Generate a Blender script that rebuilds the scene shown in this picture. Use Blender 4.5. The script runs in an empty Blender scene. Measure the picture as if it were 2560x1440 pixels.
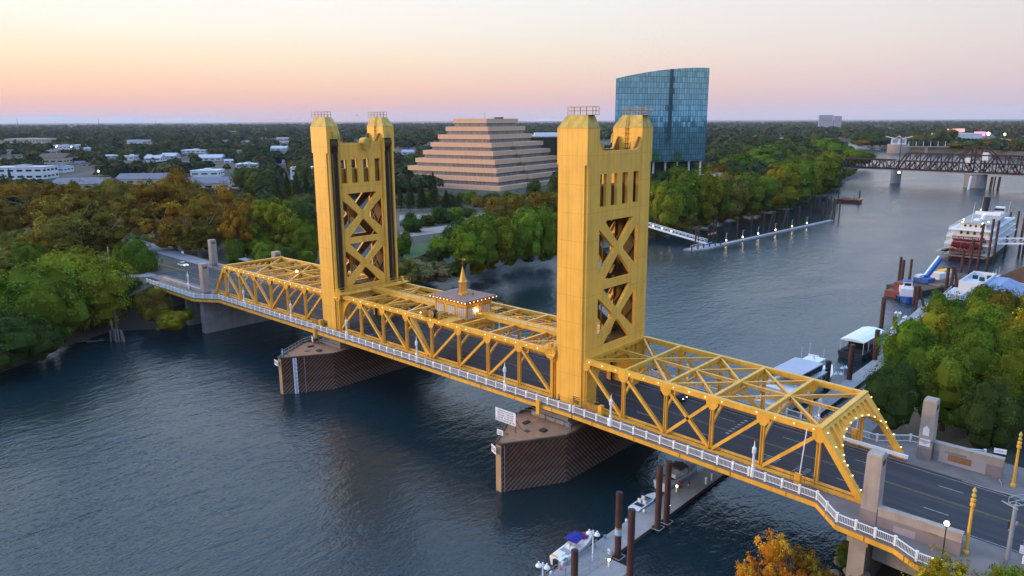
import bpy, math, random
import numpy as np
from mathutils import Vector, Matrix
from mathutils.geometry import tessellate_polygon

S = bpy.context.scene
COL = S.collection
R = math.radians

# ------------------------------------------------------------------ camera
CAM = Vector((110.06, -104.938, 59.231))
VF = Vector((-0.65881154, 0.71928852, -0.22043454))
VR = Vector((0.73803706, 0.67474813, -0.0040318))
VU = Vector((-0.14583777, 0.16534506, 0.97539344))
FPX = 1855.764
cam_d = bpy.data.cameras.new('camera')
cam_d.sensor_width = 36.0
cam_d.lens = FPX / 2560 * 36.0
cam_d.clip_start = 0.5
cam_d.clip_end = 60000
cam = bpy.data.objects.new('camera', cam_d)
COL.objects.link(cam)
m = Matrix((VR, VU, -VF)).transposed().to_4x4()
m.translation = CAM
cam.matrix_world = m
S.camera = cam

# ------------------------------------------------------------------ world, sun, exposure
SUN_EL, SUN_AZ = 8.0, Vector((-0.80, -0.60))         # afterglow: low in the west-south-west
wd = bpy.data.worlds.new('World')
S.world = wd
wd.use_nodes = True
wt = wd.node_tree
wt.nodes.clear()
W = wt.nodes.new
def wl(a, b): wt.links.new(a, b)
tc = W('ShaderNodeTexCoord')
sp = W('ShaderNodeSeparateXYZ'); wl(tc.outputs['Generated'], sp.inputs[0])
dt = W('ShaderNodeVectorMath'); dt.operation = 'DOT_PRODUCT'
wl(tc.outputs['Generated'], dt.inputs[0]); dt.inputs[1].default_value = (-0.953, -0.303, 0)
mr = W('ShaderNodeMapRange'); mr.inputs['From Min'].default_value = -0.35; mr.inputs['From Max'].default_value = 0.95
mr.interpolation_type = 'SMOOTHSTEP'
wl(dt.outputs['Value'], mr.inputs['Value'])
zm = W('ShaderNodeMapRange'); zm.inputs['From Min'].default_value = 0.0; zm.inputs['From Max'].default_value = 1.0
wl(sp.outputs['Z'], zm.inputs['Value'])
def ramp(stops):
    r = W('ShaderNodeValToRGB'); cr = r.color_ramp
    cr.interpolation = 'EASE' if False else 'LINEAR'
    while len(cr.elements) < len(stops): cr.elements.new(0.5)
    for e, (p, c) in zip(cr.elements, stops): e.position = p; e.color = (*c, 1)
    wl(zm.outputs['Result'], r.inputs['Fac'])
    return r
left = ramp([(0.0, (.70, .40, .42)), (0.018, (.90, .47, .36)), (0.04, (1.0, .60, .40)), (0.075, (1.0, .80, .57)),
             (0.11, (1.0, .92, .80)), (0.15, (1.0, .97, .93)), (0.30, (.74, .86, 1.0)), (1.0, (.36, .58, 1.0))])
right = ramp([(0.0, (.52, .47, .58)), (0.018, (.60, .50, .60)), (0.045, (.70, .57, .62)), (0.085, (.76, .67, .68)),
              (0.15, (.76, .75, .78)), (0.20, (.52, .66, .90)), (0.36, (.34, .56, .95)), (1.0, (.30, .53, 1.0))])
mx = W('ShaderNodeMix'); mx.data_type = 'RGBA'
wl(mr.outputs['Result'], mx.inputs['Factor']); wl(right.outputs[0], mx.inputs['A']); wl(left.outputs[0], mx.inputs['B'])
sky = W('ShaderNodeTexSky'); sky.sky_type = 'NISHITA'; sky.sun_disc = False
sky.sun_elevation = R(1.5); sky.sun_rotation = math.atan2(SUN_AZ.x, SUN_AZ.y)
sc_ = W('ShaderNodeVectorMath'); sc_.operation = 'SCALE'; sc_.inputs['Scale'].default_value = 0.05
wl(sky.outputs[0], sc_.inputs[0])
ad = W('ShaderNodeVectorMath'); ad.operation = 'ADD'
g_ = W('ShaderNodeVectorMath'); g_.operation = 'SCALE'; wl(mx.outputs['Result'], g_.inputs[0])
zb2 = W('ShaderNodeMapRange'); zb2.inputs['From Min'].default_value = 0.16; zb2.inputs['From Max'].default_value = 0.45
zb2.inputs['To Min'].default_value = 1.0; zb2.inputs['To Max'].default_value = 2.15
wl(sp.outputs['Z'], zb2.inputs['Value']); wl(zb2.outputs['Result'], g_.inputs['Scale'])
wl(g_.outputs[0], ad.inputs[0]); wl(sc_.outputs[0], ad.inputs[1])
ed = W('ShaderNodeMapRange'); ed.inputs['From Min'].default_value = -0.9; ed.inputs['From Max'].default_value = 0.0
ed.inputs['To Min'].default_value = 0.78; ed.inputs['To Max'].default_value = 1.0      # the east is darker after sunset
wl(dt.outputs['Value'], ed.inputs['Value'])
es = W('ShaderNodeVectorMath'); es.operation = 'SCALE'
wl(ad.outputs[0], es.inputs[0]); wl(ed.outputs['Result'], es.inputs['Scale'])
bg = W('ShaderNodeBackground'); bg.inputs['Strength'].default_value = 1.0
wl(es.outputs[0], bg.inputs['Color'])
wo = W('ShaderNodeOutputWorld'); wl(bg.outputs[0], wo.inputs['Surface'])

sun_d = bpy.data.lights.new('sun', 'SUN')
sun_d.energy = 3.6; sun_d.angle = R(30); sun_d.color = (1.0, .64, .30)
sun = bpy.data.objects.new('sun', sun_d); COL.objects.link(sun)
sv = Vector((SUN_AZ.x * math.cos(R(SUN_EL)), SUN_AZ.y * math.cos(R(SUN_EL)), math.sin(R(SUN_EL))))
sun.rotation_euler = sv.to_track_quat('Z', 'Y').to_euler()

S.view_settings.view_transform = 'Standard'; S.view_settings.look = 'None'
S.view_settings.exposure = 0.0; S.view_settings.gamma = 1.0
S.cycles.use_denoising = True
S.cycles.max_bounces = 8; S.cycles.diffuse_bounces = 3; S.cycles.glossy_bounces = 3
S.cycles.transmission_bounces = 3; S.cycles.transparent_max_bounces = 6; S.cycles.volume_bounces = 0
S.cycles.sample_clamp_indirect = 4.0

# ------------------------------------------------------------------ helpers
def ray(u, v): return VF + VR * ((u - 1280) / FPX) - VU * ((v - 720) / FPX)
def at(u, v, z=0.0):
    d = ray(u, v); return CAM + d * ((z - CAM.z) / d.z)
def at_dist(u, v, t): return CAM + ray(u, v) * t
def top_z(p, v):
    """height at which a thing standing at p reaches photo line v"""
    lo, hi = -5.0, 250.0
    for _ in range(40):
        mid = (lo + hi) / 2
        w = Vector((p[0], p[1], mid)) - CAM
        y = 720 - FPX * w.dot(VU) / w.dot(VF)
        if y > v: lo = mid
        else: hi = mid
    return lo
def scale_at(p): return FPX / (Vector(p) - CAM).dot(VF)

def tag(o, label=None, cat=None, group=None, kind=None):
    if label: o['label'] = label
    if cat: o['category'] = cat
    if group: o['group'] = group
    if kind: o['kind'] = kind
    return o
def thing(name, label, cat, loc=(0, 0, 0), rz=0.0, group=None):
    o = bpy.data.objects.new(name, None); COL.objects.link(o)
    o.empty_display_size = 0.5
    o.location = loc; o.rotation_euler = (0, 0, rz)
    return tag(o, label, cat, group)
def kids(o): return [c for c in bpy.data.objects if c.parent == o]
def dup(root, loc, rz=0.0, label=None, group=None, scale=None, tree=None):
    tree = tree or [(c, [g for g in c.children]) for c in root.children]
    r = root.copy(); COL.objects.link(r); r.location = loc; r.rotation_euler = (0, 0, rz)
    if scale is not None: r.scale = scale
    if label: r['label'] = label
    if group: r['group'] = group
    for c0, gs in tree:
        c = c0.copy(); COL.objects.link(c); c.parent = r
        for g0 in gs:
            g = g0.copy(); COL.objects.link(g); g.parent = c
    return r
def part_copy(o, parent, loc=(0, 0, 0)):
    c = o.copy(); COL.objects.link(c); c.parent = parent; c.location = loc
    return c

class MB:
    def __init__(s): s.v = []; s.f = []; s.uv = {}; s.mi = []; s.cur = 0
    def quad(s, pts, uv=None):
        n = len(s.v); s.v += [tuple(p) for p in pts]
        s.f.append(tuple(range(n, n + len(pts)))); s.mi.append(s.cur)
        if uv: s.uv[len(s.f) - 1] = uv
    def box(s, x0, x1, y0, y1, z0, z1):
        n = len(s.v)
        s.v += [(x0, y0, z0), (x1, y0, z0), (x1, y1, z0), (x0, y1, z0), (x0, y0, z1), (x1, y0, z1), (x1, y1, z1), (x0, y1, z1)]
        for q in ((0, 3, 2, 1), (4, 5, 6, 7), (0, 1, 5, 4), (1, 2, 6, 5), (2, 3, 7, 6), (3, 0, 4, 7)):
            s.f.append(tuple(n + i for i in q)); s.mi.append(s.cur)
    def beam(s, p, q, w, h, up=(0, 0, 1)):
        p, q = Vector(p), Vector(q); d = (q - p)
        if d.length < 1e-6: return
        d.normalize(); u = Vector(up); sd = d.cross(u)
        if sd.length < 1e-4: sd = d.cross(Vector((1, 0, 0)))
        sd.normalize(); u = sd.cross(d).normalized()
        a, b = sd * (w / 2), u * (h / 2); n = len(s.v)
        for c in (p, q):
            s.v += [tuple(c - a - b), tuple(c + a - b), tuple(c + a + b), tuple(c - a + b)]
        for k in ((0, 3, 2, 1), (4, 5, 6, 7), (0, 1, 5, 4), (1, 2, 6, 5), (2, 3, 7, 6), (3, 0, 4, 7)):
            s.f.append(tuple(n + i for i in k)); s.mi.append(s.cur)
    def path(s, pts, w, h, up=(0, 0, 1)):
        for a, b in zip(pts[:-1], pts[1:]): s.beam(a, b, w, h, up)
    def tube(s, p, q, r0, r1=None, n=8, caps=True):
        r1 = r0 if r1 is None else r1
        p, q = Vector(p), Vector(q); d = (q - p).normalized()
        a = d.cross(Vector((0, 0, 1)) if abs(d.z) < .9 else Vector((1, 0, 0))).normalized(); b = d.cross(a)
        k = len(s.v)
        for c, r in ((p, r0), (q, r1)):
            for i in range(n):
                t = 2 * math.pi * i / n; s.v.append(tuple(c + a * (r * math.cos(t)) + b * (r * math.sin(t))))
        for i in range(n):
            j = (i + 1) % n; s.f.append((k + i, k + n + i, k + n + j, k + j)); s.mi.append(s.cur)
        if caps:
            s.f.append(tuple(k + i for i in range(n))); s.mi.append(s.cur)
            s.f.append(tuple(k + n + i for i in reversed(range(n)))); s.mi.append(s.cur)
    def lathe(s, prof, c=(0, 0, 0), n=10):
        k = len(s.v)
        for r, z in prof:
            for i in range(n):
                t = 2 * math.pi * i / n; s.v.append((c[0] + r * math.cos(t), c[1] + r * math.sin(t), c[2] + z))
        for a in range(len(prof) - 1):
            for i in range(n):
                j = (i + 1) % n
                s.f.append((k + a * n + i, k + a * n + j, k + (a + 1) * n + j, k + (a + 1) * n + i)); s.mi.append(s.cur)
        s.f.append(tuple(k + i for i in reversed(range(n)))); s.mi.append(s.cur)
        s.f.append(tuple(k + (len(prof) - 1) * n + i for i in range(n))); s.mi.append(s.cur)
    def prism(s, poly, z0, z1):
        n = len(poly); k = len(s.v)
        s.v += [(x, y, z0) for x, y in poly] + [(x, y, z1) for x, y in poly]
        s.f.append(tuple(k + i for i in reversed(range(n)))); s.mi.append(s.cur)
        s.f.append(tuple(k + n + i for i in range(n))); s.mi.append(s.cur)
        for i in range(n):
            j = (i + 1) % n; s.f.append((k + i, k + j, k + n + j, k + n + i)); s.mi.append(s.cur)
    def loft(s, rings, closed=True, caps=True):
        k = len(s.v); n = len(rings[0])
        for r in rings: s.v += [tuple(p) for p in r]
        for a in range(len(rings) - 1):
            for i in range(n if closed else n - 1):
                j = (i + 1) % n
                s.f.append((k + a * n + i, k + a * n + j, k + (a + 1) * n + j, k + (a + 1) * n + i)); s.mi.append(s.cur)
        if caps:
            s.f.append(tuple(k + i for i in reversed(range(n)))); s.mi.append(s.cur)
            s.f.append(tuple(k + (len(rings) - 1) * n + i for i in range(n))); s.mi.append(s.cur)
    def plate(s, outline, holes, th, M, mf=0, mb=0):
        """flat plate with holes: outline in (a, b), thickness th along the third axis of M"""
        loops = [list(outline)] + [list(h) for h in holes]
        tri = tessellate_polygon([[Vector((x, y, 0)) for x, y in l] for l in loops])
        flat = [p for l in loops for p in l]; n = len(flat); k = len(s.v)
        s.v += [tuple(M @ Vector((x, y, -th / 2))) for x, y in flat] + [tuple(M @ Vector((x, y, th / 2))) for x, y in flat]
        for t in tri:
            a, b, c = t
            ar = (flat[b][0] - flat[a][0]) * (flat[c][1] - flat[a][1]) - (flat[b][1] - flat[a][1]) * (flat[c][0] - flat[a][0])
            if ar < 0: b, c = c, b
            s.f.append((k + n + a, k + n + b, k + n + c)); s.mi.append(s.cur or mf)
            s.f.append((k + a, k + c, k + b)); s.mi.append(s.cur or mb)
        o = 0
        for l in loops:
            for i in range(len(l)):
                j = (i + 1) % len(l); s.f.append((k + o + i, k + o + j, k + n + o + j, k + n + o + i)); s.mi.append(s.cur)
            o += len(l)
    def mesh(s, name, mats):
        me = bpy.data.meshes.new(name); me.from_pydata(s.v, [], s.f)
        for mt in (mats if isinstance(mats, (list, tuple)) else [mats]): me.materials.append(mt)
        if any(s.mi): me.polygons.foreach_set('material_index', s.mi)
        if s.uv:
            ul = me.uv_layers.new(name='UVMap')
            for fi, uv in s.uv.items():
                for li, c in zip(me.polygons[fi].loop_indices, uv): ul.data[li].uv = c
        me.update(); return me
    def build(s, name, mats, parent=None, smooth=False):
        me = s.mesh(name, mats)
        if smooth:
            me.polygons.foreach_set('use_smooth', [True] * len(me.polygons))
            try: me.set_sharp_from_angle(angle=R(40))
            except Exception: pass
        o = bpy.data.objects.new(name, me); COL.objects.link(o)
        if parent: o.parent = parent
        return o

def text_obj(txt, size, mat, parent, M, name='lettering', ext=0.01, spacing=1.0, align='CENTER'):
    cu = bpy.data.curves.new(name, 'FONT'); cu.body = txt; cu.size = size; cu.extrude = ext
    cu.align_x = align; cu.align_y = 'CENTER'; cu.space_line = spacing; cu.resolution_u = 2
    tmp = bpy.data.objects.new('tmp_text', cu); COL.objects.link(tmp)
    me = bpy.data.meshes.new_from_object(tmp.evaluated_get(bpy.context.evaluated_depsgraph_get()))
    bpy.data.objects.remove(tmp); bpy.data.curves.remove(cu)
    me.name = name; me.materials.clear(); me.materials.append(mat); me.transform(M)
    o = bpy.data.objects.new(name, me); COL.objects.link(o)
    if parent: o.parent = parent
    return o

# ------------------------------------------------------------------ materials
def mat(name, col, rough=0.6, metal=0.0, var=0.0, vscale=0.5, vcol=None, streak=0.0, bump=0.0, bscale=8.0, spec=0.5, emit=None, estr=0.0, objvar=0.0):
    mt = bpy.data.materials.new(name); mt.use_nodes = True
    nt = mt.node_tree; N = nt.nodes; L = nt.links; b = N['Principled BSDF']
    b.inputs['Base Color'].default_value = (*col, 1); b.inputs['Roughness'].default_value = rough
    b.inputs['Metallic'].default_value = metal; b.inputs['Specular IOR Level'].default_value = spec
    if emit: b.inputs['Emission Color'].default_value = (*emit, 1); b.inputs['Emission Strength'].default_value = estr
    src = None
    geo = N.new('ShaderNodeNewGeometry')
    if var or vcol:
        no = N.new('ShaderNodeTexNoise'); no.inputs['Scale'].default_value = vscale; no.inputs['Detail'].default_value = 5
        L.new(geo.outputs['Position'], no.inputs['Vector'])
        rp = N.new('ShaderNodeMapRange'); rp.inputs['From Min'].default_value = .32; rp.inputs['From Max'].default_value = .68
        L.new(no.outputs['Fac'], rp.inputs['Value'])
        mi = N.new('ShaderNodeMix'); mi.data_type = 'RGBA'
        c2 = vcol or tuple(c * (1 - var) for c in col)
        mi.inputs['A'].default_value = (*col, 1); mi.inputs['B'].default_value = (*c2, 1)
        L.new(rp.outputs['Result'], mi.inputs['Factor']); src = mi.outputs['Result']
    if streak:
        mp = N.new('ShaderNodeMapping'); mp.inputs['Scale'].default_value = (1.3, 1.3, .07)
        L.new(geo.outputs['Position'], mp.inputs['Vector'])
        no = N.new('ShaderNodeTexNoise'); no.inputs['Scale'].default_value = 1.0; no.inputs['Detail'].default_value = 6
        L.new(mp.outputs[0], no.inputs['Vector'])
        rp = N.new('ShaderNodeMapRange'); rp.inputs['From Min'].default_value = .48; rp.inputs['From Max'].default_value = .74
        rp.inputs['To Max'].default_value = streak
        L.new(no.outputs['Fac'], rp.inputs['Value'])
        mi = N.new('ShaderNodeMix'); mi.data_type = 'RGBA'
        if src: L.new(src, mi.inputs['A'])
        else: mi.inputs['A'].default_value = (*col, 1)
        mi.inputs['B'].default_value = (*[c * .38 for c in col], 1)
        L.new(rp.outputs['Result'], mi.inputs['Factor']); src = mi.outputs['Result']
    if objvar:
        oi = N.new('ShaderNodeObjectInfo'); hs = N.new('ShaderNodeHueSaturation')
        mr_ = N.new('ShaderNodeMapRange'); mr_.inputs['To Min'].default_value = 1 - objvar; mr_.inputs['To Max'].default_value = 1 + objvar
        L.new(oi.outputs['Random'], mr_.inputs['Value']); L.new(mr_.outputs['Result'], hs.inputs['Value'])
        if src: L.new(src, hs.inputs['Color'])
        else: hs.inputs['Color'].default_value = (*col, 1)
        src = hs.outputs['Color']
    if src: L.new(src, b.inputs['Base Color'])
    if bump:
        no = N.new('ShaderNodeTexNoise'); no.inputs['Scale'].default_value = bscale; no.inputs['Detail'].default_value = 4
        L.new(geo.outputs['Position'], no.inputs['Vector'])
        bp = N.new('ShaderNodeBump'); bp.inputs['Strength'].default_value = bump; bp.inputs['Distance'].default_value = .1
        L.new(no.outputs['Fac'], bp.inputs['Height']); L.new(bp.outputs[0], b.inputs['Normal'])
    return mt

def seam_gold(name, col, dx, dz):
    """painted steel plate with fine plate seams every dx (along y and x) and dz, plus rust-brown runs"""
    mt = mat(name, col, .50, 0, .14, .3, None, .34, .02, 3.0)
    nt = mt.node_tree; N = nt.nodes; L = nt.links; b = N['Principled BSDF']
    src = b.inputs['Base Color'].links[0].from_socket
    geo = N.new('ShaderNodeNewGeometry'); s3 = N.new('ShaderNodeSeparateXYZ'); L.new(geo.outputs['Position'], s3.inputs[0])
    fac = None
    for ax, per, off in (('X', dx, .72), ('Y', dx, .1), ('Z', dz, 1.55)):
        a = N.new('ShaderNodeMath'); a.operation = 'ADD'; a.inputs[1].default_value = off; L.new(s3.outputs[ax], a.inputs[0])
        pp = N.new('ShaderNodeMath'); pp.operation = 'PINGPONG'; pp.inputs[1].default_value = per / 2; L.new(a.outputs[0], pp.inputs[0])
        ls = N.new('ShaderNodeMath'); ls.operation = 'LESS_THAN'; ls.inputs[1].default_value = .035; L.new(pp.outputs[0], ls.inputs[0])
        if fac is None: fac = ls.outputs[0]
        else:
            mxn = N.new('ShaderNodeMath'); mxn.operation = 'MAXIMUM'; L.new(fac, mxn.inputs[0]); L.new(ls.outputs[0], mxn.inputs[1]); fac = mxn.outputs[0]
    ml = N.new('ShaderNodeMath'); ml.operation = 'MULTIPLY'; ml.inputs[1].default_value = .42; L.new(fac, ml.inputs[0])
    mi = N.new('ShaderNodeMix'); mi.data_type = 'RGBA'; L.new(ml.outputs[0], mi.inputs['Factor']); L.new(src, mi.inputs['A'])
    mi.inputs['B'].default_value = (*[c * .35 for c in col], 1); L.new(mi.outputs['Result'], b.inputs['Base Color'])
    return mt

M = {}
M['gold'] = mat('gold_paint', (.84, .425, .045), .45, 0, .2, .5, None, .35, .02, 3)
M['gold_plate'] = seam_gold('gold_plate', (.90, .47, .062), 2.03, 4.6)
M['gold_cap'] = mat('gold_weathered', (.60, .40, .065), .6, 0, .3, .8, None, .7, .03, 3)
M['gold_shaded'] = mat('gold_shaded', (.16, .075, .012), .7, 0, .5, .6, None, .6)  # grimy gold, darkened further to hold the shade inside the towers
M['gold_dirty'] = mat('gold_dirty', (.46, .23, .032), .6, 0, .45, .6, None, .8, .03, 3)
M['slot'] = mat('greased_steel', (.035, .022, .014), .7, 0, .4, .6, (.10, .06, .02))
M['rope'] = mat('steel_rope', (.03, .025, .02), .6)
M['bulb'] = mat('bulb_glass', (1, .8, .5), .4, emit=(1, .64, .28), estr=4.0)
M['flood'] = mat('flood_lamp', (1, .8, .5), .4, emit=(1, .60, .22), estr=26.0)
M['globe'] = mat('globe_lamp', (1, .8, .5), .4, emit=(1, .68, .34), estr=14.0)
M['post_glow'] = mat('post_light', (1, .8, .5), .4, emit=(1, .72, .34), estr=2.6)
M['white'] = mat('white_paint', (.78, .78, .78), .45, 0, .12, 1.2)
M['concrete'] = mat('tan_concrete', (.40, .325, .27), .85, 0, .25, .5, None, .35, .06, 5)
M['concrete_grey'] = mat('grey_concrete', (.30, .28, .27), .85, 0, .25, .5, None, .4, .06, 5)
M['mauve'] = mat('mauve_patch_paint', (.25, .19, .18), .85, 0, .2, .7)
M['mauve_light'] = mat('pale_mauve_patch', (.36, .30, .30), .85, 0, .15, .7)
M['brown_patch'] = mat('brown_patch', (.26, .13, .055), .8, 0, .2, 1)
M['sidewalk'] = mat('sidewalk_concrete', (.20, .16, .14), .85, 0, .35, .3, None, 0, .03, 5)
M['pave'] = mat('plaza_paving', (.22, .20, .19), .85, 0, .3, .25)
M['kerb'] = mat('kerb_concrete', (.34, .32, .31), .8, 0, .35, .8)
M['steel_grey'] = mat('galvanised_steel', (.36, .37, .38), .5, .3, .2, 1)
M['dark_metal'] = mat('dark_metal', (.03, .033, .035), .5, .2)
M['rust_pile'] = mat('rusted_pile_steel', (.050, .018, .014), .75, .1, .5, .5, (.095, .038, .026), .3, .05, 6)
M['dock'] = mat('dock_concrete', (.33, .31, .30), .85, 0, .28, .35, None, 0, .04, 5)
M['dock_side'] = mat('dock_timber_side', (.10, .065, .045), .85, 0, .4, 1)
M['glass'] = mat('dark_window', (.02, .025, .03), .12, 0)
M['roof_house'] = mat('operator_roof', (.27, .165, .125), .85, 0, .2, .5)
M['curtain'] = mat('curtained_window', (.62, .58, .55), .4, 0, .2, 3)
M['black'] = mat('black_rubber', (.012, .012, .013), .6)
M['red'] = mat('red_paint', (.45, .03, .02), .5, 0, .2, 1)
M['navy'] = mat('navy_canvas', (.008, .010, .20), .75)
M['blue'] = mat('blue_paint', (.02, .09, .34), .4, 0, .2, 1)
M['cream'] = mat('cream_paint', (.72, .68, .60), .55, 0, .1, .4)
M['crimson'] = mat('crimson_paint', (.15, .004, .012), .5, 0, .25, 1)
M['funnel'] = mat('black_funnel', (.012, .016, .028), .5)
M['tan_roof'] = mat('tan_roof', (.36, .31, .27), .85, 0, .15, .2)
M['grey_roof'] = mat('pale_grey_roof', (.43, .43, .47), .7, 0, .12, .3)
M['blue_roof'] = mat('blue_grey_roof', (.20, .26, .40), .6, 0, .12, .3)
M['shingle'] = mat('grey_shingle', (.17, .17, .20), .9, 0, .3, .3)
M['brown_roof'] = mat('brown_shingle', (.10, .065, .045), .9, 0, .3, .6)
M['wall_white'] = mat('white_wall', (.66, .65, .66), .7, 0, .1, .2)
M['wall_tan'] = mat('tan_wall', (.50, .40, .31), .8, 0, .15, .2)
M['skin'] = mat('skin', (.30, .16, .10), .6)
M['skin_dark'] = mat('brown_skin', (.12, .06, .04), .6)
M['maroon_cloth'] = mat('maroon_cloth', (.10, .018, .015), .9)
M['blue_cloth'] = mat('pale_blue_cloth', (.36, .46, .60), .9)
M['dark_cloth'] = mat('dark_cloth', (.02, .022, .035), .9)
M['purple_cloth'] = mat('purple_cloth', (.19, .04, .20), .9)
M['red_cloth'] = mat('red_cloth', (.5, .03, .03), .9)
M['hair'] = mat('dark_hair', (.012, .009, .008), .7)
M['sign_white'] = mat('sign_white', (.74, .74, .78), .6)
M['sign_ink'] = mat('sign_ink', (.03, .03, .05), .7)
M['sign_blue'] = mat('sign_blue', (.02, .20, .50), .5)
M['sign_green'] = mat('sign_green', (.01, .38, .20), .5, emit=(.01, .55, .28), estr=.35)
M['green_light'] = mat('green_signal', (0, .8, .3), .4, emit=(.05, 1, .45), estr=8)
M['white_light'] = mat('white_lamp', (1, 1, 1), .4, emit=(1, .95, .9), estr=9)
M['red_light'] = mat('red_lamp', (1, .1, .05), .4, emit=(1, .12, .05), estr=4)
M['pink_screen'] = mat('pink_screen', (1, .3, .5), .4, emit=(1, .22, .40), estr=1.6)
M['orange_sign'] = mat('orange_lit_sign', (1, .4, .3), .4, emit=(1, .42, .34), estr=.8)
M['rail_rust'] = mat('rust_dark_steel', (.016, .008, .008), .7, .1, .5, .25, (.045, .014, .011))
M['barge_red'] = mat('barge_red', (.24, .045, .030), .7, 0, .4, .8, (.13, .035, .025))
M['bark'] = mat('bark', (.085, .06, .045), .9, 0, .4, 2)
M['bark_pale'] = mat('pale_bark', (.26, .21, .17), .9, 0, .45, 1.5)
M['rock'] = mat('rock', (.16, .13, .11), .9, 0, .4, .6, None, 0, .3, 2)
M['hazed_hill'] = mat('haze_pale_hill', (.55, .44, .38), .95)  # haze over the far hills is put into this pale base colour
M['timber'] = mat('weathered_timber', (.22, .18, .15), .9, 0, .4, 1)
# ================================================================== BRIDGE
PL = 7.96
W_ = 8.9                                    # truss planes at y = -8.9 and +8.9
def zdk(x):                                 # walkway level along the bridge
    if x > 38.75: return 11.49 - .0287 * (x - 38.75)
    if x < -38.25: return 11.49 - .005 * (-38.25 - x)
    return 11.49
def ztp(x): return (20.18 if abs(x) > 35 else 20.29) + zdk(x) - 11.49

bulb_me = None
def bulb(parent, loc, r=.13, mt='bulb', name='light_bulb'):
    global bulb_me
    if bulb_me is None:
        b = MB(); b.lathe([(.02, -1), (.7, -.7), (1, 0), (.7, .7), (.02, 1)], n=8); bulb_me = {}
        for k in ('bulb', 'flood', 'globe', 'white_light', 'green_light', 'red_light', 'post_glow'): bulb_me[k] = b.mesh('lamp_bulb', M[k])
    o = bpy.data.objects.new(name, bulb_me[mt]); COL.objects.link(o); o.parent = parent; o.location = loc; o.scale = (r, r, r)
    return o

def laced(b, p, q, w=.34, h=.42):
    """laced strut: two flanges joined by zigzag bars"""
    p, q = Vector(p), Vector(q); d = (q - p); L = d.length; d.normalize()
    for s in (-1, 1): b.beam(p + Vector((0, 0, s * h / 2)), q + Vector((0, 0, s * h / 2)), w, .07)
    n = max(4, int(L / .62)); sd = d.cross(Vector((0, 0, 1))).normalized() * (w / 2 - .03)
    for sg in (-1, 1):
        for i in range(n):
            a = p + d * (L * i / n); c = p + d * (L * (i + 1) / n)
            b.beam(a + sd * sg + Vector((0, 0, -h / 2)), c + sd * sg + Vector((0, 0, h / 2)), .05, .07)
            b.beam(a + sd * sg + Vector((0, 0, h / 2)), c + sd * sg + Vector((0, 0, -h / 2)), .05, .07)

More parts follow.
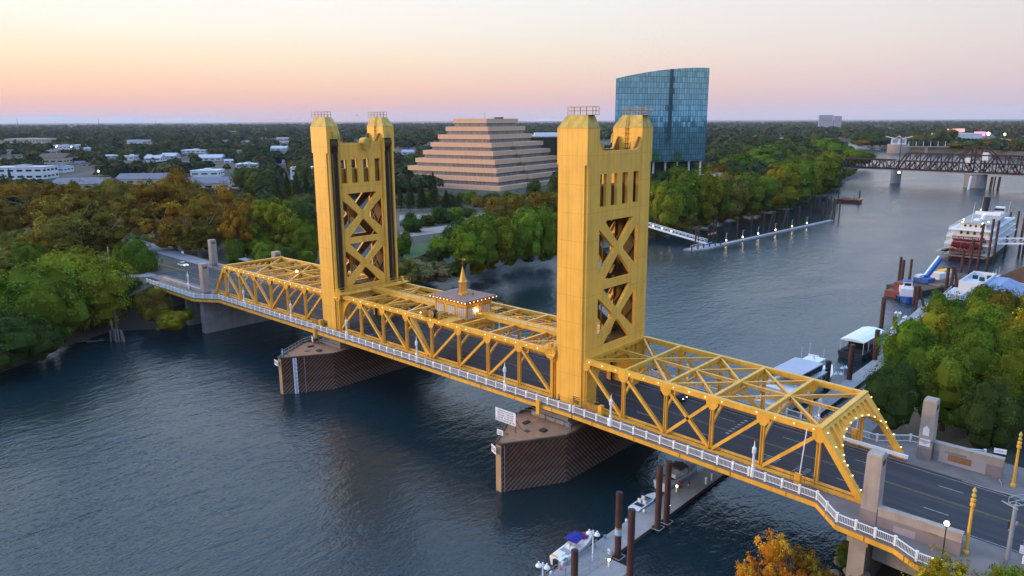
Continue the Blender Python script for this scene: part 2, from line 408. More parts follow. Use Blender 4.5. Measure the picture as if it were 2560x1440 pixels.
def truss(name, label, xs, diags, laces, portal=None, end_posts=(), bulb_skip=(), strut_nodes=None, heavy=False):
    """xs: node -> x ; diags: (top node, bottom node); laces: pairs of (node, side) with side -1, 0, 1"""
    T = thing(name, label, 'bridge span', (0, 0, 0))
    nodes = sorted(xs, key=lambda n: xs[n])
    tops = [n for n in nodes if not (portal and n == portal[0])]
    g = M['gold']
    top = lambda n, y: Vector((xs[n], y, ztp(xs[n]) - .42))
    bot = lambda n, y: Vector((xs[n], y, zdk(xs[n]) + .25))
    for sy in (-1, 1):
        y = sy * W_
        b = MB(); b.beam(top(tops[0], y), top(tops[-1], y), .72, .84); b.build('top_chord', g, T)
        b = MB(); b.beam(bot(nodes[0], y) - Vector((0, 0, .35)), bot(nodes[-1], y) - Vector((0, 0, .35)), .62, .8)
        b.beam(bot(nodes[0], y) + Vector((0, sy * -.42, .32)), bot(nodes[-1], y) + Vector((0, sy * -.42, .32)), .16, .34); b.build('bottom_chord', g, T)
        for n in nodes:
            if portal and n == portal[0]: continue
            wide = 1.0 if n in end_posts else .5
            b = MB()
            for s in (-1, 1): b.beam(bot(n, y) + Vector((s * (wide / 2 - .05), 0, -.2)), top(n, y) + Vector((s * (wide / 2 - .05), 0, 0)), .1, .52, (0, 1, 0))
            b.beam(bot(n, y) + Vector((0, 0, -.2)), top(n, y), .1 if n not in end_posts else .9, .42, (1, 0, 0))
            zt = ztp(xs[n]) - .84
            b.build('vertical', g, T)
            # gusset plates at the head of each vertical
            if n in tops:
                k = MB(); gw = .95
                for s in (-1, 1):
                    P = [(xs[n] - gw, zt + .05), (xs[n] + gw, zt + .05), (xs[n] + gw, zt - .45), (xs[n] + .35, zt - 1.25), (xs[n] - .35, zt - 1.25), (xs[n] - gw, zt - .45)]
                    P = P[::-1]
                    k.plate(P, [], .05, Matrix(((1, 0, 0, 0), (0, 0, -1, y + s * .29), (0, 1, 0, 0), (0, 0, 0, 1))))
                k.build('gusset', g, T)
        for a, c in diags:
            b = MB(); p, q = top(a, y) - Vector((0, 0, .5)), bot(c, y)
            for s in (-1, 1): b.beam(p + Vector((0, s * .21, 0)), q + Vector((0, s * .21, 0)), .1, .46)
            b.beam(p, q, .36, .08); b.build('diagonal', g, T)
    # struts, arched sway frames, knee brackets
    for n in (strut_nodes or tops):
        if portal and n == portal[1]: continue
        x = xs[n]; z = ztp(x)
        b = MB(); b.beam((x, -W_, z - .32), (x, W_, z - .32), .52, .62); b.build('strut', g, T)
        b = MB(); pts = []
        for i in range(17):
            t = -1 + 2 * i / 16; yy = t * (W_ - .2)
            zz = z - 1.55 - 2.9 * (abs(t) ** 3.2); pts.append((x, yy, zz))
        b.path(pts, .34, .34)
        for yy in (-6.3, -4.9, -3.2, 0, 3.2, 4.9, 6.3):
            t = abs(yy) / (W_ - .2); b.beam((x, yy, z - .6), (x, yy, z - 1.55 - 2.9 * t ** 3.2), .28, .28, (0, 1, 0))
        b.build('sway_frame', g, T)
    for pr in laces:
        (a, sa), (c, sc) = pr
        b = MB(); laced(b, (xs[a], sa * W_ * .97, ztp(xs[a]) - .45), (xs[c], sc * W_ * .97, ztp(xs[c]) - .45)); b.build('lateral_brace', g, T)
    if portal:
        f, tn = portal; x0, x1 = xs[f], xs[tn]; z0, z1 = zdk(x0) + .1, ztp(x1) - .1
        Lp = math.hypot(x1 - x0, z1 - z0); ex = Vector(((x1 - x0) / Lp, 0, (z1 - z0) / Lp))
        if x0 < x1: nz = Vector((0, 1, 0)).cross(ex)
        else: nz = Vector((0, 1, 0)).cross(ex)
        Mx = Matrix(((0, ex.x, nz.x, x0), (1, ex.y, nz.y, 0), (0, ex.z, nz.z, z0), (0, 0, 0, 1)))
        out = [(-W_ - .35, Lp), (W_ + .35, Lp)]
        ins = []
        for i in range(25):
            t = i / 24 * math.pi; ins.append((math.cos(t) * (W_ - .55), Lp * .36 + math.sin(t) ** .8 * (Lp * .64 - 2.0)))
        out = [(W_ + .35, Lp), (-W_ - .35, Lp), (-W_ - .35, 0), (-W_ + .35, 0)] + [(-W_ + .45, Lp * .30)] + ins[::-1] + [(W_ - .45, Lp * .30), (W_ - .35, 0), (W_ + .35, 0)]
        holes = []
        for yc, w, zb_, zt_ in ((0, .55, Lp - 1.45, Lp - .65), (1.75, .55, Lp - 1.55, Lp - .65), (3.5, .55, Lp - 2.0, Lp - .65), (5.2, .5, Lp - 2.7, Lp - .65), (6.85, .52, Lp - 4.2, Lp - .65)):
            for s in ((1, -1) if yc else (1,)):
                h = []
                for cxs, czs, a0 in ((1, 1, 0), (-1, 1, 90), (-1, -1, 180), (1, -1, 270)):
                    for j in range(4):
                        t = R(a0 + j * 30); r = .32
                        lean = (0 if yc < 5 else .55) * s
                        zz = (zt_ - r if czs > 0 else zb_ + r) + r * math.sin(t)
                        h.append((s * yc + cxs * (w - r) + r * math.cos(t) + lean * (Lp - .65 - zz) / 3.5, zz))
                holes.append(h)
        b = MB()
        for s in (-.24, .24): b.plate(out, holes, .05, Mx @ Matrix.Translation((0, 0, s)))
        for h in holes:
            hc = h + [h[0]]
            for p, q in zip(hc[:-1], hc[1:]): b.quad([Mx @ Vector((p[0], p[1], -.24)), Mx @ Vector((q[0], q[1], -.24)), Mx @ Vector((q[0], q[1], .24)), Mx @ Vector((p[0], p[1], .24))])
        ar = [o for o in out[3:-1]]
        for p, q in zip(ar[:-1], ar[1:]): b.quad([Mx @ Vector((p[0], p[1], -.3)), Mx @ Vector((q[0], q[1], -.3)), Mx @ Vector((q[0], q[1], .3)), Mx @ Vector((p[0], p[1], .3))])
        b.build('portal_arch', g, T)
        for sy in (-1, 1):
            b = MB(); b.beam((x0, sy * W_, z0 - .3), (x1, sy * W_, z1 - .25), .74, .78); b.build('end_post', g, T)
            for i in range(5):
                t = .15 + .19 * i; bulb(T, (x0 + (x1 - x0) * t + nz.x * .5 * (1 if nz.x * (x0 - x1) > 0 else -1), sy * (W_ - .1), z0 + (z1 - z0) * t + .35), .095)
        b = MB(); b.beam((x1, -W_ - .35, z1), (x1, W_ + .35, z1), .75, .5); b.build('portal_cap', g, T)
        sgn = 1 if x0 > x1 else -1
        nn = nz * (1 if nz.x * sgn > 0 else -1)
        for p in ins[1:-1:2]:
            w = Mx @ Vector((p[0], p[1] + .18, 0)) + nn * .40
            bulb(T, w, .10)
    # row of bulbs along the outer face of the upstream and downstream top chords
    x0, x1 = xs[tops[0]], xs[tops[-1]]
    nb = int(abs(x1 - x0) / 2.62)
    for i in range(nb + 1):
        if i in bulb_skip: continue
        x = x0 + (x1 - x0) * (i + .3) / (nb + .6)
        bulb(T, (x, -W_ - .39, ztp(x) - .36), .085)
    return T

PR = 7.835
rx = {6: 39.0, 5: 46.58, 4: 54.42, 3: 62.25, 2: 70.09, 1: 77.92, 0: 84.2}
span_r = truss('truss_span', 'gold through-truss approach span nearest the camera, ending in an arched portal', rx,
      [(6, 5), (5, 4), (4, 3), (3, 4), (2, 3), (1, 2)],
      [((5, 0), (6, -1)), ((5, 0), (6, 1)), ((5, 0), (4, -1)), ((5, 0), (4, 1)), ((4, 0), (3, -1)), ((4, 0), (3, 1)), ((4, -1), (3, 0)), ((4, 1), (3, 0)),
       ((3, 0), (2, 1)), ((3, -1), (2, 0)), ((3, 1), (2, 0)), ((2, 0), (1, -1)), ((2, 0), (1, 1)), ((5, 0), (4, 0)), ((4, 0), (3, 0)), ((3, 0), (2, 0)), ((2, 0), (1, 0)), ((5, 0), (6, 0))],
      portal=(0, 1), bulb_skip=(10,))
LP = 8.062
lx = {n: -38.4 - (7 - n) * LP for n in range(1, 8)}; lx[0] = -93.4
span_l = truss('truss_span', 'gold through-truss approach span on the far bank side, beyond the far lift tower', lx,
      [(1, 2), (2, 3), (3, 4), (5, 4), (6, 5), (7, 6)],
      [((2, 0), (1, -1)), ((2, 0), (1, 1)), ((2, 0), (3, -1)), ((2, 0), (3, 1)), ((4, 0), (3, -1)), ((4, 0), (3, 1)), ((4, 0), (5, -1)), ((4, 0), (5, 1)), ((6, 0), (5, -1)), ((6, 0), (5, 1)), ((6, 0), (7, -1)), ((6, 0), (7, 1)), ((2, 0), (4, 0)), ((4, 0), (6, 0))],
      portal=(0, 1))
mx_ = {k: k * PL for k in range(-4, 5)}
span_m = truss('lift_span', 'gold lift span lowered between the two towers, carrying the operator house', mx_,
      [(-3, -4), (-3, -2), (-2, -1), (-1, 0), (1, 0), (2, 1), (3, 2), (3, 4)],
      [((-3, -1), (-2, 1)), ((-3, 1), (-2, -1)), ((-2, -1), (-1, 1)), ((-2, 1), (-1, -1)), ((-1, -1), (0, 0)), ((-1, 1), (0, 0)), ((3, 1), (2, 0)), ((3, -1), (4, 0)), ((2, 1), (1, 0))],
      end_posts=(-4, 4), bulb_skip=(0, 1, 17))
# ---- walkway, ladder tower, reels and lift bearings on the lift span
b = MB()
for x0, x1 in ((-31, -5.2), (5.2, 31)):
    b.box(x0, x1, -1.25, 1.25, 20.45, 20.6)
    for y in (-1.2, 1.2): b.beam((x0, y, 20.25), (x1, y, 20.25), .16, .7)
for i in range(-3, 4):
    if i: b.box(i * PL - .2, i * PL + .2, -1.25, 1.25, 19.7, 20.45)
b.build('catwalk', M['gold'], span_m)
b = MB()
for x0, x1 in ((-31, -5.2), (5.2, 31)):
    n = int((x1 - x0) / 1.72)
    for y in (-1.2, 1.2):
        for z in (21.1, 21.6): b.beam((x0, y, z), (x1, y, z), .06, .06)
        for i in range(n + 1): b.beam((x0 + (x1 - x0) * i / n, y, 20.5), (x0 + (x1 - x0) * i / n, y, 21.6), .06, .06, (0, 1, 0))
b.build('catwalk_rail', M['gold'], span_m)
for sx in (-1, 1):
    b = MB(); xx = sx * 30.6
    b.box(xx - 1.3, xx + 1.3, -9.0, 9.0, 20.35, 20.5)
    for y0, y1 in ((-10.2, -6.4), (6.4, 10.2)): b.box(xx - .9, xx + 1.0, y0, y1, 20.5, 20.62)
    b.beam((xx, -8.9, 19.6), (xx, 8.9, 19.6), .6, 1.5); b.build('lifting_girder', M['gold'], span_m)
    b = MB()
    for dx in (-1.25, 1.25):
        for z in (21.05, 21.6): b.beam((xx + dx, -9.0, z), (xx + dx, 9.0, z), .06, .06)
        for i in range(13): b.beam((xx + dx, -9 + 1.5 * i, 20.4), (xx + dx, -9 + 1.5 * i, 21.6), .06, .06, (0, 1, 0))
    for sy in (-1, 1):
        for z in (21.05, 21.6): b.beam((xx - 1.25, sy * 10.2, z), (xx + 1.25, sy * 10.2, z), .06, .06)
        for dx in (-1.25, 0, 1.25): b.beam((xx + dx, sy * 10.2, 20.4), (xx + dx, sy * 10.2, 21.6), .06, .06)
    b.build('platform_rail', M['gold'], span_m)
    for sy in (-1, 1):
        b = MB(); xe = sx * 31.7
        b.tube((xe, sy * 9.15, 19.9), (xe, sy * 9.75, 19.9), 1.15, n=20); b.box(xe - .3, xe + .3, sy * 9.45 - .35, sy * 9.45 + .35, 19.0, 21.6)
        b.tube((xe - .2 * sx, sy * 9.75, 19.5), (xe + 1.1 * sx, sy * 9.75, 19.5), .22, n=8); b.build('lifting_bearing', M['gold'], span_m)
        # solid curved portal bracket beside the end post
        b = MB(); P = [(sx * 31.4, 11.6), (sx * 31.4, 19.5), (sx * 26.4, 19.5)]
        for i in range(9):
            t = i / 8 * math.pi / 2; P.append((sx * (26.4 + 4.6 * math.sin(t)), 19.3 - 5.6 * (1 - math.cos(t))))
        if sx > 0: P = P[::-1]
        b.plate(P, [], .22, Matrix(((1, 0, 0, 0), (0, 0, -1, sy * 8.6), (0, 1, 0, 0), (0, 0, 0, 1)))) if sx < 0 else None
        if sx < 0: b.build('corner_bracket', M['gold'], span_m)
b = MB(); b.tube((-7.2, -8.35, 19.6), (-1.6, -8.35, 12.0), .62, n=14); b.beam((-7.6, -8.0, 19.2), (-2.2, -8.0, 11.9), .12, .5); b.build('stair_tube', M['gold'], span_m)
b = MB()
for x in (-1.6, .1):
    b.tube((x, -9.0, 21.2), (x, -8.0, 21.2), .78, n=16)
b.build('cable_drum', M['black'], span_m)
b = MB()
for x in (-1.6, .1):
    for y in (-9.15, -7.9): b.tube((x, y, 21.2), (x, y - .1, 21.2), .92, n=16)
    b.box(x - .35, x + .35, -9.35, -9.2, 20.3, 21.2)
b.box(-2.6, 2.6, -9.2, -5.0, 20.3, 20.42); b.box(.9, 2.4, -8.6, -6.6, 20.42, 21.5); b.build('reel_frame', M['gold_dirty'], span_m)
b = MB()
for z in (21, 21.5):
    for y in (-9.2, -5.2): b.beam((2.5, y, z), (5.5, y, z), .05, .05)
    b.beam((5.5, -9.2, z), (5.5, -5.2, z), .05, .05)
for x, y in ((2.5, -9.2), (4, -9.2), (5.5, -9.2), (5.5, -7.2), (5.5, -5.2)): b.beam((x, y, 20.3), (x, y, 21.5), .06, .06)
b.box(2.5, 5.5, -9.2, -5.2, 20.28, 20.36); b.build('reel_platform', M['gold'], span_m)
o = bulb(span_m, (-3.6, -8.7, 20.75), .16, 'bulb', 'beacon'); bulb(span_m, (16.2, -.9, 21.7), .14, 'red_light', 'beacon')

# ---- operator house
H = thing('operator_house', 'gold operator house with curtained windows and a spired cupola on mid lift span', 'operator house', (0, 0, 0))
b = MB(); b.box(-4.6, 4.6, -3.6, 3.6, 17.1, 23.0)
for z in (17.9, 18.6, 19.3): b.box(-4.66, 4.66, -3.66, 3.66, z, z + .09)
b.box(-4.75, 4.75, -3.75, 3.75, 16.9, 17.15)
for x in (-4.6, 4.6):
    for y in (-3.6, 3.6): b.box(x - .14, x + .14, y - .14, y + .14, 16.9, 23.0)
b.build('wall', M['gold'], H)
b = MB(); b.box(-5.35, 5.35, -4.35, 4.35, 23.3, 23.62); b.build('roof', M['roof_house'], H)
b = MB()
for y in (-4.42, 4.42): b.box(-5.4, 5.4, y - .05, y + .05, 23.0, 23.3)
for x in (-5.42, 5.42): b.box(x - .05, x + .05, -4.45, 4.45, 23.0, 23.3)
b.box(-5.3, 5.3, -4.3, 4.3, 22.98, 23.06); b.build('eave', M['gold_dirty'], H)
def win(cx, cy, w, n, ax, s):
    f = MB(); g = MB(); p = w / n
    for i in range(n + 1):
        q = -w / 2 + i * p
        if ax == 'x': f.box(cx + q - .05, cx + q + .05, cy - .05, cy + .05, 19.55, 22.0)
        else: f.box(cx - .05, cx + .05, cy + q - .05, cy + q + .05, 19.55, 22.0)
    for z in (19.5, 22.0):
        if ax == 'x': f.box(cx - w / 2 - .06, cx + w / 2 + .06, cy - .065, cy + .065, z - .06, z + .06)
        else: f.box(cx - .065, cx + .065, cy - w / 2 - .06, cy + w / 2 + .06, z - .06, z + .06)
    if ax == 'x': g.box(cx - w / 2, cx + w / 2, cy - .02, cy + .02, 19.5, 22.0)
    else: g.box(cx - .02, cx + .02, cy - w / 2, cy + w / 2, 19.5, 22.0)
    fr = f.build('window', M['gold_dirty'], H); g.build('pane', M['curtain'], fr)
for s in (-1, 1):
    for x in (-3.2, .1, 3.2): win(x, s * 3.63, 2.3, 4, 'x', s)
    for y, w, n in ((-2.0, 2.5, 4), (.45, .6, 1), (2.3, 1.9, 3)): win(s * 4.63, y, w, n, 'y', s)
for i in range(11):
    bulb(H, (-5.3 + i * 1.06, -4.5, 23.28), .10); 
for i in range(1, 9): bulb(H, (5.5, -4.45 + i * 1.11, 23.28), .10)
b = MB(); b.prism([(.95 * math.cos(R(60 * i)), .95 * math.sin(R(60 * i))) for i in range(6)], 23.62, 24.0)
for i in range(6):
    a = R(60 * i + 30); b.tube((.62 * math.cos(a), .62 * math.sin(a), 24.0), (.62 * math.cos(a), .62 * math.sin(a), 26.2), .13, n=6)
b.lathe([(.75, 26.2), (1.0, 26.3), (1.0, 26.5), (.72, 26.6)], n=6); b.lathe([(.72, 26.6), (.03, 29.7)], n=6); b.build('cupola', M['gold'], H)
b = MB(); b.tube((0, 0, 29.6), (0, 0, 31.4), .05, n=6)
for z, L in ((30.3, .55), (31.1, .75)): b.beam((-L, -.2, z), (L, .2, z), .06, .06)
b.box(.35, .85, -.05, .05, 30.95, 31.35); b.build('weather_vane', M['gold_dirty'], H)
b = MB(); b.tube((-2.1, 1.6, 23.62), (-2.1, 1.6, 25.3), .62, n=14); b.tube((-2.1, 1.6, 25.3), (-2.1, 1.6, 25.36), .5, n=14); b.build('water_tank', M['shingle'], H)
b = MB(); b.tube((-1.2, 2.2, 23.6), (-1.2, 2.2, 27.0), .04, n=5)
for x, y in ((4.2, 1.5), (4.5, 2.5), (2.9, -1.4)): b.tube((x, y, 23.6), (x, y, 24.5), .04, n=5)
b.box(1.6, 2.1, .6, 1.1, 23.62, 24.2); b.build('aerial', M['gold_dirty'], H)
b = MB(); b.box(3.4, 5.3, 4.0, 6.6, 20.3, 20.42)
for z in (20.9, 21.4):
    b.beam((5.3, 4.0, z), (5.3, 6.6, z), .06, .06); b.beam((3.4, 6.6, z), (5.3, 6.6, z), .06, .06)
for x, y in ((5.3, 4.0), (5.3, 5.3), (5.3, 6.6), (3.4, 6.6)): b.beam((x, y, 20.3), (x, y, 21.4), .06, .06)
b.build('balcony', M['gold'], H)
bulb(H, (5.0, -.9, 21.2), .32, 'flood', 'floodlight')
o = bulb(span_l, (-60.0, -2.6, 20.9), .34, 'flood', 'floodlight')

# ---- towers
def tower(sg, label):
    T = thing('lift_tower', label, 'bridge tower', (sg * 35.75, 0, 0))
    X = lambda t: sg * (32.68 + t) - sg * 35.75          # t = distance from the face towards the lift span
    def bx(b, t0, t1, y0, y1, z0, z1):
        a, c = sorted((X(t0), X(t1))); b.box(a, c, min(y0, y1), max(y0, y1), z0, z1)
    for sy in (-1, 1):
        b = MB()
        Y = lambda y: sy * y
        bx(b, .55, 5.62, Y(6.2), Y(9.42), 10.6, 52.2)                     # main shaft, corners notched
        bx(b, 5.62, 6.11, Y(6.2), Y(9.12), 10.6, 52.2)
        bx(b, 1.4, 6.12, Y(6.2), Y(9.42), 52.2, 58.0)
        bx(b, 0, .55, Y(8.62), Y(9.12), 10.6, 52.2)
        bx(b, 0, 1.4, Y(8.62), Y(9.42), 52.2, 58.0)
        bx(b, 0, 1.4, Y(6.2), Y(6.55), 52.2, 58.0); bx(b, 0, 1.4, Y(6.55), Y(8.62), 55.3, 58.0)
        bx(b, .15, .55, Y(5.9), Y(6.55), 10.6, 55.3)
        leg = b.build('leg', M['gold_plate'], T)
        b = MB()                                                         # dark rope slot with guide rails
        bx(b, .5, .56, Y(6.56), Y(8.6), 20.8, 52.2); bx(b, 1.36, 1.42, Y(6.56), Y(8.6), 52.2, 55.3)
        b.build('rope_slot', M['slot'], leg)
        b = MB()
        for k in range(8): 
            yy = sy * (6.75 + .24 * k); b.tube((X(.3), yy, 20.8), (X(.3), yy, 54.4), .05, n=5, caps=False)
        b.build('lift_ropes', M['rope'], leg)
        b = MB(); bx(b, 1.3, 5.4, Y(6.14), Y(6.19), 20.9, 53.6); b.build('shade_lining', M['gold_shaded'], leg)  # thin dark sheet added to paint shade on the leg's inward side
        b = MB(); bx(b, .32, .54, Y(7.7), Y(8.1), 20.8, 52.0); b.build('guide_rail', M['gold_dirty'], leg)
        b = MB(); r = 1.5; cz = 55.3
        pr = [(0, cz), (-.42, cz), (-.40, cz + .9), (-.22, cz + 1.5), (.05, cz + 1.75)]
        for a_, c_ in zip(pr[:-1], pr[1:]):
            b.quad([(X(a_[0]), Y(6.15), a_[1]), (X(c_[0]), Y(6.15), c_[1]), (X(c_[0]), Y(8.05), c_[1]), (X(a_[0]), Y(8.05), a_[1])])
        for yy in (6.15, 8.05): b.quad([(X(q[0]), Y(yy), q[1]) for q in pr])
        b.build('sheave_hood', M['gold_cap'], leg)
        b = MB(); b.tube((X(1.0), Y(6.6), 54.3), (X(1.0), Y(8.5), 54.3), 1.25, n=24, caps=True); b.build('sheave', M['slot'], leg)
        # hipped cap
        b = MB()
        t0, t1, y0, y1 = 0, 6.12, 6.2, 9.42
        lo = [(X(t0), Y(y0), 58.0), (X(t1), Y(y0), 58.0), (X(t1), Y(y1), 58.0), (X(t0), Y(y1), 58.0)]
        hi = [(X(t0 + 1.45), Y(y0 + .72), 60.05), (X(t1 - .62), Y(y0 + .72), 60.05), (X(t1 - .62), Y(y1 - .78), 60.05), (X(t0 + 1.45), Y(y1 - .78), 60.05)]
        for i in range(4):
            j = (i + 1) % 4; b.quad([lo[i], lo[j], hi[j], hi[i]])
        b.quad(hi); b.quad(lo[::-1]); bx(b, -.04, 6.16, Y(6.16), Y(9.46), 57.95, 58.03); cap = b.build('cap', M['gold_cap'], T)
        b = MB()
        P = [Vector((X(1.5), Y(6.95), 60.05)), Vector((X(6.4), Y(6.95), 60.05)), Vector((X(6.4), Y(8.65), 60.05)), Vector((X(1.5), Y(8.65), 60.05))]
        for i in range(4):
            p, q = P[i], P[(i + 1) % 4]
            for dz in (.6, 1.2): b.beam(p + Vector((0, 0, dz)), q + Vector((0, 0, dz)), .07, .07)
            n = 4 if i % 2 == 0 else 2
            for k in range(n): b.beam(p.lerp(q, k / n), p.lerp(q, k / n) + Vector((0, 0, 1.2)), .07, .07, (0, 1, 0))
        bx(b, 5.4, 6.5, Y(6.9), Y(8.7), 60.0, 60.06); b.build('cap_rail', M['gold_dirty'], cap)
        if sy > 0 or sg < 0:
            b = MB(); yy = Y(6.12)
            for dx in (-.25, .25): b.beam((X(2.9 + dx), yy, 54.0), (X(2.9 + dx), yy, 58.1), .06, .06, (0, 1, 0)); b.beam((X(2.9 + dx), yy, 58.1), (X(2.9 + dx), Y(6.85), 60.4), .06, .06)
            for k in range(12): b.beam((X(2.65), yy, 54.2 + k * .33), (X(3.15), yy, 54.2 + k * .33), .05, .05)
            for k in range(5): bx(b, 2.5, 3.3, Y(5.75), Y(6.1), 54.4 + k * .85, 54.46 + k * .85)
            b.build('ladder', M['gold_dirty'], cap)
        # greek key panel low on the outer face
        b = MB(); yo = Y(9.425)
        def bar(t0, t1, z0, z1): bx(b, t0, t1, yo, yo + sy * .05, z0, z1)
        for (t0, t1, z0, z1) in ((4.0, 5.45, 13.0, 13.1), (4.0, 4.1, 11.6, 13.1), (4.25, 5.45, 12.7, 12.8), (4.25, 4.35, 11.9, 12.8), (4.5, 4.6, 11.9, 12.5), (4.5, 4.85, 12.4, 12.5), (4.75, 4.85, 11.9, 12.5), (4.95, 5.05, 11.9, 12.5), (4.95, 5.3, 12.4, 12.5), (5.2, 5.3, 11.9, 12.5), (4.4, 5.4, 11.75, 11.83)): bar(t0, t1, z0, z1)
        b.build('key_ornament', M['slot'], leg)
    # cross panels with the openings of the photograph
    yl = 5.75
    wins = [[(y0, 45.28), (y1, 45.28), (y1, 50.6), (y0, 50.6)] for y0, y1 in ((-5.75, -4.0), (-2.7, -.95), (.55, 2.25), (3.85, 5.5))]
    def xset(zt, zb):
        zc = (zt + zb) / 2; h = (zt - zb) / 2
        return [[(-4.2, zt), (4.2, zt), (.28, zc + 1.05), (-.28, zc + 1.05)], [(-4.2, zb), (-.28, zc - 1.05), (.28, zc - 1.05), (4.2, zb)],
                [(-yl, zt - 1.25), (-1.35, zc + .25), (-1.35, zc - .25), (-yl, zb + 1.35)], [(yl, zt - 1.25), (yl, zb + 1.35), (1.35, zc - .25), (1.35, zc + .25)]]
    xs1, xs2 = xset(42.9, 32.65), xset(31.25, 21.2)
    arch = []
    for i in range(21):
        t = math.pi * i / 20; arch.append((math.cos(t) * 5.2 if abs(math.cos(t)) < 2 else 0, 15.0 + 3.55 * math.sin(t) ** .75))
    ytop = [(6.2, 55.9), (5.75, 55.1), (5.3, 54.55), (4.4, 54.3), (-4.4, 54.3), (-5.3, 54.55), (-5.75, 55.1), (-6.2, 55.9)]
    outline = [(6.2, 17.0)] + ytop + [(-6.2, 17.0), (-6.2, 10.8), (-5.6, 10.8), (-5.6, 14.0)] + arch[::-1] + [(5.6, 14.0), (5.6, 10.8), (6.2, 10.8)]
    for nm, tt in (('outer_panel', 5.78), ('inner_panel', .95)):
        b = MB(); Mx = Matrix(((0, 0, 1, X(tt)), (1, 0, 0, 0), (0, 1, 0, 0), (0, 0, 0, 1)))
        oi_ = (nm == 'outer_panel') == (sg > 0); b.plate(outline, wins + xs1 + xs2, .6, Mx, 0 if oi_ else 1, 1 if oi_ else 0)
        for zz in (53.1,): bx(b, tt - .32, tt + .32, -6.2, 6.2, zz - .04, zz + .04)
        b.build(nm, [M['gold_plate'], M['gold_shaded']], T)
    b = MB(); bx(b, .7, 6.0, -6.2, 6.2, 53.7, 53.9)
    for y in (-1.2, 1.2): bx(b, 1.2, 5.4, y - .15, y + .15, 20.9, 21.3)
    for z in (20.9, 31.9, 44.0): bx(b, 1.2, 5.5, -6.2, 6.2, z - .16, z + .16) if z != 31.9 else (bx(b, 1.2, 5.5, -6.2, -5.5, z - .3, z + .3), bx(b, 1.2, 5.5, 5.5, 6.2, z - .3, z + .3))
    b.build('top_deck', M['gold_shaded'], T)
    b = MB(); bx(b, 1.7, 4.9, -5.6, 5.6, 44.3, 48.4); b.build('counterweight', M['gold_dirty'], T)
    for sy in (-1, 1):
        b = MB()
        for (z0, z1) in ((21, 26.5), (26.5, 32), (32, 38), (38, 43.5)):
            b.beam((X(1.2), sy * 6.05, z0), (X(5.5), sy * 6.05, z1), .35, .35); b.beam((X(5.5), sy * 6.05, z0), (X(1.2), sy * 6.05, z1), .35, .35)
        b.build('inner_bracing', M['gold_shaded'], T)
    b = MB(); b.tube((X(3), -2.4, 20.8), (X(3), -2.4, 44), .3, n=8); b.tube((X(3.6), -1.2, 20.8), (X(3.6), -1.2, 44), .12, n=6)
    for k in range(12): b.beam((X(2.2), 3.2, 21 + k * 1.9), (X(2.2), 4.4, 22.4 + k * 1.9), .5, .08)
    for y in (-.4, .4):
        b.beam((X(2.0), y - 2.4, 20.8), (X(2.0), y - 2.4, 44), .06, .06, (0, 1, 0))
    b.build('service_shaft', M['gold_dirty'], T)
    # roof gear: drum on the lift side, stiffener fins, davit
    b = MB(); b.tube((X(-.9), 1.0, 54.5), (X(1.2), 1.0, 54.5), 1.0, n=20); bx(b, -.85, 1.1, .3, 1.7, 53.0, 54.1); b.build('drum', M['gold_cap'], T)
    b = MB()
    for sy in (-1, 1):
        for tt in (1.3, 5.5):
            P = [(4.2, 54.0), (6.2, 54.0), (6.2, 56.4), (5.75, 56.4)]
            P = [(sy * y, z) for y, z in P]
            b.plate(P if sy > 0 else P[::-1], [], .15, Matrix(((0, 0, 1, X(tt)), (1, 0, 0, 0), (0, 1, 0, 0), (0, 0, 0, 1))))
        for dy in (0, .7, 1.4): b.beam((X(4.8), sy * (3.9 + dy * .3), 54), (X(4.0), sy * 5.9, 55.7), .07, .07)
    b.beam((X(3), -3.9, 53.9), (X(3), -3.4, 56), .08, .08); b.beam((X(3), -2.9, 53.9), (X(3), -3.4, 56), .08, .08); b.build('roof_gear', M['gold_dirty'], T)
    b = MB(); 
    for dx in (-.25, .25): b.beam((X(-.02), -6.35 + dx, 21), (X(-.02), -6.35 + dx, 55), .05, .05, (0, 1, 0))
    for k in range(60): b.beam((X(-.02), -6.6, 21.3 + k * .56), (X(-.02), -6.1, 21.3 + k * .56), .04, .04)
    b.build('ladder', M['gold_dirty'], T)
    b = MB(); bx(b, 4.9, 6.0, 6.35, 6.9, 32.9, 33.0)
    for z in (33.3, 33.8): bx(b, 4.85, 4.9, 5.0, 5.8, z, z + .06)
    b.build('cage', M['gold'], T)
    return T
tower(1, 'tall gold lift tower nearest the camera, its braced openings facing the approach span')
tower(-1, 'gold lift tower on the far side of the lift span, rope slots facing the camera')

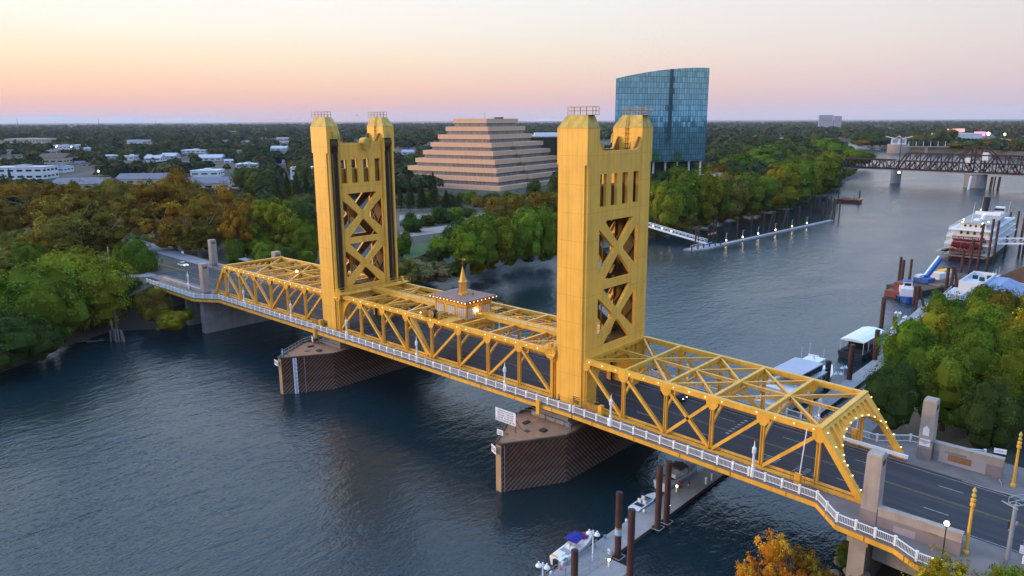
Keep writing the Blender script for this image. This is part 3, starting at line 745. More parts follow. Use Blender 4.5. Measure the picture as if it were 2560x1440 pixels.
# ---- decks
b = MB()
def ribbon(b, xs, y0, y1, dz, zb=None):
    for a, c in zip(xs[:-1], xs[1:]):
        b.quad([(a, y0, zdk(a) + dz), (c, y0, zdk(c) + dz), (c, y1, zdk(c) + dz), (a, y1, zdk(a) + dz)])
XS = [-132, -110, -95, -38.25, 0, 38.75, 60, 84, 103]
ribbon(b, XS, -7.9, 7.9, -.18)
ribbon(b, [103, 150], -14, 14, -.18); ribbon(b, [-340, -132], -9, 9, -.25)
road = b.build('road', None or M['black']); road['kind'] = 'structure'
b = MB()
for sy in (-1, 1):
    for a, c in zip(XS[:-1], XS[1:]):
        y0, y1 = sorted((sy * 7.9, sy * 12.35))
        q = [(a, y0, zdk(a)), (c, y0, zdk(c)), (c, y1, zdk(c)), (a, y1, zdk(a))]
        b.quad(q)
        b.quad([(a, sy * 7.9, zdk(a) - .2), (c, sy * 7.9, zdk(c) - .2), (c, sy * 7.9, zdk(c)), (a, sy * 7.9, zdk(a))])
    for X0, X1, ss in ((79.5, 93, 1), (-100, -85, 1)):
        P = [(X0, 12.35), (X0 + 3.7, 16.2), (X0 + 8.7 if X0 > 0 else X0 + 8, 16.5), (X1, 18.0 if X0 > 0 else 12.35)]
        if X0 > 0: P = [(79.4, 12.35), (83.2, 16.0), (90.1, 16.5), (92.8, 18.1), (103, 18.1), (103, 12.35)]
        else: P = [(-85.0, 12.35), (-86.6, 13.6), (-91.5, 16.4), (-123, 16.4), (-123, 12.35)]
        b.quad([(x, sy * y, zdk(x) - .003) for x, y in (P if (sy < 0) == (X0 > 0) else P[::-1])])
pv = b.build('pavement', M['sidewalk']); pv['kind'] = 'structure'

# edge girders with brackets under each walkway
def girder(label, xs_, sy):
    T = thing('edge_girder', label, 'girder', (0, 0, 0))
    b = MB()
    for a, c in zip(xs_[:-1], xs_[1:]):
        p = Vector((a[0], sy * a[1], zdk(a[0]) - .62)); q = Vector((c[0], sy * c[1], zdk(c[0]) - .62))
        b.beam(p, q, .2, .72)
    b.build('fascia', M['gold'], T)
    b = MB()
    for a, c in zip(xs_[:-1], xs_[1:]):
        p = Vector((a[0], sy * a[1], zdk(a[0]) - .15)); q = Vector((c[0], sy * c[1], zdk(c[0]) - .15)); b.beam(p, q, .32, .22)
    b.build('kerb_edge', M['sidewalk'], T)
    b = MB()
    for a, c in zip(xs_[:-1], xs_[1:]):
        L = abs(c[0] - a[0]); n = max(1, int(L / 7.9))
        for i in range(n):
            t = (i + .5) / n; x = a[0] + (c[0] - a[0]) * t; y = a[1] + (c[1] - a[1]) * t
            b.box(x - .08, x + .08, min(sy * (y + .14), sy * 8.6), max(sy * (y + .14), sy * 8.6), zdk(x) - 1.05, zdk(x) - .3)
    b.build('bracket', M['gold_dirty'], T)
    return T
EDGE_R = [(38.9, 12.35), (79.4, 12.35), (83.2, 16.0), (90.1, 16.5), (92.8, 18.1), (95.2, 18.1)]
EDGE_L = [(-123, 16.4), (-91.5, 16.4), (-86.6, 13.6), (-84.9, 12.35), (-38.4, 12.35)]
EDGE_M = [(-38.2, 12.35), (38.7, 12.35)]
for nm, e in (('of the near approach span', EDGE_R), ('of the lift span', EDGE_M), ('of the far approach span', EDGE_L)):
    for sy, side in ((-1, 'downstream walkway facing the camera'), (1, 'upstream walkway hidden behind the trusses')):
        girder('gold edge girder under the ' + side + ' ' + nm, e, sy)
b = MB()
for x0, x1 in ((-93, -38.4), (-38.2, 38.6), (38.9, 84)):
    n = int((x1 - x0) / 8)
    b.box(x0, x1, -8.6, 8.6, min(zdk(x0), zdk(x1)) - 1.0, min(zdk(x0), zdk(x1)) - .45)
    for i in range(n + 1):
        x = x0 + .3 + (x1 - x0 - .6) * i / n; b.box(x - .3, x + .3, -8.7, 8.7, zdk(x) - 1.9, zdk(x) - .5)
fl = tag(b.build('deck_frame', M['dark_metal']), 'dark floor beams and stringers under the roadway of the bridge', 'deck frame')

# ---- railings: posts every 2.4 m, pickets between, small lights in the posts
post = MB(); post.box(-.14, .14, -.12, .12, 0, 1.22); post.box(-.17, .17, -.15, .15, 1.22, 1.3)
post_me = post.mesh('rail_post', M['white'])
def railing(label, pts, sy, step=2.43, glow=lambda i: False, mesh=False):
    T = thing('pedestrian_railing', label, 'railing', (0, 0, 0), 0, 'white railings along the bridge walkways')
    P = [Vector((x, sy * y, zdk(x))) for x, y in pts]
    rb, pb = MB(), MB(); idx = 0
    for a, c in zip(P[:-1], P[1:]):
        L = (c - a).length; n = max(1, round(L / step))
        up = Vector((0, 0, 1))
        rb.beam(a + up * 1.12, c + up * 1.12, .12, .10); rb.beam(a + up * .18, c + up * .18, .08, .09)
        k = int(L / (.2 if not mesh else .3))
        for i in range(k): 
            p = a.lerp(c, (i + .5) / k); pb.beam(p + up * .2, p + up * 1.1, .035, .035, (0, 1, 0))
        d = (c - a).normalized(); rz = math.atan2(d.y, d.x)
        for i in range(n + 1 if c is P[-1] else n):
            p = a.lerp(c, i / n)
            o = bpy.data.objects.new('post', post_me); COL.objects.link(o); o.parent = T; o.location = p; o.rotation_euler = (0, 0, rz)
            if glow(idx): bulb(o, (0, -sy * -.10 if False else sy * .10, 1.02), .085, 'post_glow', 'post_light')
            idx += 1
    rb.build('rail', M['white'], T); pb.build('pickets', M['white'], T)
    return T
RR = [(x, y - .12) for x, y in EDGE_R]; RL = [(x, y - .12) for x, y in EDGE_L]; RM = [(-37.6, 12.2), (38.2, 12.2)]
railing('white picket railing on the near approach span, jogging out round the foreground pylon', RR, -1, glow=lambda i: i in (3, 5, 7, 8, 9, 11, 12, 15))
railing('white picket railing on the camera side of the lift span, between the two towers', RM, -1, glow=lambda i: i % 2 == 1 or 4 < i < 16)
railing('white picket railing of the far approach span, running to the wooded bank', RL, -1, glow=lambda i: 27 < i < 33)
railing('white picket railing behind the trusses of the near approach span', RR[:-1], 1)
railing('white picket railing behind the trusses of the lift span', RM, 1)
railing('white picket railing behind the trusses of the far approach span', RL, 1)

# ---- slender white lamp standards on the railings
lp = MB(); lp.lathe([(.30, 0), (.30, 1.2), (.20, 1.35), (.17, 3.5), (.30, 3.6), (.30, 4.3), (.2, 4.4), (.12, 4.55), (.05, 5.2), (.0, 5.5)], n=8)
lamp0 = None
ORD = ['first', 'second', 'third', 'fourth', 'fifth', 'sixth', 'seventh', 'eighth', 'ninth', 'tenth', 'eleventh', 'twelfth', 'thirteenth', 'fourteenth', 'fifteenth', 'sixteenth', 'seventeenth', 'eighteenth', 'nineteenth', 'twentieth']
LX = [70.4, 46.4, 23.2, -1.1, -25.1, -48.0, -71.0, -104.0]
for sy, side in ((-1, 'camera side railing'), (1, 'far side railing')):
    for i, x in enumerate(LX):
        yy = 12.15 if x > -100 else (12.0 if sy < 0 else 16.3)
        lab = 'slender white lamp standard on the bridge, %s, %s from the near portal' % (side, ORD[i])
        if lamp0 is None:
            lamp0 = thing('lamp_standard', lab, 'lamp post', (x, sy * yy, zdk(x)), 0, 'white lamp standards on the bridge railings')
            lp.build('column', M['white'], lamp0); bulb(lamp0, (0, -.28, 1.75), .08, 'post_glow', 'post_light')
        else: dup(lamp0, (x, sy * yy, zdk(x)), 0, lab)

# ---- pylons, parapet walls, abutments
def pylon(name, label, x0, x1, y0, y1, z0, z1, ornament=None):
    T = thing(name, label, 'pylon', ((x0 + x1) / 2, (y0 + y1) / 2, z0))
    hx, hy, h = (x1 - x0) / 2, (y1 - y0) / 2, z1 - z0
    b = MB(); k = .14
    ring = lambda z, f: [(-hx * f, -hy * f, z), (hx * f, -hy * f, z), (hx * f, hy * f, z), (-hx * f, hy * f, z)]
    b.loft([ring(2.2, 1.0), ring(h - .25, .93), ring(h - .02, .86)]); b.build('shaft', M['concrete'], T)
    b = MB(); b.loft([ring(0, 1.02), ring(2.25, 1.006)]); b.build('painted_base', M['mauve'], T)
    b = MB(); sgn = 1 if x0 > 0 else -1
    for k2 in range(3): b.box(hx * .87, hx * .97, -.5 + k2 * .4, -.22 + k2 * .4, h - 1.5, h - .8)
    b.build('recess', M['slot'], T)
    return T
py1 = pylon('concrete_pylon', 'tall tan concrete pylon in the right foreground, beside the near portal foot', 85.1, 87.0, -13.4, -11.3, 9.6, 19.3)
py2 = pylon('concrete_pylon', 'tan concrete pylon with a white shield plaque, across the road from the foreground pylon', 85.3, 87.2, 10.9, 12.9, 9.6, 19.3)
py3 = pylon('concrete_pylon', 'pale concrete pylon on the camera side at the far end of the bridge', -95.6, -93.4, -12.4, -10.4, 9.6, 20.0)
py4 = pylon('concrete_pylon', 'concrete pylon top peeping over the far approach truss', -95.6, -93.4, 10.4, 12.6, 9.6, 20.4)
py5 = pylon('concrete_pylon', 'concrete pylon standing under the brown trees beyond the far bridge end', -135.6, -133.6, 9.6, 11.8, 9.6, 20.0)
b = MB(); b.quad([(-.42, -1.05, 4.2), (.42, -1.05, 4.2), (.42, -1.05, 5.3), (0, -1.05, 5.8), (-.42, -1.05, 5.3)]); b.build('shield_plaque', M['white'], py2)
b = MB(); b.box(-.72, .72, -1.12, -1.08, 2.6, 3.7); sg_ = b.build('notice_board', M['sign_white'], py2)
text_obj('TOWER BRIDGE CLOSES\nDURING LIFT\nSTOP', .2, M['sign_ink'], sg_, Matrix.Translation((0, -1.13, 3.2)) @ Matrix.Rotation(R(90), 4, 'X'))
def parapet(label, x0, x1, y0, y1, h, patches):
    T = thing('parapet_wall', label, 'wall', ((x0 + x1) / 2, (y0 + y1) / 2, 9.6)); L = (x1 - x0) / 2; wd_ = (y1 - y0) / 2
    b = MB(); b.box(-L, L, -wd_, wd_, -.4, h); b.box(-L - .05, L + .05, -wd_ - .06, wd_ + .06, h - .28, h + .02); b.build('wall', M['concrete'], T)
    b = MB(); b.box(-L - .01, L + .012, -wd_ - .012, wd_ + .012, -.4, h * .62); b.build('painted_band', M['mauve'], T)
    for i, (a, c, z0, z1, mt) in enumerate(patches):
        b = MB(); b.box(a, c, -wd_ - .024 - .004 * i, -wd_, z0, z1); b.build('paint_patch', M[mt], T)
    return T
parapet('tan parapet wall beside the foreground pylon, with mauve paint patches', 87.05, 96.2, -13.3, -12.5, 3.0, [(-2.6, -.2, .3, 1.3, 'mauve_light'), (1.2, 2.2, 1.7, 1.9, 'brown_patch')])
parapet('tan parapet wall across the road, with an orange-brown paint patch', 87.3, 96.0, 11.8, 12.7, 3.2, [(-3.6, 2.4, .3, 2.3, 'mauve_light'), (-2.4, .6, .9, 1.9, 'brown_patch'), (-2.9, -.1, 1.95, 2.3, 'mauve')])
parapet('low tan parapet wall on the camera side beyond the far truss portal', -123, -95.7, -11.6, -10.9, 2.4, [(18, 19.5, .6, 1.5, 'mauve'), (20.5, 22, .6, 1.5, 'mauve')])
parapet('low tan parapet wall on the far side beyond the far truss portal', -133.5, -95.7, 11.0, 11.7, 2.2, [])
def abut(label, x0, x1, y0, y1, z1, mt='concrete'):
    b = MB(); b.box(x0, x1, y0, y1, -3, z1); b.box(x0 - .25, x1 + .25, y0 - .3, y1 + .3, z1 - 1.2, z1 - .2)
    return tag(b.build('bridge_abutment', M[mt]), label, 'abutment')
abut('tan concrete abutment wall standing in the water under the far portal', -94.8, -92.6, -13.4, 13.4, 10.0, 'concrete_grey')
abut('concrete pier wall on the dirt bank behind the far abutment', -106.4, -104.8, -12.6, 12.6, 9.9, 'concrete_grey')
abut('concrete pier wall deep in shade next to the wooded bank', -117.4, -115.8, -12.6, 12.6, 9.9, 'concrete_grey')
abut('tan concrete abutment wall below the foreground pylon', 84.6, 86.6, -14.8, 14.0, 9.0)

# ---- piers with timber fenders
def fender_mat():
    mt = mat('fender_timber', (.165, .058, .026), .85, 0, .35, .7, None, 0, .06, 5); nt = mt.node_tree; N = nt.nodes; L = nt.links; bs = N['Principled BSDF']
    src = bs.inputs['Base Color'].links[0].from_socket
    uv = N.new('ShaderNodeUVMap'); sp_ = N.new('ShaderNodeSeparateXYZ'); L.new(uv.outputs[0], sp_.inputs[0])
    # pale tide-stain bands that follow the water line
    geo = N.new('ShaderNodeNewGeometry'); no = N.new('ShaderNodeTexNoise'); no.inputs['Scale'].default_value = .5; L.new(geo.outputs['Position'], no.inputs['Vector'])
    nm_ = N.new('ShaderNodeMath'); nm_.operation = 'MULTIPLY_ADD'; nm_.inputs[1].default_value = 1.6; L.new(no.outputs['Fac'], nm_.inputs[0]); L.new(sp_.outputs['Y'], nm_.inputs[2])
    cr = N.new('ShaderNodeValToRGB'); e = cr.color_ramp.elements
    dv = N.new('ShaderNodeMath'); dv.operation = 'DIVIDE'; dv.inputs[1].default_value = 10; L.new(nm_.outputs[0], dv.inputs[0]); L.new(dv.outputs[0], cr.inputs['Fac'])
    while len(e) < 6: e.new(.5)
    for el, (p, v) in zip(e, ((0, .75), (.30, .65), (.34, .1), (.50, .45), (.56, .06), (1, 0))): el.position = p; el.color = (v, v, v, 1)
    mi = N.new('ShaderNodeMix'); mi.data_type = 'RGBA'; L.new(cr.outputs[0], mi.inputs['Factor']); L.new(src, mi.inputs['A']); mi.inputs['B'].default_value = (.21, .125, .085, 1)
    pg = N.new('ShaderNodeMath'); pg.operation = 'FRACT'; L.new(sp_.outputs['X'], pg.inputs[0])
    ls = N.new('ShaderNodeMath'); ls.operation = 'LESS_THAN'; ls.inputs[1].default_value = .36; L.new(pg.outputs[0], ls.inputs[0])
    m2 = N.new('ShaderNodeMix'); m2.data_type = 'RGBA'; L.new(ls.outputs[0], m2.inputs['Factor']); L.new(mi.outputs['Result'], m2.inputs['A']); m2.inputs['B'].default_value = (.010, .007, .006, 1)
    L.new(m2.outputs['Result'], bs.inputs['Base Color'])
    bp = N.new('ShaderNodeBump'); bp.inputs['Strength'].default_value = .8; bp.inputs['Distance'].default_value = .12; bp.invert = True
    L.new(ls.outputs[0], bp.inputs['Height']); L.new(bp.outputs[0], bs.inputs['Normal'])
    return mt
M['fender'] = fender_mat()
M['pier_deck'] = mat('pier_deck_boards', (.33, .165, .085), .85, 0, .3, .8)
M['nose'] = mat('nose_plate', (.47, .285, .14), .8, 0, .2, .4, None, .25)
def pier(cx, label):
    T = thing('bridge_pier', label, 'bridge pier', (cx, 0, 0))
    hw, yc, yn, zt = 6.2, 14.65, 24.4, 8.35
    per = .62
    F = [((.55, -yn), (hw, -yc), 1), ((hw, -yc), (hw, 0), -1), ((hw, 0), (hw, yc), 1), ((hw, yc), (.55, yn), -1),
         ((-.55, yn), (-hw, yc), 1), ((-hw, yc), (-hw, 0), -1), ((-hw, 0), (-hw, -yc), 1), ((-hw, -yc), (-.55, -yn), -1)]
    b = MB(); s0 = 0
    for p, q, sg in F:
        L = math.hypot(q[0] - p[0], q[1] - p[1])
        f = lambda s, z, sg=sg: ((s * sg * -1 * .92 + z) / (per * 1.36) * -1 if False else (z - sg * s) / (per * 1.4), z)
        if sg > 0: f = lambda s, z: ((z - s) / .87, z)
        else: f = lambda s, z: ((z + s) / .87, z)
        b.quad([(p[0], p[1], -2), (q[0], q[1], -2), (q[0], q[1], zt), (p[0], p[1], zt)], [f(0, -2), f(L, -2), f(L, zt), f(0, zt)])
    b.build('timber_fender', M['fender'], T)
    for s in (-1, 1): b = MB(); b.box(-.56, .56, s * yn - .12, s * yn + .12, -2, zt); b.build('nose_plate', M['nose'], T)
    O = [(.55, -yn), (hw, -yc), (hw, yc), (.55, yn), (-.55, yn), (-hw, yc), (-hw, -yc), (-.55, -yn)]
    b = MB(); b.prism([(x * .97, y * .985) for x, y in O], zt - .5, zt - .04); b.build('deck', M['pier_deck'], T)
    b = MB(); OC = O + [O[0]]
    for p, q in zip(OC[:-1], OC[1:]): b.beam((p[0], p[1], zt), (q[0], q[1], zt), .42, .36)
    b.build('coping_timber', M['slot'], T)
    b = MB(); b.box(-3.6, 3.6, -11, 11, 2, 9.6); b.box(-4.2, 4.2, -11.5, 11.5, 8.3, 8.9); b.build('concrete_core', M['concrete_grey'], T)
    b = MB()
    for y0 in (-10.9, 10.9):
        for k in range(5): b.beam((-3.4 + k * 1.7, y0, 8.4), (-3.4 + k * 1.7, y0 - math.copysign(1.2, y0), 10.6), .25, .25)
    b.build('bearing_frame', M['slot'], T)
    b = MB()
    path = [(-5.5, -13.6), (-5.9, -12.4), (-4.6, -11.2), (-1.0, -11.6), (3.2, -11.6), (5.7, -12.8), (5.9, -14.4)] if cx > 0 else [(-.6, -23.6), (-5.6, -15.2), (-5.9, -13.0), (-2, -12.2), (3.2, -11.8), (5.6, -12.6)]
    for p, q in zip(path[:-1], path[1:]):
        for z in (.6, 1.15): b.beam((p[0], p[1], zt + z), (q[0], q[1], zt + z), .07, .07)
        n = max(1, int(math.hypot(q[0] - p[0], q[1] - p[1]) / 1.6))
        for k in range(n + 1): b.beam((p[0] + (q[0] - p[0]) * k / n, p[1] + (q[1] - p[1]) * k / n, zt), (p[0] + (q[0] - p[0]) * k / n, p[1] + (q[1] - p[1]) * k / n, zt + 1.15), .07, .07)
    b.build('guard_rail', M['steel_grey'], T)
    b = MB(); b.box(-.4, .6, -18.0, -17.2, zt - .03, zt + .02); b.box(1.6, 2.6, -16.2, -15.2, zt - .03, zt + .3); b.box(-2.6, -1.9, -15.8, -14.4, zt - .03, zt + .25); b.build('deck_hatch', M['dark_metal'], T)
    return T
p_near = pier(33.25, 'near bridge pier with striped brown timber fender and a large notice board')
p_far = pier(-33.2, 'far bridge pier with striped brown timber fender and a white depth gauge')
def frame(o, ax, up):   # matrix with local x along ax, local y along up
    ax = Vector(ax).normalized(); up = Vector(up).normalized(); n = ax.cross(up)
    Mx = Matrix((ax, up, n)).transposed().to_4x4(); Mx.translation = o; return Mx
def board(name, label, c, ax, w, h, lines, mt='sign_white', legs=None, size=.3, ring=False, parent=None, loc=None):
    T = thing(name, label, 'sign', c)
    Mx = frame((0, 0, 0), ax, (0, 0, 1))
    b = MB(); b.plate([(-w / 2, -h / 2), (w / 2, -h / 2), (w / 2, h / 2), (-w / 2, h / 2)], [], .06, Mx); b.build('board', M[mt], T)
    if legs:
        b = MB()
        for a in (-w / 2 + .1, w / 2 - .1):
            p = Mx @ Vector((a, 0, -.08)); b.beam(p + Vector((0, 0, h / 2)), p + Vector((0, 0, -legs)), .09, .09, (0, 1, 0))
            b.beam(p, p + Mx.to_3x3() @ Vector((0, 0, -1.6)) + Vector((0, 0, -legs)), .06, .06)
        b.build('legs', M['dark_metal'], T)
    for txt, (ox, oy), sz in lines:
        text_obj(txt, sz, M['sign_ink'] if mt == 'sign_white' else M['sign_white'], T, Mx @ Matrix.Translation((ox, oy, .045)), spacing=1.15)
    if ring:
        b = MB(); N = 20
        for i in range(N):
            a0, a1 = 2 * math.pi * i / N, 2 * math.pi * (i + 1) / N; r = ring
            b.beam(Mx @ Vector((-w * .24 + r * math.cos(a0), .05 + r * math.sin(a0), .05)), Mx @ Vector((-w * .24 + r * math.cos(a1), .05 + r * math.sin(a1), .05)), .05, .03)
        b.build('speed_circle', M['red'], T)
    return T
sx_ = Vector((.92, -.38, 0))
board('notice_board', 'large white notice board with five lines of lettering on the near pier', (30.3, -19.6, 10.7), (1, 0, 0), 4.6, 2.25,
      [('OPERATOR ON DUTY\nMAY-OCT   6 AM-10 PM\nNOV-APR   9 AM-5 PM\nPHONE   916 440 5236\nAFTER HOURS 209 208 2716', (0, 0), .36)], legs=2.3)
board('notice_board', 'small white two-line sign below the large notice board', (31.3, -22.0, 8.9), (1, 0, 0), 1.35, .95, [('TOWER\nBRIDGE', (0, 0), .26)], legs=.7)
board('speed_sign', 'white five mile speed sign hung on the nose of the near pier', (32.5, -24.8, 7.3), (.93, -.37, 0), 1.75, 1.25, [('5', (-.42, .05), .6), ('MPH\nMINIMUM\nWAKE', (.42, 0), .22)], ring=.36)
board('speed_sign', 'white five mile speed sign hung on the nose of the far pier', (-33.9, -24.9, 7.2), (1, -.06, 0), 1.75, 1.25, [('5', (-.42, .05), .6), ('MPH\nMINIMUM\nWAKE', (.42, 0), .22)], ring=.36)
bs_ = board('marina_sign', 'small blue sign with a white arc at the tip of the far pier', (-33.2, -23.6, 9.4), (1, -.2, 0), 1.0, 1.7, [], mt='sign_blue', legs=1.0)
b = MB()
for i in range(8):
    a0, a1 = math.pi * i / 8, math.pi * (i + 1) / 8; b.beam((.98 * .3 * math.cos(a0) - .01, -.2 * .3 * math.cos(a0) - .06, .3 * math.sin(a0)), (.98 * .3 * math.cos(a1) - .01, -.2 * .3 * math.cos(a1) - .06, .3 * math.sin(a1)), .08, .08)
b.build('arc_mark', M['white'], bs_)
board('notice_board', 'blank pale panel leaning on the far pier guard rail', (-37.6, -13.2, 9.3), (.9, -.4, 0), 1.6, 1.3, [], legs=.8)
g = thing('depth_gauge', 'tall white depth gauge board with dark ticks on the far pier', 'gauge', (-33.2, 0, 0))
Mx = frame((2.15, -22.05, 4.1), (5.65, 9.75, 0), (0, 0, 1)); 
b = MB(); b.plate([(-.42, -4.1), (.42, -4.1), (.42, 4.1), (-.42, 4.1)], [], .1, Matrix.Translation((.10, -.06, 0)) @ Mx); b.build('board', M['sign_white'], g)
b = MB()
for k in range(27): b.plate([(-.2, -.06), (.2 if k % 3 else .34, -.06), (.2 if k % 3 else .34, .06), (-.2, .06)], [], .02, Matrix.Translation((.165, -.095, -3.9 + k * .3)) @ Mx)
b.build('tick_marks', M['sign_ink'], g)
for cx in (33.25, -33.2):
    b = MB(); b.tube((cx + .9 if cx > 0 else cx + 3.2, -24.0 if cx > 0 else -20.3, -.5), (cx + .9 if cx > 0 else cx + 3.2, -24.0 if cx > 0 else -20.3, 8.3), .06, n=6)
    tag(b.build('conduit_pipe', M['steel_grey']), 'thin grey conduit running down the fender of the %s pier' % ('near' if cx > 0 else 'far'), 'pipe')
for x, lab in ((35.3, 'near'), (-38.0, 'far')):
    T = thing('navigation_box', 'narrow gold navigation light box below the railing at the %s tower' % lab, 'light box', (x - 3.6 if x > 0 else x + .9, -12.75, 8.9))
    b = MB(); b.box(-.35, .35, -.25, .25, .6, 3.0); b.box(-.4, .4, -.3, .3, 3.0, 3.1); b.build('case', M['gold'], T)
    b = MB()
    for q in (-.25, .25): b.box(q - .04, q + .04, -.05, .05, -1.0, .6)
    b.build('hanger', M['gold_dirty'], T)
# ---- white traffic gate arm, gate machines, guard beams
def gatebox(label, x, y):
    T = thing('gate_machine', label, 'traffic gate', (x, y, zdk(x)))
    b = MB(); b.box(-.4, .4, -.35, .35, .15, 1.7); b.box(-.46, .46, -.4, .4, 1.7, 1.8); b.build('cabinet', M['gold'], T)
    b = MB()
    for a in (-.75, .75):
        for c in (-.6, .6): b.beam((a, c, 0), (a, c, 2.0), .06, .06)
    for z in (1.0, 2.0):
        for c in (-.6, .6): b.beam((-.75, c, z), (.75, c, z), .05, .05)
        for a in (-.75, .75): b.beam((a, -.6, z), (a, .6, z), .05, .05)
    b.build('cage', M['gold_dirty'], T)
    b = MB(); b.beam((.1, .3, 1.6), (.35, .9, 8.2), .09, .12); b.build('arm', M['white'], T)
gatebox('gold gate machine with a raised white arm at the near portal, camera side', 76.0, -10.4)
gatebox('gold gate machine at the near portal, across the road', 76.6, 10.4)
gatebox('gold gate machine with a raised arm at the far portal, camera side', -84.6, -9.9)
T = thing('guard_beam', 'long white guard beam along the far kerb at the near portal', 'barrier', (0, 0, 0))
b = MB(); b.beam((68, 8.1, zdk(68) + .75), (84.9, 8.1, zdk(85) + .75), .34, .5)
b.build('beam', M['white'], T)
b = MB()
for i in range(8): b.box(69 + 2.2 * i - .1, 69 + 2.2 * i + .1, 8.2, 8.4, zdk(80) - .1, zdk(80) + .8)
b.build('legs', M['steel_grey'], T)
for i, (x, s) in enumerate(((79.5, -1), (66.3, -1), (57.3, -1), (49.9, -1), (82.8, 1), (24, -1), (17, -1), (9, -1), (-13, -1), (-19.5, -1), (-27.8, -1), (-50, -1), (-58, -1))):
    T = thing('hoop_guard', 'small gold pipe hoop beside the truss foot, %s counted from the near portal' % ORD[i], 'pipe guard', (x, s * 9.45, zdk(x)), 0, 'gold pipe hoops along the trusses')
    b = MB(); L = 2.0 if x in (79.5, 66.3) else 1.1
    for z in (.5, 1.0): b.beam((-L, 0, z), (L, 0, z), .06, .06)
    for k in range(5): b.beam((-L + 2 * L * k / 4, 0, 0), (-L + 2 * L * k / 4, 0, 1.0), .06, .06)
    b.build('hoop', M['gold'], T)
for sx, lab in ((1, 'near'), (-1, 'far')):
    T = thing('tower_gate', 'gold mesh gate panel on the walkway at the outer foot of the %s tower' % lab, 'gate', (sx * (40.9 if sx > 0 else 40.6), -10.0, zdk(39)))
    b = MB(); b.box(-1.6, 1.6, -.06, .06, .1, 1.5)
    for z in (1.5, 2.1): b.beam((-1.6, 0, z), (1.6, 0, z), .06, .06)
    b.build('panel', M['gold_dirty'], T)
    b = MB(); b.box(1.7, 2.4, -.4, .4, 0, 1.7); b.build('cabinet', M['gold'], T)
# ================================================================== ROAD SURFACE, MARKINGS
def asphalt():
    mt = mat('asphalt', (.019, .018, .023), .8, 0, .25, .15, (.030, .027, .030), 0, .03, 12); nt = mt.node_tree; N = nt.nodes; L = nt.links; b = N['Principled BSDF']
    src = b.inputs['Base Color'].links[0].from_socket
    geo = N.new('ShaderNodeNewGeometry'); mp = N.new('ShaderNodeMapping'); mp.inputs['Scale'].default_value = (.015, 1.1, 1); L.new(geo.outputs['Position'], mp.inputs['Vector'])
    no = N.new('ShaderNodeTexNoise'); no.inputs['Scale'].default_value = 1.0; no.inputs['Detail'].default_value = 4; L.new(mp.outputs[0], no.inputs['Vector'])
    rp = N.new('ShaderNodeMapRange'); rp.inputs['From Min'].default_value = .46; rp.inputs['From Max'].default_value = .75; rp.inputs['To Max'].default_value = .75; L.new(no.outputs['Fac'], rp.inputs['Value'])
    mi = N.new('ShaderNodeMix'); mi.data_type = 'RGBA'; L.new(rp.outputs['Result'], mi.inputs['Factor']); L.new(src, mi.inputs['A']); mi.inputs['B'].default_value = (.060, .047, .042, 1)
    L.new(mi.outputs['Result'], b.inputs['Base Color']); return mt
M['asphalt'] = asphalt(); road.data.materials[0] = M['asphalt']
M['lane_paint'] = mat('lane_paint', (.42, .42, .42), .7, 0, .5, 2)
M['lane_yellow'] = mat('lane_yellow', (.30, .20, .05), .7, 0, .6, 2)
b = MB()
for y in (-3.9, 3.9):
    x = -130
    while x < 102:
        b.quad([(x, y - .06, zdk(x) - .172), (x + 3, y - .06, zdk(x + 3) - .172), (x + 3, y + .06, zdk(x + 3) - .172), (x, y + .06, zdk(x) - .172)]); x += 11
for y in (-7.2, 7.2):
    for a, c in zip(XS[:-1], XS[1:]): b.quad([(a, y - .05, zdk(a) - .172), (c, y - .05, zdk(c) - .172), (c, y + .05, zdk(c) - .172), (a, y + .05, zdk(a) - .172)])
for x in (31.0, -31.0, -24.5):
    b.quad([(x - .12, -6.5, 11.32), (x + .12, -6.5, 11.32), (x + .12, -.5, 11.32), (x - .12, -.5, 11.32)])
for i in range(7):
    y = -1.2 + i * 1.1; b.quad([(61 - .3, y, zdk(61) - .172), (61.3, y, zdk(61) - .172), (61.3, y + .4, zdk(61) - .172), (60.7, y + .4, zdk(61) - .172)])
for j, x in enumerate((69.0, 70.2, 73.6, 74.8, 76)):
    for i in range(4):
        y = -5.6 + i * .5; b.quad([(x, y, zdk(x) - .172), (x + .8, y, zdk(x) - .172), (x + .8, y + .12, zdk(x) - .172), (x, y + .12, zdk(x) - .172)])
mk = b.build('road_markings', M['lane_paint']); mk['kind'] = 'structure'
b = MB()
for y in (-.14, .14):
    for a, c in zip(XS[:-1], XS[1:]): b.quad([(a, y - .05, zdk(a) - .172), (c, y - .05, zdk(c) - .172), (c, y + .05, zdk(c) - .172), (a, y + .05, zdk(a) - .172)])
b.quad([(-340, -.2, 11.08), (-132, -.2, 10.85), (-132, .2, 10.85), (-340, .2, 11.08)])
mk = b.build('centre_line', M['lane_yellow']); mk['kind'] = 'structure'

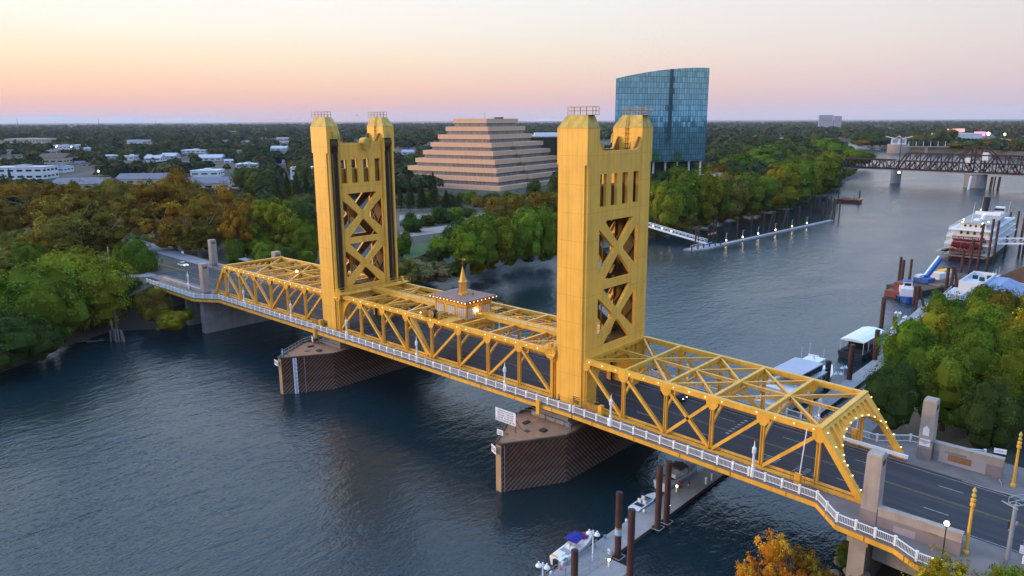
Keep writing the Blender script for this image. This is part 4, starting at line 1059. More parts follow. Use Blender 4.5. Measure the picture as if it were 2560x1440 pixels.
# ================================================================== WATER
def water_mat():
    mt = bpy.data.materials.new('river_water'); mt.use_nodes = True; nt = mt.node_tree; N = nt.nodes; L = nt.links; b = N['Principled BSDF']
    b.inputs['Base Color'].default_value = (.010, .017, .016, 1); b.inputs['Roughness'].default_value = .10; b.inputs['IOR'].default_value = 1.333; b.inputs['Specular IOR Level'].default_value = .62
    geo = N.new('ShaderNodeNewGeometry')
    def noise(sc, det, stretch=(1, 1, 1), rot=0, rough=.5, dist=0.0):
        mp = N.new('ShaderNodeMapping'); mp.inputs['Scale'].default_value = stretch; mp.inputs['Rotation'].default_value = (0, 0, rot); L.new(geo.outputs['Position'], mp.inputs['Vector'])
        no = N.new('ShaderNodeTexNoise'); no.inputs['Scale'].default_value = sc; no.inputs['Detail'].default_value = det; no.inputs['Roughness'].default_value = rough; no.inputs['Distortion'].default_value = dist
        L.new(mp.outputs[0], no.inputs['Vector']); return no.outputs['Fac']
    big = noise(.022, 3, (1, .6, 1), .5, .5, 1.2)
    w1 = noise(.22, 3, (1.0, .45, 1), R(38), .55, .8)
    w2 = noise(.75, 3, (1.0, .5, 1), R(30), .55, .6)
    w3 = noise(2.4, 2, (1.0, .6, 1), R(45), .5, .3)
    def mul(a, k):
        m_ = N.new('ShaderNodeMath'); m_.operation = 'MULTIPLY'; L.new(a, m_.inputs[0])
        if isinstance(k, (int, float)): m_.inputs[1].default_value = k
        else: L.new(k, m_.inputs[1])
        return m_.outputs[0]
    def add(a, c):
        m_ = N.new('ShaderNodeMath'); m_.operation = 'ADD'; L.new(a, m_.inputs[0]); L.new(c, m_.inputs[1]); return m_.outputs[0]
    h = add(add(mul(w1, .30), mul(w2, .20)), mul(w3, .085))
    rp = N.new('ShaderNodeMapRange'); rp.inputs['From Min'].default_value = .36; rp.inputs['From Max'].default_value = .64; rp.inputs['To Min'].default_value = .45; rp.inputs['To Max'].default_value = 1.0
    L.new(big, rp.inputs['Value'])
    bp = N.new('ShaderNodeBump'); bp.inputs['Distance'].default_value = 1.15; L.new(rp.outputs['Result'], bp.inputs['Strength']); L.new(h, bp.inputs['Height']); L.new(bp.outputs[0], b.inputs['Normal'])
    rr = N.new('ShaderNodeMapRange'); rr.inputs['To Min'].default_value = .12; rr.inputs['To Max'].default_value = .26; L.new(big, rr.inputs['Value']); L.new(rr.outputs['Result'], b.inputs['Roughness'])
    # slow colour drift: greener, siltier water in eddies
    mi = N.new('ShaderNodeMix'); mi.data_type = 'RGBA'; L.new(rp.outputs['Result'], mi.inputs['Factor']); mi.inputs['A'].default_value = (.012, .019, .013, 1); mi.inputs['B'].default_value = (.006, .022, .032, 1)
    L.new(mi.outputs['Result'], b.inputs['Base Color'])
    return mt
b = MB(); b.quad([(-1500, -1200, 0), (700, -1200, 0), (700, 2600, 0), (-1500, 2600, 0)])
wt_ = b.build('river_water', water_mat()); wt_['kind'] = 'structure'

# ================================================================== LAND
def ground_mat(name, c1, c2, c3):
    mt = mat(name, c1, .95, 0, 0, .05, c2, 0, .15, .8); nt = mt.node_tree; N = nt.nodes; L = nt.links; b = N['Principled BSDF']
    src = b.inputs['Base Color'].links[0].from_socket
    geo = N.new('ShaderNodeNewGeometry'); no = N.new('ShaderNodeTexNoise'); no.inputs['Scale'].default_value = .012; no.inputs['Detail'].default_value = 6; L.new(geo.outputs['Position'], no.inputs['Vector'])
    rp = N.new('ShaderNodeMapRange'); rp.inputs['From Min'].default_value = .5; rp.inputs['From Max'].default_value = .62; L.new(no.outputs['Fac'], rp.inputs['Value'])
    mi = N.new('ShaderNodeMix'); mi.data_type = 'RGBA'; L.new(rp.outputs['Result'], mi.inputs['Factor']); L.new(src, mi.inputs['A']); mi.inputs['B'].default_value = (*c3, 1)
    L.new(mi.outputs['Result'], b.inputs['Base Color']); return mt
M['soil'] = ground_mat('bank_soil', (.105, .078, .056), (.045, .042, .024), (.12, .092, .068))
M['town_ground'] = ground_mat('town_ground', (.022, .027, .015), (.040, .040, .024), (.085, .072, .050))
rnd = random.Random(7)
def land(shore, close, steps=((-5, -1.6), (0, .12), (5, 1.6), (11, 5.0), (17, 8.9)), sub=10.0, side=1, name='ground'):
    P = []
    for a, c in zip(shore[:-1], shore[1:]):
        L = math.hypot(c[0] - a[0], c[1] - a[1]); n = max(1, min(40, int(L / sub)))
        for i in range(n): P.append((a[0] + (c[0] - a[0]) * i / n, a[1] + (c[1] - a[1]) * i / n))
    P.append(shore[-1]); n = len(P)
    j = [rnd.uniform(-1, 1) for _ in range(n)]
    Nn = []
    for i in range(n):
        a, c = P[max(0, i - 1)], P[min(n - 1, i + 1)]; dx, dy = c[0] - a[0], c[1] - a[1]; l = math.hypot(dx, dy) or 1
        Nn.append((-dy / l * side, dx / l * side))
    b = MB(); rows = []
    for k, (d, z) in enumerate(steps):
        row = []
        for i in range(n):
            jj = j[i] * (1.3 if 0 < k < len(steps) - 1 else (.9 if k else 0)); dd = d + jj + rnd.uniform(-.5, .5) * (k > 0)
            row.append((P[i][0] + Nn[i][0] * dd, P[i][1] + Nn[i][1] * dd, z + (rnd.uniform(-.25, .25) if k in (2, 3) else 0)))
        rows.append(row)
    b.cur = 0
    base = len(b.v)
    for r in rows: b.v += r
    for k in range(len(rows) - 1):
        for i in range(n - 1):
            q = (base + k * n + i, base + k * n + i + 1, base + (k + 1) * n + i + 1, base + (k + 1) * n + i)
            b.f.append(q if side > 0 else q[::-1]); b.mi.append(0)
    cap = [rows[-1][i] for i in range(n)] + [(x, y, rows[-1][0][2]) for x, y in close]
    k0 = len(b.v); b.v += cap
    for t in tessellate_polygon([[Vector((p[0], p[1], 0)) for p in cap]]):
        a, c, e = t; A = (cap[c][0] - cap[a][0]) * (cap[e][1] - cap[a][1]) - (cap[c][1] - cap[a][1]) * (cap[e][0] - cap[a][0])
        if A < 0: c, e = e, c
        b.f.append((k0 + a, k0 + c, k0 + e)); b.mi.append(1)
    o = b.build(name, [M['soil'], M['town_ground']]); o['kind'] = 'structure'; return o
LEFT = [(-70, -600), (-80, -200), (-92, -75), (-97.8, -62.5), (-102.3, -56.2), (-107.6, -49.7), (-112.9, -39.8), (-114.7, -31.8), (-112.6, -26), (-107.8, -20), (-105.5, -12), (-105, 20), (-101, 50), (-97, 75.5), (-95.4, 91.6), (-101, 125.6), (-93, 145.4),
        (-93, 190), (-93.7, 229), (-95.3, 256), (-96, 299), (-97.5, 362), (-101.5, 439), (-125, 569), (-157, 728), (-190, 830), (-234, 949), (-411, 1414), (-599, 1940), (-700, 2150)]
RIGHT = [(140, -600), (112, -200), (96, -60), (85, -11), (80, 2), (74, 30), (66, 70), (62, 110), (60, 150), (66, 190), (68, 230), (70, 300), (72, 420), (66, 700), (40, 1000), (0, 1200), (-88, 1262), (-138, 1300), (-220, 1388), (-267, 1400), (-297, 1424), (-333, 1468), (-507, 1795), (-640, 2060), (-699, 2149)]
land(LEFT, [(-47000, 2150), (-47000, -600)], side=1, name='ground')
land(RIGHT, [(-47000, 2151), (-47000, 47000), (47000, 47000), (47000, -600)], side=-1, name='ground')
# riprap and driftwood at the waterline
def sheet(name, pts, z, mt, kind='structure'):
    b = MB(); b.quad([(x, y, z) for x, y in pts]); o = b.build(name, mt); o['kind'] = kind; return o
M['lawn'] = mat('lawn_grass', (.035, .085, .012), .95, 0, .3, .3)
M['path'] = mat('pale_path', (.30, .24, .20), .9, 0, .25, .2)
M['path_grey'] = mat('grey_paving', (.27, .25, .26), .9, 0, .25, .2)
A2 = lambda u, v, z=9: tuple(at(u, v, z)[:2])
sheet('lawn', [A2(1005, 660), A2(1078, 628), A2(1090, 605), A2(1012, 612)], 9.03, M['lawn'])
sheet('path', [A2(1000, 596), A2(1130, 578), A2(1140, 560), A2(1000, 580)], 9.04, M['path'])
sheet('path', [A2(998, 552), A2(1290, 545), A2(1290, 530), A2(998, 538)], 9.04, M['path'])
sheet('pavement', [(-133, 7.95), (-300, 9.1), (-300, 22), (-133, 13)], 10.9, M['path_grey'])
sheet('pavement', [(-133, -13), (-133, -9), (-170, -9.1), (-170, -24), (-140, -22)], 10.88, M['path_grey'])
sheet('plaza', [(103, -40), (118, -40), (118, -14), (103, -14)], 9.63, M['pave'])
sheet('plaza', [(86, 13.5), (96.5, 13.5), (96.5, 9.2), (103, 9.2), (118, 14), (118, 120), (97.8, 120), (97.8, 13.6), (86, 14.2)], 9.62, M['pave'])
sheet('street', [A2(0, 575, 10.6), A2(125, 570, 10.6), A2(120, 548, 10.6), A2(0, 525, 10.6)], 10.62, M['path_grey'])
sheet('street', [A2(-40, 680, 10), A2(20, 690, 10), A2(30, 600, 10), A2(-40, 590, 10)], 10.0, M['path_grey'])
# raised approach embankment under the road beyond the far abutment
b = MB()
for x0, x1 in ((-340, -118),): b.loft([[(x0, -24, 8.8), (x0, -17.5, 10.75), (x0, 23, 10.75), (x0, 28, 8.8)], [(x1, -24, 8.8), (x1, -17.5, 10.75), (x1, 14, 10.75), (x1, 18, 8.8)]])
o = b.build('embankment', M['soil']); o['kind'] = 'structure'
b = MB(); b.prism([(86.8, -12.45), (103, -14), (140, -16), (140, 16), (103, 9.0), (86.8, 9.0)], 5, 9.25)
o = b.build('embankment', M['concrete_grey']); o['kind'] = 'structure'
b = MB(); b.box(84.6, 103, 7.9, 11.8, 9.0, 9.75)
b.box(84.6, 103, 7.7, 7.9, 9.0, 9.78)
o = b.build('pavement', M['kerb']); o['kind'] = 'structure'
# distant hills
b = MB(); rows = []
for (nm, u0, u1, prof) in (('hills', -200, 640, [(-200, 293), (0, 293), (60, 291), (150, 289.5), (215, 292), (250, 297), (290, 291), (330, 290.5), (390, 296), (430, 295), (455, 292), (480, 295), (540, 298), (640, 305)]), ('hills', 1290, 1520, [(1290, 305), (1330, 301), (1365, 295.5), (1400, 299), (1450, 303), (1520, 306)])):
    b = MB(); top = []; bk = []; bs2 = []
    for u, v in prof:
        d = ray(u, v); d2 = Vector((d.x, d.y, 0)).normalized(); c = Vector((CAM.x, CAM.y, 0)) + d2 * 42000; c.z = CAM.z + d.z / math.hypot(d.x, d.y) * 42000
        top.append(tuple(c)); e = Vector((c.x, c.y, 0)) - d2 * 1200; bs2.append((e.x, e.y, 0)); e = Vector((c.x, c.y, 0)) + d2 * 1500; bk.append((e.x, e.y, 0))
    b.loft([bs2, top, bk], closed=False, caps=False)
    o = b.build('hills', M['hazed_hill'], smooth=True); o['kind'] = 'structure'

# ================================================================== TREES
def leaf_mat(name, attr=False):
    mt = bpy.data.materials.new(name); mt.use_nodes = True; nt = mt.node_tree; N = nt.nodes; L = nt.links
    N.remove(N['Principled BSDF']); out = N['Material Output']
    at_ = N.new('ShaderNodeAttribute'); at_.attribute_name = 'leaf'; sp_ = N.new('ShaderNodeSeparateColor'); L.new(at_.outputs['Color'], sp_.inputs[0])
    hs = N.new('ShaderNodeHueSaturation')
    if attr:
        a2 = N.new('ShaderNodeAttribute'); a2.attribute_name = 'tint'; L.new(a2.outputs['Color'], hs.inputs['Color'])
    else:
        oi = N.new('ShaderNodeObjectInfo'); L.new(oi.outputs['Color'], hs.inputs['Color'])
    h_ = N.new('ShaderNodeMapRange'); h_.inputs['To Min'].default_value = .475; h_.inputs['To Max'].default_value = .53; L.new(sp_.outputs[1], h_.inputs['Value']); L.new(h_.outputs['Result'], hs.inputs['Hue'])
    v1 = N.new('ShaderNodeMapRange'); v1.inputs['To Min'].default_value = .60; v1.inputs['To Max'].default_value = 1.45; L.new(sp_.outputs[0], v1.inputs['Value'])
    v2 = N.new('ShaderNodeMapRange'); v2.inputs['To Min'].default_value = .62; v2.inputs['To Max'].default_value = 1.40; L.new(sp_.outputs[1], v2.inputs['Value'])
    mm = N.new('ShaderNodeMath'); mm.operation = 'MULTIPLY'; L.new(v1.outputs['Result'], mm.inputs[0]); L.new(v2.outputs['Result'], mm.inputs[1]); L.new(mm.outputs[0], hs.inputs['Value'])
    df = N.new('ShaderNodeBsdfDiffuse'); tr = N.new('ShaderNodeBsdfTranslucent'); mx_ = N.new('ShaderNodeMixShader'); mx_.inputs[0].default_value = .20
    L.new(hs.outputs['Color'], df.inputs['Color']); L.new(hs.outputs['Color'], tr.inputs['Color']); L.new(df.outputs[0], mx_.inputs[1]); L.new(tr.outputs[0], mx_.inputs[2]); L.new(mx_.outputs[0], out.inputs['Surface'])
    return mt
M['leaf'] = leaf_mat('foliage'); M['leaf_far'] = leaf_mat('foliage_far', True)
rg = np.random.default_rng(11)
def cards(cen, nrm, size, rg=rg):
    """random diamond leaves: centres, rough normals, sizes -> vertices (n*4,3)"""
    n = len(cen); nn = nrm + rg.normal(0, .38, (n, 3)); nn /= np.linalg.norm(nn, axis=1, keepdims=True) + 1e-9
    a = np.cross(nn, rg.normal(0, 1, (n, 3))); a /= np.linalg.norm(a, axis=1, keepdims=True) + 1e-9; c = np.cross(nn, a)
    s = size[:, None] * .5; k = rg.uniform(.55, .9, (n, 1))
    v = np.empty((n, 4, 3)); v[:, 0] = cen - a * s; v[:, 1] = cen - c * s * k; v[:, 2] = cen + a * s; v[:, 3] = cen + c * s * k
    return v.reshape(-1, 3)
def mesh_np(name, v, nf, cols, mts, tint=None):
    me = bpy.data.meshes.new(name); me.vertices.add(len(v)); me.vertices.foreach_set('co', v.astype(np.float32).ravel())
    me.loops.add(nf * 4); me.loops.foreach_set('vertex_index', np.arange(nf * 4, dtype=np.int32))
    me.polygons.add(nf); me.polygons.foreach_set('loop_start', np.arange(0, nf * 4, 4, dtype=np.int32))
    me.update(calc_edges=True)
    ca = me.color_attributes.new('leaf', 'FLOAT_COLOR', 'POINT'); ca.data.foreach_set('color', np.repeat(cols, 4, axis=0).astype(np.float32).ravel())
    if tint is not None:
        cb = me.color_attributes.new('tint', 'FLOAT_COLOR', 'POINT'); cb.data.foreach_set('color', np.repeat(tint, 4, axis=0).astype(np.float32).ravel())
    me.materials.append(mts); return me
def sph(n):
    d = rg.normal(0, 1, (n, 3)); return d / np.linalg.norm(d, axis=1, keepdims=True)
def crown_mesh(kind, n, leaf):
    """unit tree: crown within radius .5 and height 0..1"""
    if kind == 'conifer':
        t = rg.uniform(0, 1, n) ** .75; z = .07 + .93 * (1 - t) ; lay = np.sin((1 - z) * 44 + rg.normal(0, .5, n)) * .05
        rr = (1 - z) ** .85 * .5 * (1 + lay * 2) * rg.uniform(.45, 1.05, n) + .012; th = rg.uniform(0, 2 * np.pi, n)
        rr *= 1 + .16 * np.sin(th * 3 + z * 9)
        cen = np.stack([rr * np.cos(th), rr * np.sin(th), z], 1); nr = np.stack([np.cos(th), np.sin(th), np.full(n, .5)], 1)
        cl = (np.sin(th * 4 + z * 30) * .5 + .5) * .6 + rg.uniform(0, .4, n)
        v = cards(cen, nr, leaf * rg.uniform(.6, 1.3, n)); cols = np.stack([rg.uniform(0, 1, n), cl, z, np.ones(n)], 1); return mesh_np('crown', v, n, cols, M['leaf'])
    z0, nl = {'broad': (.05, 11), 'tall': (.04, 13), 'shrub': (.0, 7), 'open': (.10, 15)}[kind]
    lob = []
    zc, hz, hr = (1 + z0) / 2, (1 - z0) / 2, .5
    for i in range(nl):
        d = sph(1)[0]; k = rg.uniform(.35, .78)
        r = rg.uniform(.30, .46) if kind != 'open' else rg.uniform(.18, .30)
        if kind == 'open': k = rg.uniform(.5, .95)
        c = np.array([d[0] * hr * k, d[1] * hr * k, zc + d[2] * hz * k * .9]); lob.append((c, r))
    lob.append((np.array([0, 0, zc]), .42 if kind != 'open' else .3))
    for q in range(3): lob.append((np.array([.22 * math.cos(q * 2.1), .22 * math.sin(q * 2.1), z0 + .26 * hz]), .30))
    # fit extremes into the unit box
    cens, nrs, cls = [], [], []
    for c, r in lob:
        k = int(n * r ** 2 / sum(q[1] ** 2 for q in lob)); nk = max(6, int(20 * r / .35))
        ax = np.array([r * 1.0, r * 1.0, r * hz / hr * .95])
        hub = sph(nk); hub[:, 2] = np.where(hub[:, 2] < -.35, -hub[:, 2], hub[:, 2]); hubr = rg.uniform(.70, 1.12, nk); hc = rg.uniform(0, 1, nk)
        idx = rg.integers(0, nk, k); d = hub[idx] + rg.normal(0, .125, (k, 3)); d /= np.linalg.norm(d, axis=1, keepdims=True)
        rad = hubr[idx] * (1 - .22 * np.abs(rg.normal(0, 1, k)) * rg.uniform(0, 1, k))
        cens.append(c + d * ax * rad[:, None]); nn = d.copy(); nn[:, 2] += .35; nrs.append(nn); cls.append(hc[idx])
    cen = np.concatenate(cens); nr = np.concatenate(nrs); cl = np.concatenate(cls)
    lo, hi = cen.min(0), cen.max(0); kxy = .5 / np.percentile(np.abs(cen[:, :2]), 99.5); cen[:, :2] *= kxy; fz = lambda z: z0 + (z - lo[2]) / (hi[2] - lo[2]) * (1 - z0); cen[:, 2] = fz(cen[:, 2])
    core = []                                            # added opaque lumpy body inside each lobe, blocking light so leaf gaps go dark
    NA, NB_ = 8, 5
    for c, r in lob:
        g = np.zeros((NB_ + 1, NA, 3))
        for a in range(NB_ + 1):
            for q in range(NA):
                t, f = math.pi * a / NB_, 2 * math.pi * q / NA; rr = r * rg.uniform(.56, .74) * (.62 if kind == 'open' else 1)
                g[a, q] = (c[0] + rr * math.sin(t) * math.cos(f), c[1] + rr * math.sin(t) * math.sin(f), c[2] + rr * hz / hr * .95 * math.cos(t))
        g[..., :2] *= kxy; g[..., 2] = np.maximum(fz(g[..., 2]), z0 * .9)
        for a in range(NB_):
            for q in range(NA): core += [g[a, q], g[a + 1, q], g[a + 1, (q + 1) % NA], g[a, (q + 1) % NA]]
    core = np.array(core); ncore = len(core) // 4
    keep = cen[:, 2] > z0 * .9; cen, nr, cl = cen[keep], nr[keep], cl[keep]; n = len(cen)
    v = np.concatenate([cards(cen, nr, leaf * rg.uniform(.55, 1.35, n)), core]); cols = np.concatenate([np.stack([rg.uniform(0, 1, n), cl, cen[:, 2], np.ones(n)], 1), np.full((ncore, 4), .45)])
    return mesh_np('crown', v, n + ncore, cols, M['leaf'])
def trunk_mesh(kind, seed, mt):
    r = random.Random(seed); b = MB()
    if kind == 'conifer': b.tube((0, 0, -.03), (0, 0, .95), .022, .004, 6); return b.mesh('trunk', mt)
    top = .45; b.tube((0, 0, -.05), (.01, .0, .2), .040, .030, 7); b.tube((.01, 0, .2), (.0, .02, top), .030, .018, 7)
    for i in range(7):
        a = 2 * math.pi * i / 7 + r.uniform(-.3, .3); z = r.uniform(.2, .42); L = r.uniform(.22, .38)
        p = Vector((0, 0, z)); q = p + Vector((math.cos(a) * L * .7, math.sin(a) * L * .7, L * .75)); b.tube(p, q, .016, .008, 5, False)
        e = q + Vector((math.cos(a + .5) * .09, math.sin(a + .5) * .09, .15)); b.tube(q, e, .008, .003, 4, False)
    return b.mesh('trunk', mt)
VAR = {}
def variants(kind, lod):
    if (kind, lod) not in VAR:
        n, leaf, cnt = {'near': (16000, .025, 3), 'mid': (5200, .042, 4), 'far': (1700, .070, 4)}[lod]
        if kind == 'open': n = int(n * .75); leaf *= .9
        if kind == 'conifer': n = int(n * .7); leaf *= .95
        VAR[(kind, lod)] = [crown_mesh(kind, n, leaf) for _ in range(cnt)]
    return VAR[(kind, lod)]
TRK = {}
def trunk_var(kind, pale, i):
    k = (kind == 'conifer', pale, i % 3)
    if k not in TRK: TRK[k] = trunk_mesh(kind, i % 3 + 1, M['bark_pale'] if pale else M['bark'])
    return TRK[k]
TINT = {'green': (0.096, 0.137, 0.014), 'bright': (0.144, 0.199, 0.017), 'yellow': (0.253, 0.199, 0.014), 'dark': (0.048, 0.072, 0.017), 'olive': (0.149, 0.106, 0.017), 'rust': (0.205, 0.110, 0.014), 'conifer': (0.034, 0.045, 0.014),
        'grey': (0.205, 0.161, 0.064), 'orange': (0.397, 0.166, 0.014), 'ygreen': (0.174, 0.170, 0.014), 'dusk': (0.071, 0.087, 0.026), 'willow': (0.144, 0.124, 0.023)}
tcount = 0
tr_rnd = random.Random(5)
def tree(p, h, w, kind='broad', tint='green', label=None, group=None, lod='mid', name=None, cat='tree', pale=False):
    global tcount
    name = name or {'broad': 'broadleaf_tree', 'tall': 'cottonwood_tree', 'open': 'broadleaf_tree', 'conifer': 'conifer_tree', 'shrub': 'shrub'}[kind]
    t = thing(name, label, cat if kind != 'shrub' else 'shrub', p, tr_rnd.uniform(0, 6.28), group)
    t.scale = (w, w, h)
    vs = variants(kind, lod)
    o = bpy.data.objects.new('crown', vs[tcount % len(vs)]); COL.objects.link(o); o.parent = t
    c = TINT[tint]; j = tr_rnd.uniform(.82, 1.2); o.color = (c[0] * j * tr_rnd.uniform(.9, 1.12), c[1] * j, c[2] * j, 1)
    if kind != 'shrub':
        k = bpy.data.objects.new('trunk', trunk_var(kind, pale, tcount)); COL.objects.link(k); k.parent = t
    tcount += 1
    return t
def wood(zone, cat_label, rows, z, lod, group):
    """rows: (u, v_base, v_top, width_px, kind, tint); labels count along the row from its left end"""
    rows = sorted(rows); n = len(rows)
    for i, (u, vb, vt, w, kind, tint) in enumerate(rows):
        p = at(u, vb, z); h = max(1.5, top_z(p, vt) - z); wd_ = w / scale_at((p.x, p.y, z + h * .6))
        adj = {'green': 'mid green', 'bright': 'bright green', 'yellow': 'yellow green', 'dark': 'dark green', 'olive': 'olive brown', 'rust': 'rusty brown', 'conifer': 'dark pointed', 'grey': 'grey green', 'orange': 'orange', 'ygreen': 'yellowish green', 'dusk': 'dull green', 'willow': 'grey olive'}[tint]
        kd = {'conifer': 'conifer', 'shrub': 'bush', 'tall': 'tall tree', 'broad': 'round tree', 'open': 'spreading tree'}[kind]
        tree((p.x, p.y, z), h, wd_, kind, tint, '%s %s %s; %s from left' % (adj, kd, zone, ORD[i] if i < 20 else str(i + 1) + 'th'), group, lod, pale=(tint in ('rust', 'olive')))
B, TL, OP, CF, SH = 'broad', 'tall', 'open', 'conifer', 'shrub'
wood('on the near left bank', '', [(35, 905, 765, 190, B, 'dark'), (120, 862, 640, 250, B, 'green'), (215, 815, 612, 240, B, 'ygreen'), (20, 840, 672, 190, B, 'green'), (255, 795, 690, 160, B, 'green'), (345, 735, 583, 118, TL, 'green'),
     (-40, 880, 640, 200, B, 'green'), (60, 900, 800, 150, SH, 'dark'), (-10, 925, 830, 130, SH, 'dark'), (100, 885, 800, 120, SH, 'dark')], 3.0, 'near', 'trees on the near left bank')
wood('on the dirt slope by the far abutment', '', [(392, 800, 712, 90, SH, 'olive'), (432, 822, 778, 82, SH, 'yellow'), (318, 770, 690, 110, SH, 'dark'), (468, 800, 770, 40, SH, 'ygreen'), (272, 790, 700, 90, SH, 'dark'), (362, 745, 690, 80, SH, 'dark')], 3.5, 'near', 'bushes by the far abutment')
wood('at the street corner on the left edge', '', [(30, 690, 610, 150, SH, 'willow'), (50, 640, 572, 90, SH, 'willow'), (88, 648, 580, 80, SH, 'olive'), (112, 640, 565, 60, SH, 'willow'), (10, 600, 552, 80, SH, 'dark'), (85, 690, 600, 110, SH, 'green'), (150, 690, 625, 110, SH, 'green'), (40, 760, 670, 120, SH, 'ygreen'), (-10, 700, 650, 110, SH, 'green')], 8.5, 'near', 'shrubs at the left street corner')
wood('in the sycamore grove', '', [(25, 560, 452, 110, B, 'rust'), (75, 545, 448, 120, B, 'olive'), (150, 560, 447, 180, OP, 'rust'), (205, 630, 470, 190, OP, 'olive'), (140, 590, 480, 170, B, 'rust'), (270, 640, 515, 150, OP, 'olive'), (170, 650, 535, 190, B, 'olive'), (310, 560, 445, 90, B, 'olive'),
     (390, 590, 437, 190, OP, 'rust'), (458, 560, 412, 100, TL, 'rust'), (345, 600, 470, 150, OP, 'olive'), (440, 630, 495, 170, OP, 'rust'), (500, 640, 500, 150, OP, 'olive'), (580, 620, 452, 150, OP, 'rust'), (600, 560, 480, 110, B, 'olive'), (230, 560, 480, 120, B, 'olive'),
     (535, 570, 480, 90, B, 'olive'), (610, 650, 510, 110, OP, 'rust'), (30, 600, 500, 90, B, 'olive'), (100, 560, 500, 110, B, 'dark'), (540, 600, 470, 120, B, 'rust'), (275, 520, 440, 100, B, 'olive'), (-20, 600, 470, 120, B, 'rust'), (480, 560, 450, 90, B, 'olive'), (350, 540, 460, 110, B, 'rust')], 9.5, 'near', 'sycamores beyond the far bridge end')
wood('between the sycamores and the far tower', '', [(640, 650, 560, 90, B, 'green'), (700, 650, 492, 150, OP, 'ygreen'), (765, 660, 545, 90, B, 'green'), (745, 620, 500, 90, B, 'dark'), (660, 680, 600, 90, SH, 'green'), (720, 690, 610, 90, SH, 'dark'), (590, 660, 590, 60, B, 'green'), (770, 690, 620, 70, SH, 'green'), (690, 600, 520, 70, B, 'dark')], 9.0, 'near', 'trees left of the far tower')
wood('in the dark stand behind the far tower', '', [(695, 520, 440, 46, CF, 'conifer'), (722, 524, 432, 44, CF, 'conifer'), (745, 526, 428, 44, CF, 'conifer'), (770, 528, 436, 44, CF, 'conifer'), (660, 500, 420, 80, B, 'dark'), (630, 490, 405, 90, B, 'dusk'), (760, 480, 400, 60, B, 'dusk')], 9.0, 'mid', 'conifers behind the far tower')
wood('in the row before the stepped building', '', [(1001, 526, 455, 30, CF, 'conifer'), (1026, 528, 442, 34, CF, 'conifer'), (1055, 527, 450, 32, CF, 'conifer'), (1084, 526, 430, 46, CF, 'conifer'), (1116, 524, 474, 34, CF, 'conifer'), (1147, 523, 486, 28, CF, 'conifer'), (1212, 522, 491, 26, CF, 'conifer')], 9.0, 'mid', 'conifers before the stepped building')
wood('in the riverside park between the towers', '', [(1035, 585, 538, 66, B, 'dark'), (1070, 568, 533, 50, B, 'dark'), (1105, 562, 514, 62, B, 'dark'), (1138, 556, 516, 56, B, 'green'), (1170, 548, 515, 50, B, 'dark'), (1105, 648, 584, 76, B, 'bright'), (1085, 655, 612, 44, SH, 'dark'),
     (1165, 655, 548, 116, B, 'green'), (1215, 655, 524, 116, B, 'green'), (1255, 650, 535, 100, B, 'ygreen'), (1185, 660, 570, 90, B, 'bright'), (1140, 640, 545, 80, B, 'dark'), (1330, 642, 518, 92, B, 'bright'), (1290, 645, 548, 80, B, 'green'), (1375, 640, 520, 80, B, 'green'),
     (1250, 570, 482, 90, B, 'olive'), (1290, 560, 478, 80, B, 'olive'), (1340, 550, 472, 90, B, 'olive'), (1380, 545, 476, 70, B, 'olive'), (1225, 600, 520, 80, B, 'dark'), (1310, 600, 510, 80, B, 'green'), (1360, 600, 505, 80, B, 'green'), (1010, 640, 575, 50, B, 'green'), (1025, 560, 528, 40, B, 'dark'), (1190, 600, 535, 70, B, 'dark')], 8.0, 'mid', 'trees of the riverside park')
wood('on the bank below the park', '', [(1020, 715, 645, 90, SH, 'willow'), (1055, 705, 642, 110, SH, 'grey'), (1100, 700, 652, 90, SH, 'grey'), (1145, 690, 648, 60, SH, 'green'), (1190, 684, 648, 56, SH, 'yellow'), (1225, 672, 640, 46, SH, 'green'), (1275, 662, 625, 44, SH, 'green'), (1320, 654, 626, 50, SH, 'dark'), (1360, 650, 620, 60, SH, 'green'), (1075, 690, 640, 60, SH, 'dark')], 2.5, 'mid', 'shrubs on the bank below the park')
wood('in the front rank behind the far dock', '', [(1640, 560, 440, 90, B, 'green'), (1665, 565, 455, 90, B, 'ygreen'), (1705, 552, 420, 120, B, 'green'), (1748, 548, 413, 120, B, 'ygreen'), (1785, 545, 440, 90, TL, 'green'), (1822, 538, 425, 110, B, 'willow'), (1862, 530, 426, 110, B, 'green'), (1900, 524, 430, 100, B, 'green'),
     (1940, 512, 400, 120, B, 'ygreen'), (1985, 500, 398, 120, B, 'green'), (2022, 488, 394, 110, B, 'ygreen'), (2058, 472, 388, 100, B, 'green'), (2070, 450, 400, 60, B, 'ygreen'), (2128, 412, 366, 60, B, 'bright'), (2160, 410, 376, 50, B, 'green'), (1965, 470, 390, 90, B, 'green'), (2000, 460, 372, 90, B, 'willow')], 6.0, 'mid', 'trees in the front rank behind the far dock')
wood('low at the water behind the far dock', '', [(1642, 590, 552, 54, SH, 'willow'), (1672, 582, 538, 70, SH, 'olive'), (1712, 575, 525, 74, SH, 'willow'), (1755, 565, 522, 70, SH, 'willow'), (1790, 556, 518, 60, SH, 'olive'), (1832, 547, 505, 84, SH, 'willow'), (1876, 538, 500, 84, SH, 'olive'), (1922, 527, 490, 84, SH, 'willow'), (1962, 518, 482, 70, SH, 'green'), (2005, 500, 460, 70, SH, 'olive'), (2045, 486, 445, 70, SH, 'green'), (2078, 470, 430, 60, SH, 'dark')], 1.5, 'mid', 'bushes at the water behind the far dock')
